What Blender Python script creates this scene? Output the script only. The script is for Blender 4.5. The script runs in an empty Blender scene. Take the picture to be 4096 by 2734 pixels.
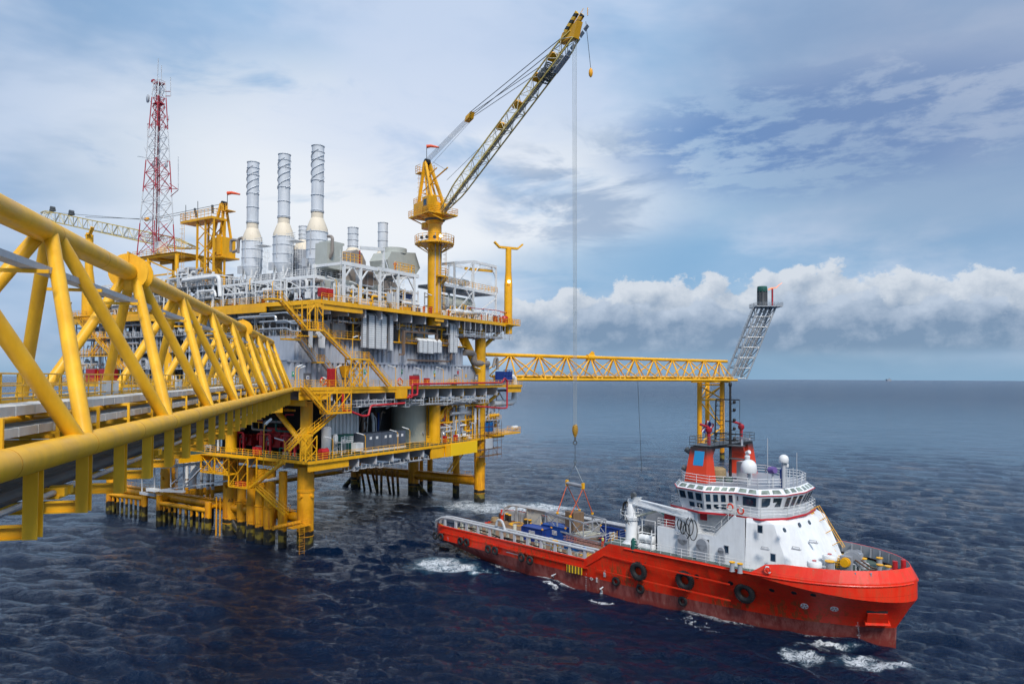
import bpy, math, random
import numpy as np
from mathutils import Vector, Matrix
R_=math.radians
S=bpy.context.scene
COL=S.collection
rnd=random.Random(7)
S.cycles.max_bounces=5;S.cycles.diffuse_bounces=2;S.cycles.glossy_bounces=3;S.cycles.transmission_bounces=2;S.cycles.caustics_reflective=False;S.cycles.caustics_refractive=False
S.cycles.use_adaptive_sampling=True;S.cycles.adaptive_threshold=.02;S.cycles.use_denoising=True;S.cycles.use_light_tree=False
# ---------------------------------------------------------------- camera survey
H=29.5;FP=1608.;CX=1174.5;CY=832.;PT=R_(1.2);RL=math.atan(12/2349.)
cp,sp,cr,sr=math.cos(PT),math.sin(PT),math.cos(RL),math.sin(RL)
def ray(x,y):
    dx,dy=x-CX,y-CY
    a=(dx*cr+dy*sr)/FP; u=-(-dx*sr+dy*cr)/FP
    return a,cp-u*sp,sp+u*cp
def atZ(x,y,z):
    r=ray(x,y);t=(z-H)/r[2];return (r[0]*t,r[1]*t,z)
def atY(x,y,Y):
    r=ray(x,y);t=Y/r[1];return (r[0]*t,Y,H+r[2]*t)
def atpl(x,y,n,c):
    r=ray(x,y);t=c/(n[0]*r[0]+n[1]*r[1]);return (r[0]*t,r[1]*t,H+r[2]*t)
# three site grids: platform (u,v), ship (a,b), link bridge (l,s)
class Frame:
    def __init__(s,ox,oy,ang):
        s.o=(ox,oy);s.x=(math.cos(ang),math.sin(ang));s.y=(-s.x[1],s.x[0])
    def __call__(s,p): return (s.o[0]+p[0]*s.x[0]+p[1]*s.y[0],s.o[1]+p[0]*s.x[1]+p[1]*s.y[1],p[2])
    def inv(s,p):
        a,b=p[0]-s.o[0],p[1]-s.o[1];return (a*s.x[0]+b*s.x[1],a*s.y[0]+b*s.y[1],p[2])
    def onx(s,px,x): return s.inv(atpl(px[0],px[1],s.x,x+s.o[0]*s.x[0]+s.o[1]*s.x[1]))
    def ony(s,px,y): return s.inv(atpl(px[0],px[1],s.y,y+s.o[0]*s.y[0]+s.o[1]*s.y[1]))
    def onz(s,px,z): return s.inv(atZ(px[0],px[1],z))
P=Frame(-35.6,121.8,R_(58.5))
SH=Frame(42.8,78.5,R_(-44.6))       # x: towards the bow (stem = 0)
SH.y=(SH.x[1],-SH.x[0])   # y: to starboard, the side that faces the bridge
BR=Frame(0,0,math.atan2(.2369,.9715))   # x: lateral right, y: along
ID=lambda p:p
CR={'P':(900,850,800/2281.),'Q':(1400,900,700/2195.),'R':(1050,1180,600/2002.),'S':(1500,1180,650/2169.),'T':(750,1550,700/1689.),'U':(1300,1550,850/2050.),'A':(0,700,1200/2349.),'B':(0,1400,1200/2349.),'C':(500,200,800/1394.),'D':(1550,0,900/1086.),'E':(1600,550,300/1176.),'F':(1680,1940,800/2240.),'G':(2350,1950,700/2195.),'h':(2600,1550,750/2138.),'I':(2550,1950,800/2281.),'J':(3000,2050,750/1719.),'K':(1900,1050,1300/2265.),'L':(2100,1700,900/2349.),'M':(2840,1100,360/717.),'N':(250,1150,550/986.),'O':(1750,1550,350/896.),'X':(2150,0,250/640.),'Y':(600,1000,700/1343.),'Z':(400,1650,750/1222.)}
def c(k,x,y):
    a,b,s=CR[k]; return ((a+x*s)*2349/4096.,(b+y*s)*2349/4096.)
def pv(k,x,y,v=-4): return P.ony(c(k,x,y),v)
def pu(k,x,y,u=0): return P.onx(c(k,x,y),u)
# ---------------------------------------------------------------- mesh builder
def sub(a,b): return (a[0]-b[0],a[1]-b[1],a[2]-b[2])
def add(a,b): return (a[0]+b[0],a[1]+b[1],a[2]+b[2])
def mul(a,k): return (a[0]*k,a[1]*k,a[2]*k)
def cross(a,b): return (a[1]*b[2]-a[2]*b[1],a[2]*b[0]-a[0]*b[2],a[0]*b[1]-a[1]*b[0])
def ln(a): return math.sqrt(a[0]**2+a[1]**2+a[2]**2)
def nrm(a):
    l=ln(a) or 1e-9;return (a[0]/l,a[1]/l,a[2]/l)
def lerp(a,b,t): return (a[0]+(b[0]-a[0])*t,a[1]+(b[1]-a[1])*t,a[2]+(b[2]-a[2])*t)
class MB:
    def __init__(s,F=ID): s.v=[];s.f=[];s.F=F
    def V(s,p): s.v.append(s.F(p));return len(s.v)-1
    def poly(s,pts): s.f.append([s.V(p) for p in pts])
    def box(s,x0,x1,y0,y1,z0,z1):
        i=[s.V(p) for p in ((x0,y0,z0),(x1,y0,z0),(x1,y1,z0),(x0,y1,z0),(x0,y0,z1),(x1,y0,z1),(x1,y1,z1),(x0,y1,z1))]
        for q in ((0,3,2,1),(4,5,6,7),(0,1,5,4),(1,2,6,5),(2,3,7,6),(3,0,4,7)): s.f.append([i[k] for k in q])
        return s
    def cb(s,p,sx,sy,sz): return s.box(p[0]-sx/2,p[0]+sx/2,p[1]-sy/2,p[1]+sy/2,p[2],p[2]+sz)
    def bar(s,p,q,w,h=None,up=(0,0,1)):
        h=h or w; d=nrm(sub(q,p))
        if abs(d[2])>.98 and up==(0,0,1): up=(0,1,0)
        a=nrm(cross(d,up)); b=cross(a,d)
        i=[s.V(add(e,add(mul(a,x*w/2),mul(b,y*h/2)))) for e in (p,q) for x,y in ((-1,-1),(1,-1),(1,1),(-1,1))]
        for k in ((3,2,1,0),(4,5,6,7),(0,1,5,4),(1,2,6,5),(2,3,7,6),(3,0,4,7)): s.f.append([i[j] for j in k])
        return s
    def ibeam(s,p,q,w,h,t=.04):
        d=nrm(sub(q,p));up=(0,0,1) if abs(d[2])<.98 else (0,1,0)
        a=nrm(cross(d,up));b=cross(a,d)
        s.bar(p,q,t,h-2*t)
        for k in (-1,1):
            o=mul(b,k*(h/2-t/2));s.bar(add(p,o),add(q,o),w,t)
        return s
    def pipe(s,pts,r,n=8,r2=None,cap=True):
        rings=[];m=len(pts);pa=None
        for k in range(m):
            d=nrm(sub(pts[min(k+1,m-1)],pts[max(k-1,0)]))
            if pa is None:
                up=(0,0,1) if abs(d[2])<.9 else (1,0,0);a=nrm(cross(d,up))
            else:
                a=nrm(sub(pa,mul(d,sum(x*y for x,y in zip(pa,d)))))
            pa=a;b=cross(d,a)
            rr=r if r2 is None else r+(r2-r)*k/(m-1)
            if 0<k<m-1:
                d1=nrm(sub(pts[k],pts[k-1]));cs=max(.5,math.sqrt(max(0,(1+sum(x*y for x,y in zip(d1,nrm(sub(pts[k+1],pts[k])))))/2)))
            rings.append([s.V(add(pts[k],add(mul(a,rr*math.cos(2*math.pi*j/n)),mul(b,rr*math.sin(2*math.pi*j/n))))) for j in range(n)])
        for A,B in zip(rings,rings[1:]):
            for j in range(n): s.f.append([A[j],A[(j+1)%n],B[(j+1)%n],B[j]])
        if cap: s.f.append(rings[0][::-1]);s.f.append(rings[-1])
        return s
    def tube(s,p,q,r,n=10,r2=None,cap=True): return s.pipe([p,q],r,n,r2,cap)
    def bend(s,pts,r,n=8,br=None):
        """polyline pipe with rounded elbows"""
        br=br or r*2.2; out=[pts[0]]
        for k in range(1,len(pts)-1):
            a,b,d=pts[k-1],pts[k],pts[k+1]
            e=min(br,ln(sub(a,b))*.45,ln(sub(d,b))*.45)
            p1=add(b,mul(nrm(sub(a,b)),e));p2=add(b,mul(nrm(sub(d,b)),e))
            for t in (0,.25,.5,.75,1): out.append(lerp(lerp(p1,b,t),lerp(b,p2,t),t))
        out.append(pts[-1]);return s.pipe(out,r,n)
    def lathe(s,o,prof,n=20,axis=(0,0,1),cap=True):
        ax=nrm(axis);up=(1,0,0) if abs(ax[2])>.9 else (0,0,1)
        a=nrm(cross(ax,up));b=cross(ax,a);rings=[]
        for r,z in prof:
            rings.append([s.V(add(o,add(mul(ax,z),add(mul(a,r*math.cos(2*math.pi*j/n)),mul(b,r*math.sin(2*math.pi*j/n)))))) for j in range(n)])
        for A,B in zip(rings,rings[1:]):
            for j in range(n): s.f.append([A[j],A[(j+1)%n],B[(j+1)%n],B[j]])
        if cap: s.f.append(rings[0][::-1]);s.f.append(rings[-1])
        return s
    def torus(s,o,R,r,axis,n=20,m=8,flat=1.):
        ax=nrm(axis);up=(0,0,1) if abs(ax[2])<.9 else (1,0,0)
        a=nrm(cross(ax,up));b=cross(ax,a);rings=[]
        for j in range(n):
            t=2*math.pi*j/n;e=add(mul(a,math.cos(t)),mul(b,math.sin(t)))
            rings.append([s.V(add(o,add(mul(e,R+r*math.cos(q)),mul(ax,r*flat*math.sin(q))))) for q in (2*math.pi*k/m for k in range(m))])
        for j in range(n):
            A,B=rings[j],rings[(j+1)%n]
            for k in range(m): s.f.append([A[k],A[(k+1)%m],B[(k+1)%m],B[k]])
        return s
    def prism(s,pts,z0,z1):
        A=[s.V((p[0],p[1],z0)) for p in pts];B=[s.V((p[0],p[1],z1)) for p in pts];n=len(pts)
        for k in range(n): s.f.append([A[k],A[(k+1)%n],B[(k+1)%n],B[k]])
        s.f.append(A[::-1]);s.f.append(B);return s
    def hull2(s,low,up):
        A=[s.V(p) for p in low];B=[s.V(p) for p in up];n=len(A)
        for k in range(n): s.f.append([A[k],A[(k+1)%n],B[(k+1)%n],B[k]])
        s.f.append(A[::-1]);s.f.append(B);return s
    def rail(s,pts,h=1.1,r=.03,sp_=1.6,rows=3,closed=False,toe=False):
        if closed: pts=list(pts)+[pts[0]]
        for p,q in zip(pts,pts[1:]):
            L=ln(sub(q,p));n=max(1,round(L/sp_))
            for k in range(rows):
                z=h*(k+1)/rows;s.tube(add(p,(0,0,z)),add(q,(0,0,z)),r,4,cap=False)
            for k in range(n+1):
                e=lerp(p,q,k/n);s.tube(e,add(e,(0,0,h)),r,4,cap=False)
            if toe: s.bar(add(p,(0,0,.08)),add(q,(0,0,.08)),.03,.16)
        return s
    def cage(s,p,h,axis=(1,0,0),w=.5):
        """ladder with hoops rising from p"""
        ax=nrm(axis);b=cross((0,0,1),ax)
        for k in (-1,1):
            e=add(p,mul(ax,k*w/2));s.tube(e,add(e,(0,0,h)),.035,4)
        for k in range(int(h/.4)):
            z=.3+k*.4;s.tube(add(p,add(mul(ax,-w/2),(0,0,z))),add(p,add(mul(ax,w/2),(0,0,z))),.02,4)
        for k in range(int((h-2)/1.)):
            z=2.2+k
            q=[add(p,add(add(mul(ax,.38*math.sin(t)),mul(b,.38-.38*math.cos(t))),(0,0,z))) for t in [j*math.pi*2/8 for j in range(9)]]
            s.pipe(q,.02,4)
        return s
    def stair(s,p,q,w,wd,tread=None):
        """stringers from p to q (centre line), width w across direction wd -> returns"""
        for k in (-1,1):
            o=mul(wd,k*w/2);s.bar(add(p,o),add(q,o),.08,.32)
        return s
    def treads(s,p,q,w,wd):
        n=max(3,int(abs(q[2]-p[2])/.22));d=nrm((q[0]-p[0],q[1]-p[1],0))
        for k in range(1,n):
            e=lerp(p,q,k/n);o=mul(wd,w/2);s.bar(sub(e,o),add(e,o),.26,.04)
        return s
    def strail(s,p,q,w,wd,h=1.1,r=.03):
        for k in (-1,1):
            o=mul(wd,k*w/2);a=add(p,o);b=add(q,o);n=max(2,round(ln(sub(a,b))/1.5))
            for z in (.55,h): s.tube(add(a,(0,0,z)),add(b,(0,0,z)),r,4)
            for j in range(n+1):
                e=lerp(a,b,j/n);s.tube(e,add(e,(0,0,h)),r,4)
        return s
    def build(s,name,mat,par=None,sharp=35,label=None,smooth=True):
        me=bpy.data.meshes.new(name);o0=LOC[par.name] if par else None
        if par is None:
            a=np.array(s.v);o0=(float(a[:,0].mean()),float(a[:,1].mean()),float(a[:,2].min()))
        me.from_pydata([sub(p,o0) for p in s.v],[],s.f)
        if smooth:
            me.polygons.foreach_set('use_smooth',[True]*len(me.polygons))
            me.set_sharp_from_angle(angle=R_(sharp))
        else: me.shade_flat()
        me.update()
        me.materials.append(mat)
        o=bpy.data.objects.new(name,me);COL.objects.link(o)
        if par:
            o.parent=par
            LOC[o.name]=o0
        else:
            o.location=o0;LOC[o.name]=o0
        if label:o['label']=label
        return o
    def each(s,name,mat,par,**k):
        """build every connected piece as an object of its own"""
        pr=list(range(len(s.v)))
        def fd(i):
            while pr[i]!=i: pr[i]=pr[pr[i]];i=pr[i]
            return i
        for f in s.f:
            for j in f[1:]: pr[fd(j)]=fd(f[0])
        g={}
        for f in s.f: g.setdefault(fd(f[0]),[]).append(f)
        for fs in g.values():
            ids=sorted({i for f in fs for i in f});mp={i:n for n,i in enumerate(ids)}
            m=MB();m.v=[s.v[i] for i in ids];m.f=[[mp[i] for i in f] for f in fs];o=m.build(name,mat,par,**k)
        return o
LOC={}
def tag(o,label,cat,group=None,kind=None):
    if label:o['label']=label
    if cat:o['category']=cat
    if group:o['group']=group
    if kind:o['kind']=kind
    return o
def thing(name,label,cat,loc,group=None,rz=0):
    o=bpy.data.objects.new(name,None);o.empty_display_size=.3;COL.objects.link(o);o.location=loc;o.rotation_euler=(0,0,rz)
    LOC[o.name]=tuple(loc) if not rz else (0,0,0)
    return tag(o,label,cat,group)
def dup(root,loc,rz,label=None,group=None,scale=None):
    r=root.copy();COL.objects.link(r);r.location=loc;r.rotation_euler=(0,0,rz)
    if label:r['label']=label
    if group:r['group']=group
    for ch in list(root.children):
        cc=ch.copy();COL.objects.link(cc);cc.parent=r
        for g in ch.children:
            d=g.copy();COL.objects.link(d);d.parent=cc
    return r
# ---------------------------------------------------------------- materials
class NT:
    dim='3D'
    def __init__(s,t): s.t=t;s.n=t.nodes;s.l=t.links
    def new(s,ty,**k):
        n=s.n.new(ty)
        for a,b in k.items(): setattr(n,a,b)
        return n
    def put(s,sock,v):
        if v is None: return
        if isinstance(v,bpy.types.NodeSocket): s.l.new(v,sock)
        else: sock.default_value=v
    def m(s,op,a,b=None,c_=None,clamp=False):
        n=s.new('ShaderNodeMath',operation=op,use_clamp=clamp)
        for k,v in enumerate((a,b,c_)): s.put(n.inputs[k],v)
        return n.outputs[0]
    def vm(s,op,a,b=None):
        n=s.new('ShaderNodeVectorMath',operation=op);s.put(n.inputs[0],a);s.put(n.inputs[1],b);return n.outputs[0]
    def mix(s,f,a,b,bt='MIX'):
        n=s.new('ShaderNodeMix',data_type='RGBA',blend_type=bt);n.clamp_factor=True
        s.put(n.inputs[0],f)
        for k,v in ((6,a),(7,b)): s.put(n.inputs[k],(*v,1) if isinstance(v,tuple) and len(v)==3 else v)
        return n.outputs[2]
    def noise(s,vec,scale,detail=4,rough=.55,dist=0,dim=None):
        n=s.new('ShaderNodeTexNoise',noise_dimensions=dim or s.dim);s.put(n.inputs['Vector'],vec);n.inputs['Scale'].default_value=scale;n.inputs['Detail'].default_value=detail;n.inputs['Roughness'].default_value=rough;n.inputs['Distortion'].default_value=dist
        return n.outputs[0]
    def comb(s,x,y,z):
        n=s.new('ShaderNodeCombineXYZ')
        for k,v in enumerate((x,y,z)): s.put(n.inputs[k],v)
        return n.outputs[0]
    def sep(s,v):
        n=s.new('ShaderNodeSeparateXYZ');s.put(n.inputs[0],v);return n.outputs
    def mr(s,v,a,b,c_=0.,d=1.,smooth=True):
        n=s.new('ShaderNodeMapRange',interpolation_type='SMOOTHSTEP' if smooth else 'LINEAR')
        for k,x in enumerate((v,a,b,c_,d)): s.put(n.inputs[k],x)
        return n.outputs[0]
def mat(name):
    m=bpy.data.materials.new(name);m.use_nodes=True;t=NT(m.node_tree);b=t.n['Principled BSDF']
    return m,t,b
def paint(name,col,rough=.45,var=.12,rust=0.,rustcol=(.16,.05,.015),streak=.35,metal=0.,band=None,spec=.5,sc=.35,bump=0.):
    m,t,b=mat(name);g=t.new('ShaderNodeNewGeometry');pos=g.outputs['Position']
    x,y,z=t.sep(pos)
    n1=t.noise(pos,sc,4,.6)
    sv=t.comb(t.m('MULTIPLY',x,2.2),t.m('MULTIPLY',y,2.2),t.m('MULTIPLY',z,.25))
    n2=t.noise(sv,1.,4,.65)
    d=t.m('ADD',t.m('MULTIPLY',n1,.6),t.m('MULTIPLY',n2,streak))
    f=t.mr(d,.25,.75)
    k=1-var*1.6;dark=tuple(v*k for v in col);lite=tuple(min(1,v*(1+var*.5)) for v in col)
    cc=t.mix(f,dark,lite)
    if rust>0:
        n3=t.noise(sv,1.7,6,.7);n4=t.noise(pos,.5,4,.7)
        rf=t.mr(t.m('MULTIPLY',n3,n4),.42-rust*.35,.50-rust*.3)
        cc=t.mix(t.m('MULTIPLY',rf,.85),cc,rustcol)
    if band=='leg':
        # marine growth: black tide band, mustard growth, rust above
        zz=t.m('ADD',z,t.m('MULTIPLY',t.m('SUBTRACT',t.noise(pos,1.1,5),.5),1.4))
        n5=t.noise(sv,.9,6,.7)
        cc=t.mix(t.m('MULTIPLY',t.mr(zz,8.5,2.5),t.mr(n5,.42,.66)),cc,(.42,.10,.01))
        cc=t.mix(t.mr(zz,3.0,2.75),cc,(.018,.016,.010))
        cc=t.mix(t.m('MULTIPLY',t.mr(zz,2.2,1.9),t.mr(t.noise(pos,.8,5),.40,.56)),cc,(.20,.15,.02))
        cc=t.mix(t.mr(zz,1.0,.6),cc,(.016,.015,.012))
    t.put(b.inputs['Base Color'],cc);t.put(b.inputs['Roughness'],t.mr(n1,.3,.7,rough-.08,rough+.12));b.inputs['Metallic'].default_value=metal
    b.inputs['Specular IOR Level'].default_value=spec
    if bump:
        bn=t.new('ShaderNodeBump');bn.inputs['Strength'].default_value=bump;bn.inputs['Distance'].default_value=.05;t.put(bn.inputs['Height'],t.noise(pos,1.3,4,.6));t.put(b.inputs['Normal'],bn.outputs[0])
    return m
M={}
YC=(.98,.47,.006)
M['yel']=paint('yellow_paint',YC,.38,.16,rust=.02,bump=.1)
M['bridge']=paint('bridge_yellow',(1.,.50,.016),.42,.17,sc=.9,bump=.2,rust=.045,rustcol=(.55,.20,.02))
M['yelr']=paint('yellow_rusty',(.95,.40,.004),.5,.2,rust=.28,rustcol=(.30,.07,.01))
M['leg']=paint('leg_yellow',(.95,.41,.004),.45,.2,rust=.14,rustcol=(.32,.09,.01),band='leg')
M['crane']=paint('crane_yellow',(.74,.40,.012),.4,.22,rust=.05)
M['wht']=paint('white_paint',(.80,.81,.81),.45,.12,rust=.03,rustcol=(.45,.30,.16))
M['shipw']=paint('ship_white',(.80,.82,.84),.4,.10,rust=.05,rustcol=(.55,.42,.25),streak=.5)
M['lgrey']=paint('light_grey',(.52,.54,.57),.5,.14,rust=.03)
M['grey']=paint('grey_paint',(.33,.35,.39),.5,.16,rust=.03)
M['wall']=paint('blue_grey_wall',(.40,.43,.49),.5,.14,streak=.6,rust=.02)
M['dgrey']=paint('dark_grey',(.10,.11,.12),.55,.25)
M['dark']=paint('dark_void',(.022,.023,.027),.8,.4)  # near-black for painted shade inside the platform, also hull openings
M['black']=paint('black_rubber',(.018,.018,.02),.6,.3)
M['stack']=paint('stack_grey',(.60,.63,.67),.42,.14,rust=.02,streak=.6)
M['cone']=paint('stack_cone',(.66,.58,.46),.6,.25,rust=.22,rustcol=(.45,.30,.12),streak=.9)
M['galv']=paint('galvanised',(.42,.44,.46),.4,.15,metal=.4)
M['silver']=paint('insulation_cladding',(.62,.64,.66),.3,.12,metal=.65)
M['brown']=paint('brown_duct',(.22,.15,.11),.55,.2)
M['red']=paint('red_equipment',(.50,.015,.02),.42,.2)
M['rpipe']=paint('red_pipe',(.55,.02,.03),.4,.15)
M['maroon']=paint('maroon_lattice',(.42,.015,.03),.5,.2)
M['green']=paint('green_deck',(.03,.075,.06),.6,.3)
M['sdeck']=paint('ship_green_deck',(.10,.15,.13),.55,.3,rust=.1)
M['teal']=paint('teal_cover',(.01,.11,.09),.7,.3)
M['blue']=paint('blue_paint',(.012,.07,.32),.45,.2,rust=.04)
M['bblue']=paint('container_blue',(.012,.05,.28),.45,.22,rust=.08)
M['lblue']=paint('tarp_blue',(.01,.22,.62),.5,.2)
M['cream']=paint('cream_tank',(.60,.60,.50),.5,.12,rust=.05)
M['cyan']=paint('blue_panel',(.02,.28,.58),.5,.04)
M['orange']=paint('orange_sling',(.75,.13,.03),.6,.2)
M['conc']=paint('tray_lid',(.66,.66,.64),.55,.16,sc=1.2)
M['wood']=paint('crate_wood',(.20,.13,.08),.7,.3)
M['sock']=paint('windsock',(.85,.10,.03),.6,.1)
M['cover']=paint('red_overall',(.62,.045,.015),.75,.15)
M['skin']=paint('skin',(.36,.18,.11),.6,.1)
M['sign']=paint('sign_white',(.8,.8,.8),.5,.05)
M['signg']=paint('sign_green',(.02,.32,.16),.5,.05)
M['txt']=paint('lettering_dark',(.02,.02,.03),.6,.05)
M['txtw']=paint('lettering_white',(.8,.8,.8),.6,.05)
M['wire']=paint('wire_rope',(.06,.07,.075),.5,.1)
M['ropeg']=paint('wire_rope_light',(.30,.34,.36),.5,.1)
M['tan']=paint('tan_rope',(.42,.30,.16),.85,.3,sc=6.)
M['purple']=paint('purple_cover',(.16,.10,.32),.6,.1)
def glass(name,col,rough=.08):
    m,t,b=mat(name);g=t.new('ShaderNodeNewGeometry')
    cc=t.mix(t.mr(t.noise(g.outputs['Position'],.9,2),.35,.65),tuple(v*.4 for v in col),col)
    t.put(b.inputs['Base Color'],cc);b.inputs['Roughness'].default_value=rough;b.inputs['Specular IOR Level'].default_value=.8
    return m
M['glass']=glass('window_glass',(.02,.05,.09));M['glassg']=glass('skylight_glass',(.30,.36,.30),.15)
def lampm():
    m,t,b=mat('lit_lamp');b.inputs['Emission Color'].default_value=(1,.62,.18,1);b.inputs['Emission Strength'].default_value=6.;return m
M['lamp']=lampm()
def flamem():
    m,t,b=mat('flame');b.inputs['Base Color'].default_value=(.9,.25,.08,1);b.inputs['Emission Color'].default_value=(1,.28,.10,1);b.inputs['Emission Strength'].default_value=.9;b.inputs['Alpha'].default_value=.7;return m
M['flame']=flamem()
def stripes(name,c1,c2,per,ax=(0,0,1),duty=.5):
    m,t,b=mat(name);g=t.new('ShaderNodeNewGeometry')
    d=t.new('ShaderNodeVectorMath',operation='DOT_PRODUCT');t.put(d.inputs[0],g.outputs['Position']);d.inputs[1].default_value=ax
    f=t.m('GREATER_THAN',t.m('FRACT',t.m('DIVIDE',d.outputs['Value'],per)),duty)
    t.put(b.inputs['Base Color'],t.mix(f,c1,c2));b.inputs['Roughness'].default_value=.5;return m
M['haz']=stripes('hazard_stripe',(.02,.02,.02),(.8,.5,.02),.55,(SH.x[0],SH.x[1],0))
M['haz2']=stripes('hook_stripe',(.03,.02,.02),(.8,.42,.02),.34,(.5,.0,.86))
M['haz3']=stripes('boom_stripe',(.03,.03,.02),(.74,.42,.02),.9,(.6,.0,.8))
M['mast']=stripes('mast_red_white',(.42,.01,.03),(.62,.64,.66),14.,(0,0,1),.5)

def text(name,body,size,pos,normal,mt,par):
    """flat lettering as a mesh, upright, facing the normal"""
    cu=bpy.data.curves.new(name,'FONT');cu.body=body;cu.size=size;cu.align_x='CENTER';cu.align_y='CENTER'
    tmp=bpy.data.objects.new('tmp',cu);COL.objects.link(tmp);dg=bpy.context.evaluated_depsgraph_get();dg.update()
    me=bpy.data.meshes.new_from_object(tmp.evaluated_get(dg));bpy.data.objects.remove(tmp);bpy.data.curves.remove(cu)
    z_=Vector(normal).normalized();x_=Vector((0,0,1)).cross(z_).normalized();y_=z_.cross(x_)
    mw=Matrix((x_,y_,z_)).transposed().to_4x4();mw.translation=Vector(pos)-Vector(LOC[par.name]);me.transform(mw)
    me.materials.clear();me.materials.append(mt);me.name=name
    o=bpy.data.objects.new(name,me);COL.objects.link(o);o.parent=par;LOC[o.name]=LOC[par.name];return o
# ---------------------------------------------------------------- camera
cam=bpy.data.cameras.new('camera');co=bpy.data.objects.new('camera',cam);COL.objects.link(co);S.camera=co
cam.sensor_width=36;cam.lens=36*FP/2349.;cam.shift_y=(CY-784)/2349.;cam.clip_start=.5;cam.clip_end=60000
co.matrix_world=Matrix.Translation((0,0,H))@Matrix.Rotation(math.pi/2+PT,4,'X')@Matrix.Rotation(RL,4,'Z')
S.view_settings.view_transform='Standard';S.view_settings.look='None';S.view_settings.exposure=0
# ---------------------------------------------------------------- sky
SUNEL,SUNAZ=R_(47),R_(166)   # azimuth clockwise from +Y (view direction)
w=bpy.data.worlds.new('World');S.world=w;w.use_nodes=True
t=NT(w.node_tree);t.dim='2D';bg=t.n['Background']
tc=t.new('ShaderNodeTexCoord').outputs['Generated']
X,Y,Z=t.sep(tc)
el=t.m('ARCSINE',Z);az=t.m('ARCTAN2',X,Y)
sky=t.new('ShaderNodeTexSky',sky_type='NISHITA',sun_disc=False);sky.sun_elevation=SUNEL;sky.sun_rotation=SUNAZ;sky.air_density=1.;sky.dust_density=1.5;sky.ozone_density=1.5
skyc=t.mix(1.,sky.outputs[0],(.085,.085,.085),'MULTIPLY')
def pxa(x): return math.atan((x-1174.5)/FP)
def pxe(x,y): return math.atan((866-y)/math.hypot(FP,x-1174.5))
# soft high overcast: base tones by elevation and azimuth
hz=t.mix(t.mr(el,.0,.10),(.23,.38,.56),(.36,.54,.74))
base=t.mix(t.mr(el,.06,.55),hz,(.35,.55,.82))
base=t.mix(t.m('MULTIPLY',t.mr(az,-.3,-.68),.6),base,(.20,.33,.55))
p0=t.comb(t.m('MULTIPLY',az,1.),t.m('MULTIPLY',el,2.6),0.)
n_st=t.noise(p0,2.1,5,.55,.15)
base=t.mix(t.m('MULTIPLY',t.mr(n_st,.38,.64),.75),base,(.66,.76,.93))
n_s2=t.noise(t.vm('ADD',p0,(7.3,2.1,0)),3.3,6,.58,.15)
base=t.mix(t.m('MULTIPLY',t.mr(n_s2,.44,.66),.42),base,(.25,.43,.70))
def blob(x,y,rx,ry):
    a0,e0=pxa(x),pxe(x,y)
    d=t.m('ADD',t.m('POWER',t.m('ABSOLUTE',t.m('DIVIDE',t.m('SUBTRACT',az,a0),rx/FP)),2.),t.m('POWER',t.m('ABSOLUTE',t.m('DIVIDE',t.m('SUBTRACT',el,e0),ry/FP)),2.))
    return t.mr(d,1.6,0.)
# glowing thin cloud behind the platform
wn=t.noise(t.vm('ADD',p0,(1.3,9.1,0)),4.2,5,.58,.3)
wf=t.m('MULTIPLY',blob(900,430,640,270),t.mr(wn,.26,.50))
base=t.mix(wf,base,(.93,.96,1.0))
wf=t.m('MULTIPLY',blob(1250,200,760,260),t.mr(n_st,.25,.55))
base=t.mix(t.m('MULTIPLY',wf,.75),base,(.62,.73,.93))
# grey veil cloud right of the crane
gf=t.m('MULTIPLY',blob(1340,450,230,150),t.mr(t.noise(t.vm('ADD',p0,(3.3,4.1,0)),5.5,5,.6,.3),.42,.60))
base=t.mix(t.m('MULTIPLY',gf,.8),base,(.30,.42,.61))
# torn blue gap upper right
pw=t.comb(t.m('MULTIPLY',az,1.6),t.m('MULTIPLY',el,5.5),0.)
bn=t.noise(t.vm('ADD',pw,(2.,5.2,0)),4.6,7,.64,.12)
bf=t.m('MULTIPLY',blob(1930,285,460,120),t.mr(bn,.40,.56))
base=t.mix(t.m('MULTIPLY',bf,.95),base,(.105,.26,.58))
bf2=t.m('MULTIPLY',blob(1780,590,620,75),t.mr(n_s2,.25,.5))
base=t.mix(t.m('MULTIPLY',bf2,.75),base,(.22,.44,.70))
base=t.mix(t.m('MULTIPLY',blob(2330,40,620,420),.58),base,(.24,.31,.48))
base=t.mix(.10,base,skyc)
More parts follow.
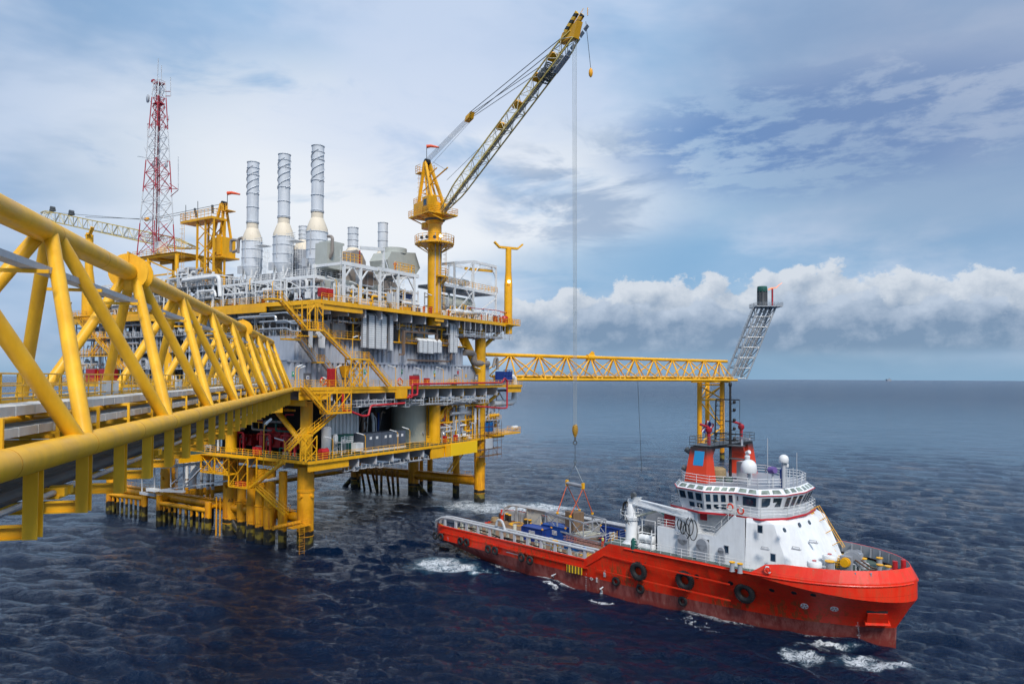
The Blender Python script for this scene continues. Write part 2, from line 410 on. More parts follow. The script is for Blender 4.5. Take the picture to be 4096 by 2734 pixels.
# cumulus band
def cumulus(colr,b,hmean,hvar,seed,a0,a1,whit,dark,el0,amp=1.):
    q=t.comb(t.m('ADD',az,seed),t.m('MULTIPLY',el,1.25),seed)
    lo=t.noise(t.comb(t.m('ADD',az,seed*3.1),seed,0.),b,2,.5)
    top=t.m('ADD',hmean,t.m('MULTIPLY',t.m('SUBTRACT',lo,.5),hvar))
    vo=t.new('ShaderNodeTexVoronoi',feature='F1',voronoi_dimensions='2D');vo.inputs['Scale'].default_value=26;pass
    t.l.new(q,vo.inputs['Vector'])
    puff=t.m('SUBTRACT',.5,vo.outputs['Distance'])
    n1=t.noise(q,7.5,8,.62)
    den=t.m('ADD',t.m('MULTIPLY',t.m('SUBTRACT',n1,.5),.16*amp),t.m('MULTIPLY',puff,.018*amp))
    d=t.m('ADD',t.m('SUBTRACT',top,el),den)
    mask=t.m('MULTIPLY',t.mr(d,.0,.012),t.mr(el,el0,el0+.022))
    azm=t.m('MULTIPLY',t.mr(az,a0-.05,a0+.05),t.mr(az,a1+.05,a1-.05)) if a1<3 else t.mr(az,a0-.05,a0+.05)
    mask=t.m('MULTIPLY',mask,azm)
    # billow shading: compare with a sample shifted towards the light
    q2=t.vm('ADD',q,(-.010,.016,0));n2=t.noise(q2,7.5,7,.62)
    vo2=t.new('ShaderNodeTexVoronoi',feature='F1',voronoi_dimensions='2D');t.l.new(q2,vo2.inputs['Vector']);vo2.inputs['Scale'].default_value=26;pass
    lit=t.m('ADD',t.m('MULTIPLY',t.m('SUBTRACT',n1,n2),3.),t.m('MULTIPLY',t.m('SUBTRACT',vo2.outputs['Distance'],vo.outputs['Distance']),.4))
    edge=t.mr(d,.055,.0)
    sh=t.m('ADD',t.m('ADD',t.mr(el,el0+.01,el0+.105,.0,.62),lit),t.m('MULTIPLY',edge,.30),clamp=True)
    body=t.mix(sh,dark,whit)
    return t.mix(mask,colr,body)
base=cumulus(base,4.5,.138,.085,4.7,-.04,9,(.66,.72,.80),(.27,.37,.51),.026,1.15)
base=cumulus(base,5.,.100,.05,11.3,.05,9,(.50,.59,.72),(.21,.31,.455),.026,.9)
base=t.mix(t.m('MULTIPLY',t.mr(el,.075,.03),t.m('MULTIPLY',t.mr(az,-.02,.1),.35)),base,(.20,.33,.48))
hzn=t.mr(el,.045,.0)
base=t.mix(t.m('MULTIPLY',hzn,.8),base,(.25,.42,.60))
base=t.mix(t.mr(el,-.005,-.02),base,(.10,.17,.28))
t.put(bg.inputs['Color'],base);bg.inputs['Strength'].default_value=1.0
sl=bpy.data.lights.new('sun','SUN');sl.energy=3.3;sl.angle=R_(16);sl.color=(1.,.95,.88)
so=bpy.data.objects.new('sun',sl);COL.objects.link(so)
sd=Vector((math.sin(SUNAZ)*math.cos(SUNEL),math.cos(SUNAZ)*math.cos(SUNEL),math.sin(SUNEL)))
so.rotation_euler=sd.to_track_quat('Z','Y').to_euler();so.location=(0,0,200)
# ---------------------------------------------------------------- sea
def sea():
    rs=[];r=30.
    while r<1600: rs.append(r);r+=max(.30,r*r*4.2e-5)
    while r<40000: rs.append(r);r*=1.09
    rs=np.array(rs);nth=1250
    th=np.linspace(R_(-70),R_(70),nth)
    RR,TT=np.meshgrid(rs,th,indexing='ij');XX=RR*np.sin(TT);YY=RR*np.cos(TT)
    ZZ=np.zeros_like(XX);g=np.random.default_rng(3);DX=np.zeros_like(XX);DY=np.zeros_like(XX)
    wd=R_(250)
    for k in range(120):
        L=.85*(16/.85)**(k/119.);a=wd+g.normal(0,.38);kk=2*math.pi/L
        amp=.0088*min(L,5.)**1.*(.6+.8*g.random());ph=g.random()*6.28
        fade=np.clip(L/(np.maximum(.3,RR*RR*4.2e-5)*3.)-.6,0,1)
        q=kk*(XX*math.cos(a)+YY*math.sin(a))+ph
        # slow group modulation keeps the pattern from repeating
        q2=.11*kk*(XX*math.cos(a+1.)+YY*math.sin(a+1.))+ph*2
        A=amp*fade*(.65+.5*np.sin(q2))
        ZZ+=A*np.sin(q);DX+=A*math.cos(a)*np.cos(q)*.7;DY+=A*math.sin(a)*np.cos(q)*.7
    XX+=DX;YY+=DY
    n0,n1=XX.shape;v=np.stack([XX,YY,ZZ],-1).reshape(-1,3)
    i=np.arange(n0*n1).reshape(n0,n1);f=np.stack([i[:-1,:-1],i[:-1,1:],i[1:,1:],i[1:,:-1]],-1).reshape(-1,4)
    me=bpy.data.meshes.new('sea');me.vertices.add(len(v));me.vertices.foreach_set('co',v.ravel().astype(np.float32))
    me.loops.add(f.size);me.loops.foreach_set('vertex_index',f[:,::-1].ravel().astype(np.int32))
    me.polygons.add(len(f));me.polygons.foreach_set('loop_start',np.arange(len(f),dtype=np.int32)*4);me.polygons.foreach_set('loop_total',np.full(len(f),4,np.int32))
    me.polygons.foreach_set('use_smooth',np.ones(len(f),bool));me.update();me.validate()
    m,t,b=mat('sea_water');t.dim='2D';pos=t.new('ShaderNodeNewGeometry').outputs['Position']
    px,py,pz=t.sep(pos)
    fl=t.comb(px,py,0.)
    dist=t.m('SQRT',t.m('ADD',t.m('MULTIPLY',px,px),t.m('MULTIPLY',py,py)))
    n1=t.noise(fl,1.7,4,.6,.2);n2=t.noise(t.vm('ADD',fl,(31,7,3)),.16,5,.6,.3);n3=t.noise(t.comb(t.m('ADD',px,t.m('MULTIPLY',py,.4)),t.m('MULTIPLY',py,1.9),0.),5.5,4,.72)
    rot=t.comb(t.m('ADD',t.m('MULTIPLY',px,.50),t.m('MULTIPLY',py,-.18)),t.m('ADD',t.m('MULTIPLY',py,.94),t.m('MULTIPLY',px,.34)),0.)
    r1=t.noise(rot,.75,6,.66,.25)
    r2=t.m('SUBTRACT',1.,t.m('ABSOLUTE',t.m('SUBTRACT',t.m('MULTIPLY',t.noise(t.vm('ADD',rot,(9,4,0)),1.1,5,.64,.25),2.),1.)))
    gust=t.mr(t.noise(t.vm('ADD',fl,(50,20,0)),.022,3,.5),.35,.65,.55,1.25)
    nearf=t.mr(dist,110,420,1.,.35)
    r0=t.noise(t.vm('ADD',rot,(3,8,0)),.11,4,.66,.2)
    hgt=t.m('ADD',t.m('MULTIPLY',t.m('MULTIPLY',gust,nearf),t.m('ADD',t.m('MULTIPLY',r1,1.5),t.m('MULTIPLY',r2,.5))),t.m('ADD',t.m('ADD',t.m('MULTIPLY',n1,.34),t.m('MULTIPLY',n2,.25)),t.m('MULTIPLY',n3,.05)))
    hgt=t.m('ADD',hgt,t.m('MULTIPLY',r0,t.mr(dist,130,1200,.0,13.)))
    bp=t.new('ShaderNodeBump');bp.inputs['Strength'].default_value=1.;bp.inputs['Distance'].default_value=.55;t.put(bp.inputs['Height'],hgt)
    deep=t.mix(t.mr(dist,90,420),(.0006,.0075,.028),(.009,.036,.085))  # farther water gets a paler base colour, standing in for reflected sky
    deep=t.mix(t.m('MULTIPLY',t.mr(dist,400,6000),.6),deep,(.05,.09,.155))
    # foam patches
    wob=t.m('MULTIPLY',t.m('SUBTRACT',t.noise(fl,.33,4,.6),.5),5.);wpx=t.m('ADD',px,wob);wpy=t.m('ADD',py,t.m('MULTIPLY',wob,.6))
    def spot(x,y,rx,ry,ang=0.):
        ca,sa=math.cos(ang),math.sin(ang);dx=t.m('SUBTRACT',wpx,x);dy=t.m('SUBTRACT',wpy,y)
        u=t.m('DIVIDE',t.m('ADD',t.m('MULTIPLY',dx,ca),t.m('MULTIPLY',dy,sa)),rx)
        v=t.m('DIVIDE',t.m('SUBTRACT',t.m('MULTIPLY',dy,ca),t.m('MULTIPLY',dx,sa)),ry)
        return t.mr(t.m('ADD',t.m('MULTIPLY',u,u),t.m('MULTIPLY',v,v)),1.,.0)
    def mx(*a):
        o=a[0]
        for q in a[1:]: o=t.m('MAXIMUM',o,q)
        return o
    wake=mx(spot(-4.,160,17,9,-.2),spot(7,160,13,6.5,.0),t.m('MULTIPLY',spot(-13,165,9,7),.8))
    jet=mx(spot(-10.5,110.5,7,5.5,-.5),spot(-6,108,7,3,-.7))
    bow=t.m('MULTIPLY',mx(spot(37.5,73.3,5.6,1.9,-.15),spot(31.0,75.6,2.6,3.,.3),spot(35.,78.6,4.5,.8,-.15)),.95)
    outl=mx(t.m('MULTIPLY',spot(5.9,100.6,2.2,1.,-.75),1.1),t.m('MULTIPLY',spot(11.9,93.2,2.6,1.1,-.75),1.1),t.m('MULTIPLY',spot(22.,85.,6.,.25,-.65),.6))
    # thin wash along the ship's waterline and round the legs
    sa=t.m('ADD',t.m('MULTIPLY',t.m('SUBTRACT',px,42.8),SH.x[0]),t.m('MULTIPLY',t.m('SUBTRACT',py,78.5),SH.x[1]))
    sbb=t.m('ABSOLUTE',t.m('ADD',t.m('MULTIPLY',t.m('SUBTRACT',px,42.8),SH.y[0]),t.m('MULTIPLY',t.m('SUBTRACT',py,78.5),SH.y[1])))
    wl=t.m('SUBTRACT',8.7,t.m('MULTIPLY',t.m('POWER',t.mr(sa,-36.,0.,0.,1.,False),2.3),8.7))
    gap=t.m('SUBTRACT',sbb,wl)
    wash=t.m('MULTIPLY',t.mr(t.m('ABSOLUTE',t.m('SUBTRACT',gap,.1)),1.5,.0),t.m('MULTIPLY',t.mr(sa,-60,-52),t.mr(sa,1.5,-1.)))
    wash=t.m('MULTIPLY',wash,t.mr(t.noise(fl,.09,3,.5),.42,.62,.25,.8))
    for lu,lv_,lr_ in ((0,0,2.6),(0,20.2,2.6),(0,40,2.6),(53.6,0,2.8),(53.6,20.2,2.6),(53.6,40,2.6)):
        q_=P((lu,lv_,0));wash=t.m('MAXIMUM',wash,t.m('MULTIPLY',spot(q_[0],q_[1],lr_*1.25,lr_*1.1),.62))
    foamn=t.noise(t.vm('ADD',fl,(3,3,0)),.75,6,.66,1.6);foam2=t.noise(fl,3.1,4,.7,1.2)
    ridg=t.m('SUBTRACT',1.,t.m('MULTIPLY',t.m('ABSOLUTE',t.m('SUBTRACT',foamn,.5)),7.))
    ridg2=t.m('SUBTRACT',1.,t.m('MULTIPLY',t.m('ABSOLUTE',t.m('SUBTRACT',foam2,.5)),5.))
    fn=t.m('ADD',t.m('MULTIPLY',ridg,.55),t.m('MULTIPLY',ridg2,.45))
    allm=mx(wake,jet,bow,outl,wash)
    rg=t.m('MAXIMUM',t.m('MAXIMUM',ridg,0.),t.m('MULTIPLY',t.m('MAXIMUM',ridg2,0.),.8))
    fr_=t.m('ADD',t.m('MULTIPLY',t.m('MULTIPLY',rg,t.noise(fl,.6,5,.7)),1.75),t.m('MULTIPLY',fn,.15))
    foam=t.m('MULTIPLY',t.mr(t.m('MULTIPLY',fr_,t.m('POWER',allm,.7)),.36,.95),.9)
    # scattered whitecaps where crests stand highest
    wc=t.m('MULTIPLY',t.mr(t.noise(t.vm('ADD',fl,(9,1,0)),.075,3,.5),.70,.78),t.mr(t.m('ADD',pz,t.m('MULTIPLY',foam2,.25)),.46,.62))
    foam=t.m('MAXIMUM',foam,t.m('MULTIPLY',wc,.5))
    teal=t.m('MULTIPLY',mx(t.m('MULTIPLY',wake,.6),jet,t.m('MULTIPLY',bow,.5)),.75)
    deep=t.mix(teal,deep,(.035,.13,.19))
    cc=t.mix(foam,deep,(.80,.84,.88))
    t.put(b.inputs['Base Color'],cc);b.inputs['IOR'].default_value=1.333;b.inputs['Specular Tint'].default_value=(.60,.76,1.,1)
    t.put(b.inputs['Roughness'],t.m('ADD',t.mr(dist,80,1500,.02,.20),t.m('MULTIPLY',foam,.6)))
    t.put(b.inputs['Specular IOR Level'],t.mr(foam,0.,1.,.42,.1));t.put(b.inputs['Normal'],bp.outputs[0])
    me.materials.append(m);o=bpy.data.objects.new('sea',me);COL.objects.link(o);o['kind']='structure'
sea()
# ---------------------------------------------------------------- link bridge (foreground)
def link_bridge():
    zt,zb=H+5.2,H-2.08;lt,lr,ll=-10.42,-7.53,-13.3
    T=thing('link_bridge','long yellow tubular footbridge truss running from the left foreground to the platform','bridge',BR((lr,112,20)))
    s0,e=18.3,10.55
    top=[s0+e*k for k in range(-2,10)];bot=[s0-e/2+e*k for k in range(-2,11)]
    MB(BR).tube((lt,-6,zt),(lt,113.4,zt),.43,24).build('top_chord',M['bridge'],T)
    MB(BR).tube((lr,-6,zb),(lr,115.5,zb),.375,24).build('bottom_chord',M['bridge'],T)
    MB(BR).tube((ll,-6,zb),(ll,115.5,zb),.375,24).build('bottom_chord',M['bridge'],T)
    for side,l in (('r',lr),('l',ll)):
        for k,s in enumerate(top):
            for d in (-1,1):
                sb=s+d*e/2
                if sb>114: continue
                MB(BR).tube((lt+(.18 if l==lr else -.18),s+d*.35,zt-.1),(l,sb-d*.25,zb+.1),.24,16).build('brace',M['bridge'],T)
    for k in range(1,12): MB(BR).tube((ll,bot[k],zb),(lr,bot[k],zb),.17,10).build('cross_beam',M['bridge'],T)
    for s in (s0+2*e-.3,s0+6*e-.3):
        f=MB(BR);f.lathe((lt,s-.5,zt),[(.43,0),(.92,0),(.92,.07),(.43,.07)],28,(0,1,0));f.lathe((lt,s+.5,zt),[(.43,0),(.92,0),(.92,.07),(.43,.07)],28,(0,1,0))
        f.prism([(lt-.04,s-.6),(lt+.04,s-.6),(lt+.04,s+.7),(lt-.04,s+.7)],zt+.3,zt+1.0)
        
        f.build('chord_flange',M['bridge'],T)
    M['seam']=paint('weld_seam_yellow',(.72,.30,.01),.5,.2)
    for l,z,r in ((lt,zt,.43),(lr,zb,.375)):
        w=MB(BR)
        for q in np.arange(8,112,5.27): w.lathe((l,q,z),[(r,0),(r+.006,.008),(r+.006,.03),(r,.038)],24,(0,1,0))
        w.build('weld_seam',M['seam'],T)
    # hanger frames under the lower chords
    k=0;s=-4.
    while s<112:
        sh=20.1-3.6*5+3.62*k;k+=1
        if sh>111: break
        s=sh
        fr=MB(BR);fr.ibeam((lr-.02,sh,zb-.3),(lr-.02,sh,zb-2.05),.34,.36,.03)
        fr.ibeam((ll,sh,zb-.3),(ll,sh,zb-2.05),.34,.36,.03)
        fr.ibeam((ll+.15,sh,zb-1.88),(lr-.18,sh,zb-1.88),.26,.34,.03)
        fr.build('hanger_frame',M['bridge'],T)
        br=MB(BR);br.ibeam((ll,sh,zb+.02),(lr,sh,zb+.02),.2,.26,.025)
        br.bar((lr-.75,sh,zb+.05),(lr-.75,sh,zb+.98),.09);br.bar((lr-2.1,sh,zb+.92),(lr-.75,sh,zb+.92),.09)
        br.bar((lr-2.0,sh,zb+.36),(lr-.75,sh,zb+.36),.09)
        br.build('tray_bracket',M['bridge'],T)
    # walkway
    wy=MB(BR);wy.box(ll+.9,lr-2.3,-6,116,zb+.93,zb+.98);wy.build('walkway_grating',M['lgrey'],T)
    for l in (ll+.9,lr-2.35):
        r=MB(BR)
        for z in (.4,.78,1.15): r.tube((l,-6,zb+.98+z),(l,116,zb+.98+z),.028,6)
        for q in range(82): r.tube((l,-6+q*1.5,zb+.98),(l,-6+q*1.5,zb+2.13),.028,6)
        r.bar((l,-6,zb+1.05),(l,116,zb+1.05),.02,.15)
        r.build('handrail',M['bridge'],T)
    # covered cable trays (lids with seams) and the high side tray
    def tray(l,w,z,h,label):
        tr=MB(BR)
        q=-6.
        while q<116:
            tr.box(l-w/2,l+w/2,q,q+2.38,z,z+h);tr.box(l-w/2-.012,l+w/2+.012,q+.06,q+.11,z-.012,z+h+.012);tr.box(l-w/2-.012,l+w/2+.012,q+1.2,q+1.24,z-.012,z+h+.012);q+=2.4
        tr.build('cable_tray',M['conc'],T,label=label)
    tray(lr-1.55,1.1,zb+.98,.26,'upper white lidded cable tray beside the walkway')
    tray(lr-1.42,1.0,zb+.42,.24,'lower white lidded cable tray')
    tray(ll+.55,.6,zb+.98,.22,'white lidded tray along the far side of the walkway')
    tr=MB(BR);q=0.
    while q<112:
        tr.box(-10.25,-9.75,q,q+2.2,H+3.5,H+3.72);q+=2.23
    tr.build('overhead_tray',M['lgrey'],T)
    for k in range(0,22): 
        sb=5+k*5.27
        MB(BR).bar((-11.6,sb,H+3.42),(-9.4,sb,H+3.42),.11,.12).build('tray_support',M['bridge'],T)
    # pipelines slung in the frames
    for l,z,r,mm in ((-9.2,zb-1.42,.20,'dgrey'),(-9.75,zb-1.45,.16,'dgrey'),(-10.3,zb-1.42,.2,'dgrey'),(-8.6,zb-1.55,.09,'galv'),(-11.2,zb-1.4,.24,'bridge')):
        MB(BR).tube((l,-6,z),(l,116,z),r,10).build('pipeline',M[mm],T)
    for sb in (14.,18.4,24.5,36):
        q=MB(BR)
        for dz in (0,.5): q.box(-8.9,-8.3,sb+dz,sb+dz+.25,zb-1.66,zb-1.42)
        q.bar((-8.6,sb-.1,zb-1.7),(-8.6,sb+.9,zb-1.7),.35,.08);q.build('pipe_clamp',M['bridge'],T)
    # junction boxes on the walkway rail
    for k,(x,y) in enumerate(((820,290),(883,287),(1395,262),(1675,243),(1855,236),(1978,229))):
        p=c('B',x,y);l=-10.0
        o=BR.onx(p,l)
        b=MB(BR);b.box(o[0]-.12,o[0]+.12,o[1]-.45,o[1]+.45,o[2]-.3,o[2]+.28);b.box(o[0]+.12,o[0]+.15,o[1]-.3,o[1]+.3,o[2]-.2,o[2]+.2)
        b.tube((o[0],o[1],H-1.1),(o[0],o[1],o[2]-.3),.05,6)
        tag(b.build('junction_box',M['wht']),['nearest white electrical box on the footbridge rail','second white electrical box, close beside the nearest one','twin white box on the rail beside the third brace','white rail box near the middle of the bridge','small white rail box past the middle of the bridge','farthest small white box on the bridge rail'][k],'electrical box','electrical boxes along the bridge rail')
    # end portal
    b=MB(BR)
    for l in (lr,ll): b.bar((lt,113,zt),(l,116,zb),.3,.3)
    b.build('end_frame',M['bridge'],T)
link_bridge()
# ---------------------------------------------------------------- flare bridge, its legs and the flare boom
E0=atZ(*c('K',95,640),35.6);E1=atZ(*c('K',1755,688),35.6)
FB=Frame(E0[0],E0[1],math.atan2(E1[1]-E0[1],E1[0]-E0[0]))
FL=math.hypot(E1[0]-E0[0],E1[1]-E0[1])
print('flare bridge',E0,E1,FL,math.degrees(math.atan2(E1[1]-E0[1],E1[0]-E0[0])))
def flare_bridge():
    T=thing('flare_bridge','yellow triangular pipe bridge stretching out over the sea to the flare boom','bridge',(E0[0],E0[1],28))
    zt,zb=35.6,29.0;hw=3.1
    MB(FB).tube((-1,0,zt),(FL,0,zt),.5,16).build('top_chord',M['yel'],T)
    for s in (-1,1): MB(FB).tube((4,s*hw,zb),(FL+1.5,s*hw,zb),.42,14).build('bottom_chord',M['yel'],T)
    nodes=[FB.onz(c('K',x,640+(x-95)*.0289*1.0),zt)[0] for x in (245,445,637,805,965,1112,1247,1375,1490,1595)]
    nodes=[FB.ony(c('K',x,645+(x-95)*.0289),0)[0] for x in (245,445,637,805,965,1112,1247,1375,1490,1595,1700)]
    print('nodes',[round(n,1) for n in nodes])
    for s in (-1,1):
        for k,n in enumerate(nodes):
            MB(FB).tube((n,0,zt),(n,s*hw,zb),.24,10).build('brace',M['yel'],T)
            nx=nodes[k+1] if k+1<len(nodes) else FL
            mid=n
            MB(FB).tube((n,0,zt),((n+nx)/2+ (nx-n)*.45,s*hw,zb),.2,10).build('brace',M['yel'],T)
            pr=nodes[k-1] if k else n-12
            MB(FB).tube((n,0,zt),(n-(n-pr)*.85,s*hw,zb),.2,10).build('brace',M['yel'],T)
    f=MB(FB);n=nodes[3];f.tube((n-1.4,0,zt),(n+1.4,0,zt),.85,16);f.hull2([(n-1.2,-.1,zt+.5),(n+1.6,-.1,zt+.5),(n+1.6,.1,zt+.5),(n-1.2,.1,zt+.5)],[(n+.6,-.1,zt+1.9),(n+1.5,-.1,zt+1.5),(n+1.5,.1,zt+1.5),(n+.6,.1,zt+1.9)]);f.build('chord_flange',M['yel'],T)
    for l,r in ((1.,.45),(-1.,.5),(0,.3),(2,.25)): MB(FB).tube((2,l,zb+.8),(FL+2,l,zb+.8),r,10).build('pipeline',M['yel'],T)
    MB(FB).box(4,FL,-2.9,-1.9,zb+1.1,zb+1.16).build('walkway_grating',M['lgrey'],T)
    MB(FB).rail([(4,-2.9,zb+1.16),(FL,-2.9,zb+1.16)],1.0,.04,1.8).build('handrail',M['galv'],T)
    for s in (-1,1):
        for k in range(9): MB(FB).tube((FL*.1*(k+1),-hw,zb),(FL*.1*(k+1),hw,zb),.15,8).build('cross_beam',M['yel'],T)
        break
    # support legs
    T2=thing('bridge_support','yellow braced jacket standing in the sea under the far end of the flare bridge','support',(70,250,0))
    L1=atY(*c('h',565,300),249.);L2=atY(*c('h',822,300),254.)
    legs=[(L1[0],249.),(L2[0],254.),(L2[0]-2.,266.)]
    for k,(x,y) in enumerate(legs):
        MB().tube((x,y,-2),(x,y,28.3),.85,18).build('leg',M['leg'],T2)
    def at(i,z): return (legs[i][0],legs[i][1],z)
    br=[((0,27.3),(1,27.3)),((0,21.9),(1,21.9)),((0,6.5),(1,6.5)),((0,27.0),(1,22.2)),((0,22.),(1,26.8)),((0,21.6),(1,11.8)),((1,11.8),(0,6.8)),((1,27),(2,22)),((1,21.9),(2,21.9)),((2,27.),(0,22)),((1,6.5),(2,6.5)),((2,21),(1,12)),((0,6.5),(2,6.5))]
    for (i,z),(j,z2) in br: MB().tube(at(i,z),at(j,z2),.3 if abs(z-z2)<1 else .26,10).build('brace',M['yel'],T2)
    b=MB();b.bar(add(at(0,28.3),(-3,-1,0)),add(at(1,28.3),(3,1,0)),.9,.5);b.build('cap_beam',M['yel'],T2)
    # flare boom
    D=250.
    g=lambda x,y,d=D:atY(*c('M',x,y),d)
    T3=thing('flare_boom','grey lattice boom leaning up from the bridge end with the flare tip','flare boom',g(190,825))
    bl,brn,tl,tr=g(165,820),g(290,825),g(385,250),g(527,250)
    dy=(0,7.,0)
    ch=[(bl,tl),(brn,tr),(add(bl,dy),add(tl,(0,4,0))),(add(brn,dy),add(tr,(0,4,0)))]
    for a,b_ in ch: MB().tube(a,b_,.28,10).build('chord',M['galv'],T3)
    n=7
    for i,j in ((0,1),(1,3),(3,2),(2,0)):
        for k in range(n):
            a=lerp(*ch[i],(k+.02)/n);b_=lerp(*ch[j],(k+.02)/n);b2=lerp(*ch[j],(k+1)/n)
            MB().tube(a,b_,.15,8).build('brace',M['galv'],T3);
            MB().tube(lerp(*ch[i],(k+1)/n),b_,.15,8).build('brace',M['galv'],T3)
    for q,r in ((.35,.45),(.6,.5),(.8,.25)):
        a=add(lerp(bl,brn,q),(0,3,1));b_=add(lerp(tl,tr,q),(0,2,0));MB().tube(a,b_,r,12).build('riser_pipe',M['galv'],T3)
    k=MB();a,b_=add(bl,(-1.2,0,2)),add(tl,(-1.6,0,0));k.bar(a,b_,.7,.12);k.strail(a,b_,.8,(0,1,0),1.1,.04);k.build('ladder_way',M['galv'],T3)
    dk=g(358,245);dk2=g(565,250);p=MB();p.box(dk[0],dk2[0],248,256,dk[2]-.4,dk[2]);p.build('top_platform',M['galv'],T3)
    MB().rail([(dk[0],248,dk[2]),(dk2[0],248,dk[2]),(dk2[0],256,dk[2]),(dk[0],256,dk[2])],1.1,.05,1.6,3,True).build('handrail',M['galv'],T3)
    a=g(432,240);tp=g(432,85);f=MB();f.tube((a[0],252,a[2]),(a[0],252,tp[2]-1.8),1.55,18)
    for q in range(10):
        an=q*math.pi/5;f.tube((a[0]+1.75*math.cos(an),252+1.75*math.sin(an),a[2]),(a[0]+1.75*math.cos(an),252+1.75*math.sin(an),tp[2]-1.6),.12,6)
    f.build('flare_tip',M['dgrey'],T3)
    MB().lathe((a[0],252,tp[2]-2.),[(1.7,0),(1.8,.3),(1.75,1.7),(1.6,2.)],18).build('wind_shroud',M['teal'],T3)
    b=g(505,240);b2=g(505,105);MB().tube((b[0],251,b[2]),(b[0],251,b2[2]),.32,10).build('pilot_stack',M['maroon'],T3)
    fl=MB();q=[g(474,112),g(500,100),g(535,98),g(560,75),g(585,58)]
    fl.pipe([(e[0],251,e[2]) for e in q],.30,7,.05)
    tag(fl.build('flame',M['flame']),'faint orange flame drifting from the flare tip','flame')
    b=MB();k=g(140,700);b.box(k[0]-1.5,k[0]+2.5,247,253,29.5,29.9);b.cage((k[0]-.8,247,29.9),6);b.rail([(k[0]-1.5,247,29.9),(k[0]+2.5,247,29.9)],1.1,.05);b.build('access_platform',M['galv'],T3)
flare_bridge()
# far rig on the horizon
a=atZ(2040,872.2,0)
a=(a[0]/a[1]*9000,9000,0)
r=thing('distant_platform','tiny platform far away on the right part of the horizon','platform',a)
b=MB();b.box(a[0]-26,a[0]+26,9000,9040,14,34);b.build('deck',M['grey'],r)
b=MB()
for k in (-20,20): b.box(a[0]+k-3,a[0]+k+3,9000,9006,-5,14)
b.box(a[0]-4,a[0]+2,9000,9006,34,50);b.build('leg',M['grey'],r)
# depth gauge line hanging from the flare bridge
q=atY(1463,875,215.);q2=atY(1472,1085,215.)
tag(MB().tube((q[0],215,q[2]),(q2[0],215,q2[2]),.07,6).build('hanging_line',M['wire']),'thin dark line hanging from the middle of the flare bridge to the water','line')
# ---------------------------------------------------------------- supply ship
def sb(k,x,y,b): return SH.ony(c(k,x,y),b)
def sz(k,x,y,z): return SH.onz(c(k,x,y),z)
def interp(x,xs,ys):
    return float(np.interp(x,xs,ys))
def hb_deck(a):      # half breadth at deck level
    if a<-14: return 9.3 if a>-66.5 else 9.3-1.6*((-66.5-a)/4.)**2
    t=(a+14)/16.1
    return 9.3*max(0,1-t**2.5)**.60
def hb_wl(a): return interp(a,(-70.5,-60,-52,-45,-35,-27,-19,-12,-8,-3,0),(6.4,7.6,8.4,8.6,8.6,8.2,7.1,5.6,4.3,1.9,0))
def ztop(a): return interp(a,(-71,-36.6,-32.4,-14,2.1),(4.5,4.5,7.3,7.45,7.7))
def hull_material():
    m,t,b=mat('hull_paint');g=t.new('ShaderNodeNewGeometry');pos=g.outputs['Position'];x,y,z=t.sep(pos)
    n1=t.noise(pos,.22,4,.6);sv=t.comb(t.m('MULTIPLY',x,1.8),t.m('MULTIPLY',y,1.8),t.m('MULTIPLY',z,.35));n2=t.noise(sv,1.,5,.7)
    red=t.mix(t.mr(t.m('ADD',t.m('MULTIPLY',n1,.6),t.m('MULTIPLY',n2,.4)),.3,.7),(.72,.022,.006),(.88,.042,.010))
    # rust and scrapes, mostly amidships low on the red
    band=t.m('MULTIPLY',t.mr(z,5.5,2.2),t.mr(t.noise(pos,.12,3),.45,.62))
    rf=t.m('MULTIPLY',t.mr(t.m('ADD',n2,t.m('MULTIPLY',t.noise(pos,1.3,5,.7),.35)),.64,.80),t.m('ADD',.35,t.m('MULTIPLY',band,2.)),clamp=True)
    red=t.mix(t.m('MULTIPLY',rf,.75),red,(.22,.075,.02))
    # weld / plate seams
    seam=t.m('LESS_THAN',t.m('ABSOLUTE',t.m('SUBTRACT',t.m('FRACT',t.m('DIVIDE',t.m('ADD',z,.25),1.45)),.5)),.012)
    red=t.mix(t.m('MULTIPLY',seam,.5),red,(.25,.01,.005))
    mar=t.mix(t.mr(n2,.35,.7),(.20,.035,.03),(.33,.10,.085))
    mar=t.mix(t.mr(z,.9,.3),mar,(.22,.035,.028))
    mar=t.mix(t.m('MULTIPLY',t.mr(t.noise(sv,2.3,5,.7),.56,.7),.5),mar,(.34,.24,.17))
    zz=t.m('ADD',z,t.m('MULTIPLY',t.m('SUBTRACT',n1,.5),.12))
    cc=t.mix(t.m('GREATER_THAN',zz,2.05),mar,red)
    t.put(b.inputs['Base Color'],cc);t.put(b.inputs['Roughness'],t.mr(n2,.3,.7,.3,.5))
    bn=t.new('ShaderNodeBump');bn.inputs['Strength'].default_value=.12;bn.inputs['Distance'].default_value=.08
    t.put(bn.inputs['Height'],t.noise(pos,.7,4,.6));t.put(b.inputs['Normal'],bn.outputs[0])
    return m
M['hull']=hull_material()
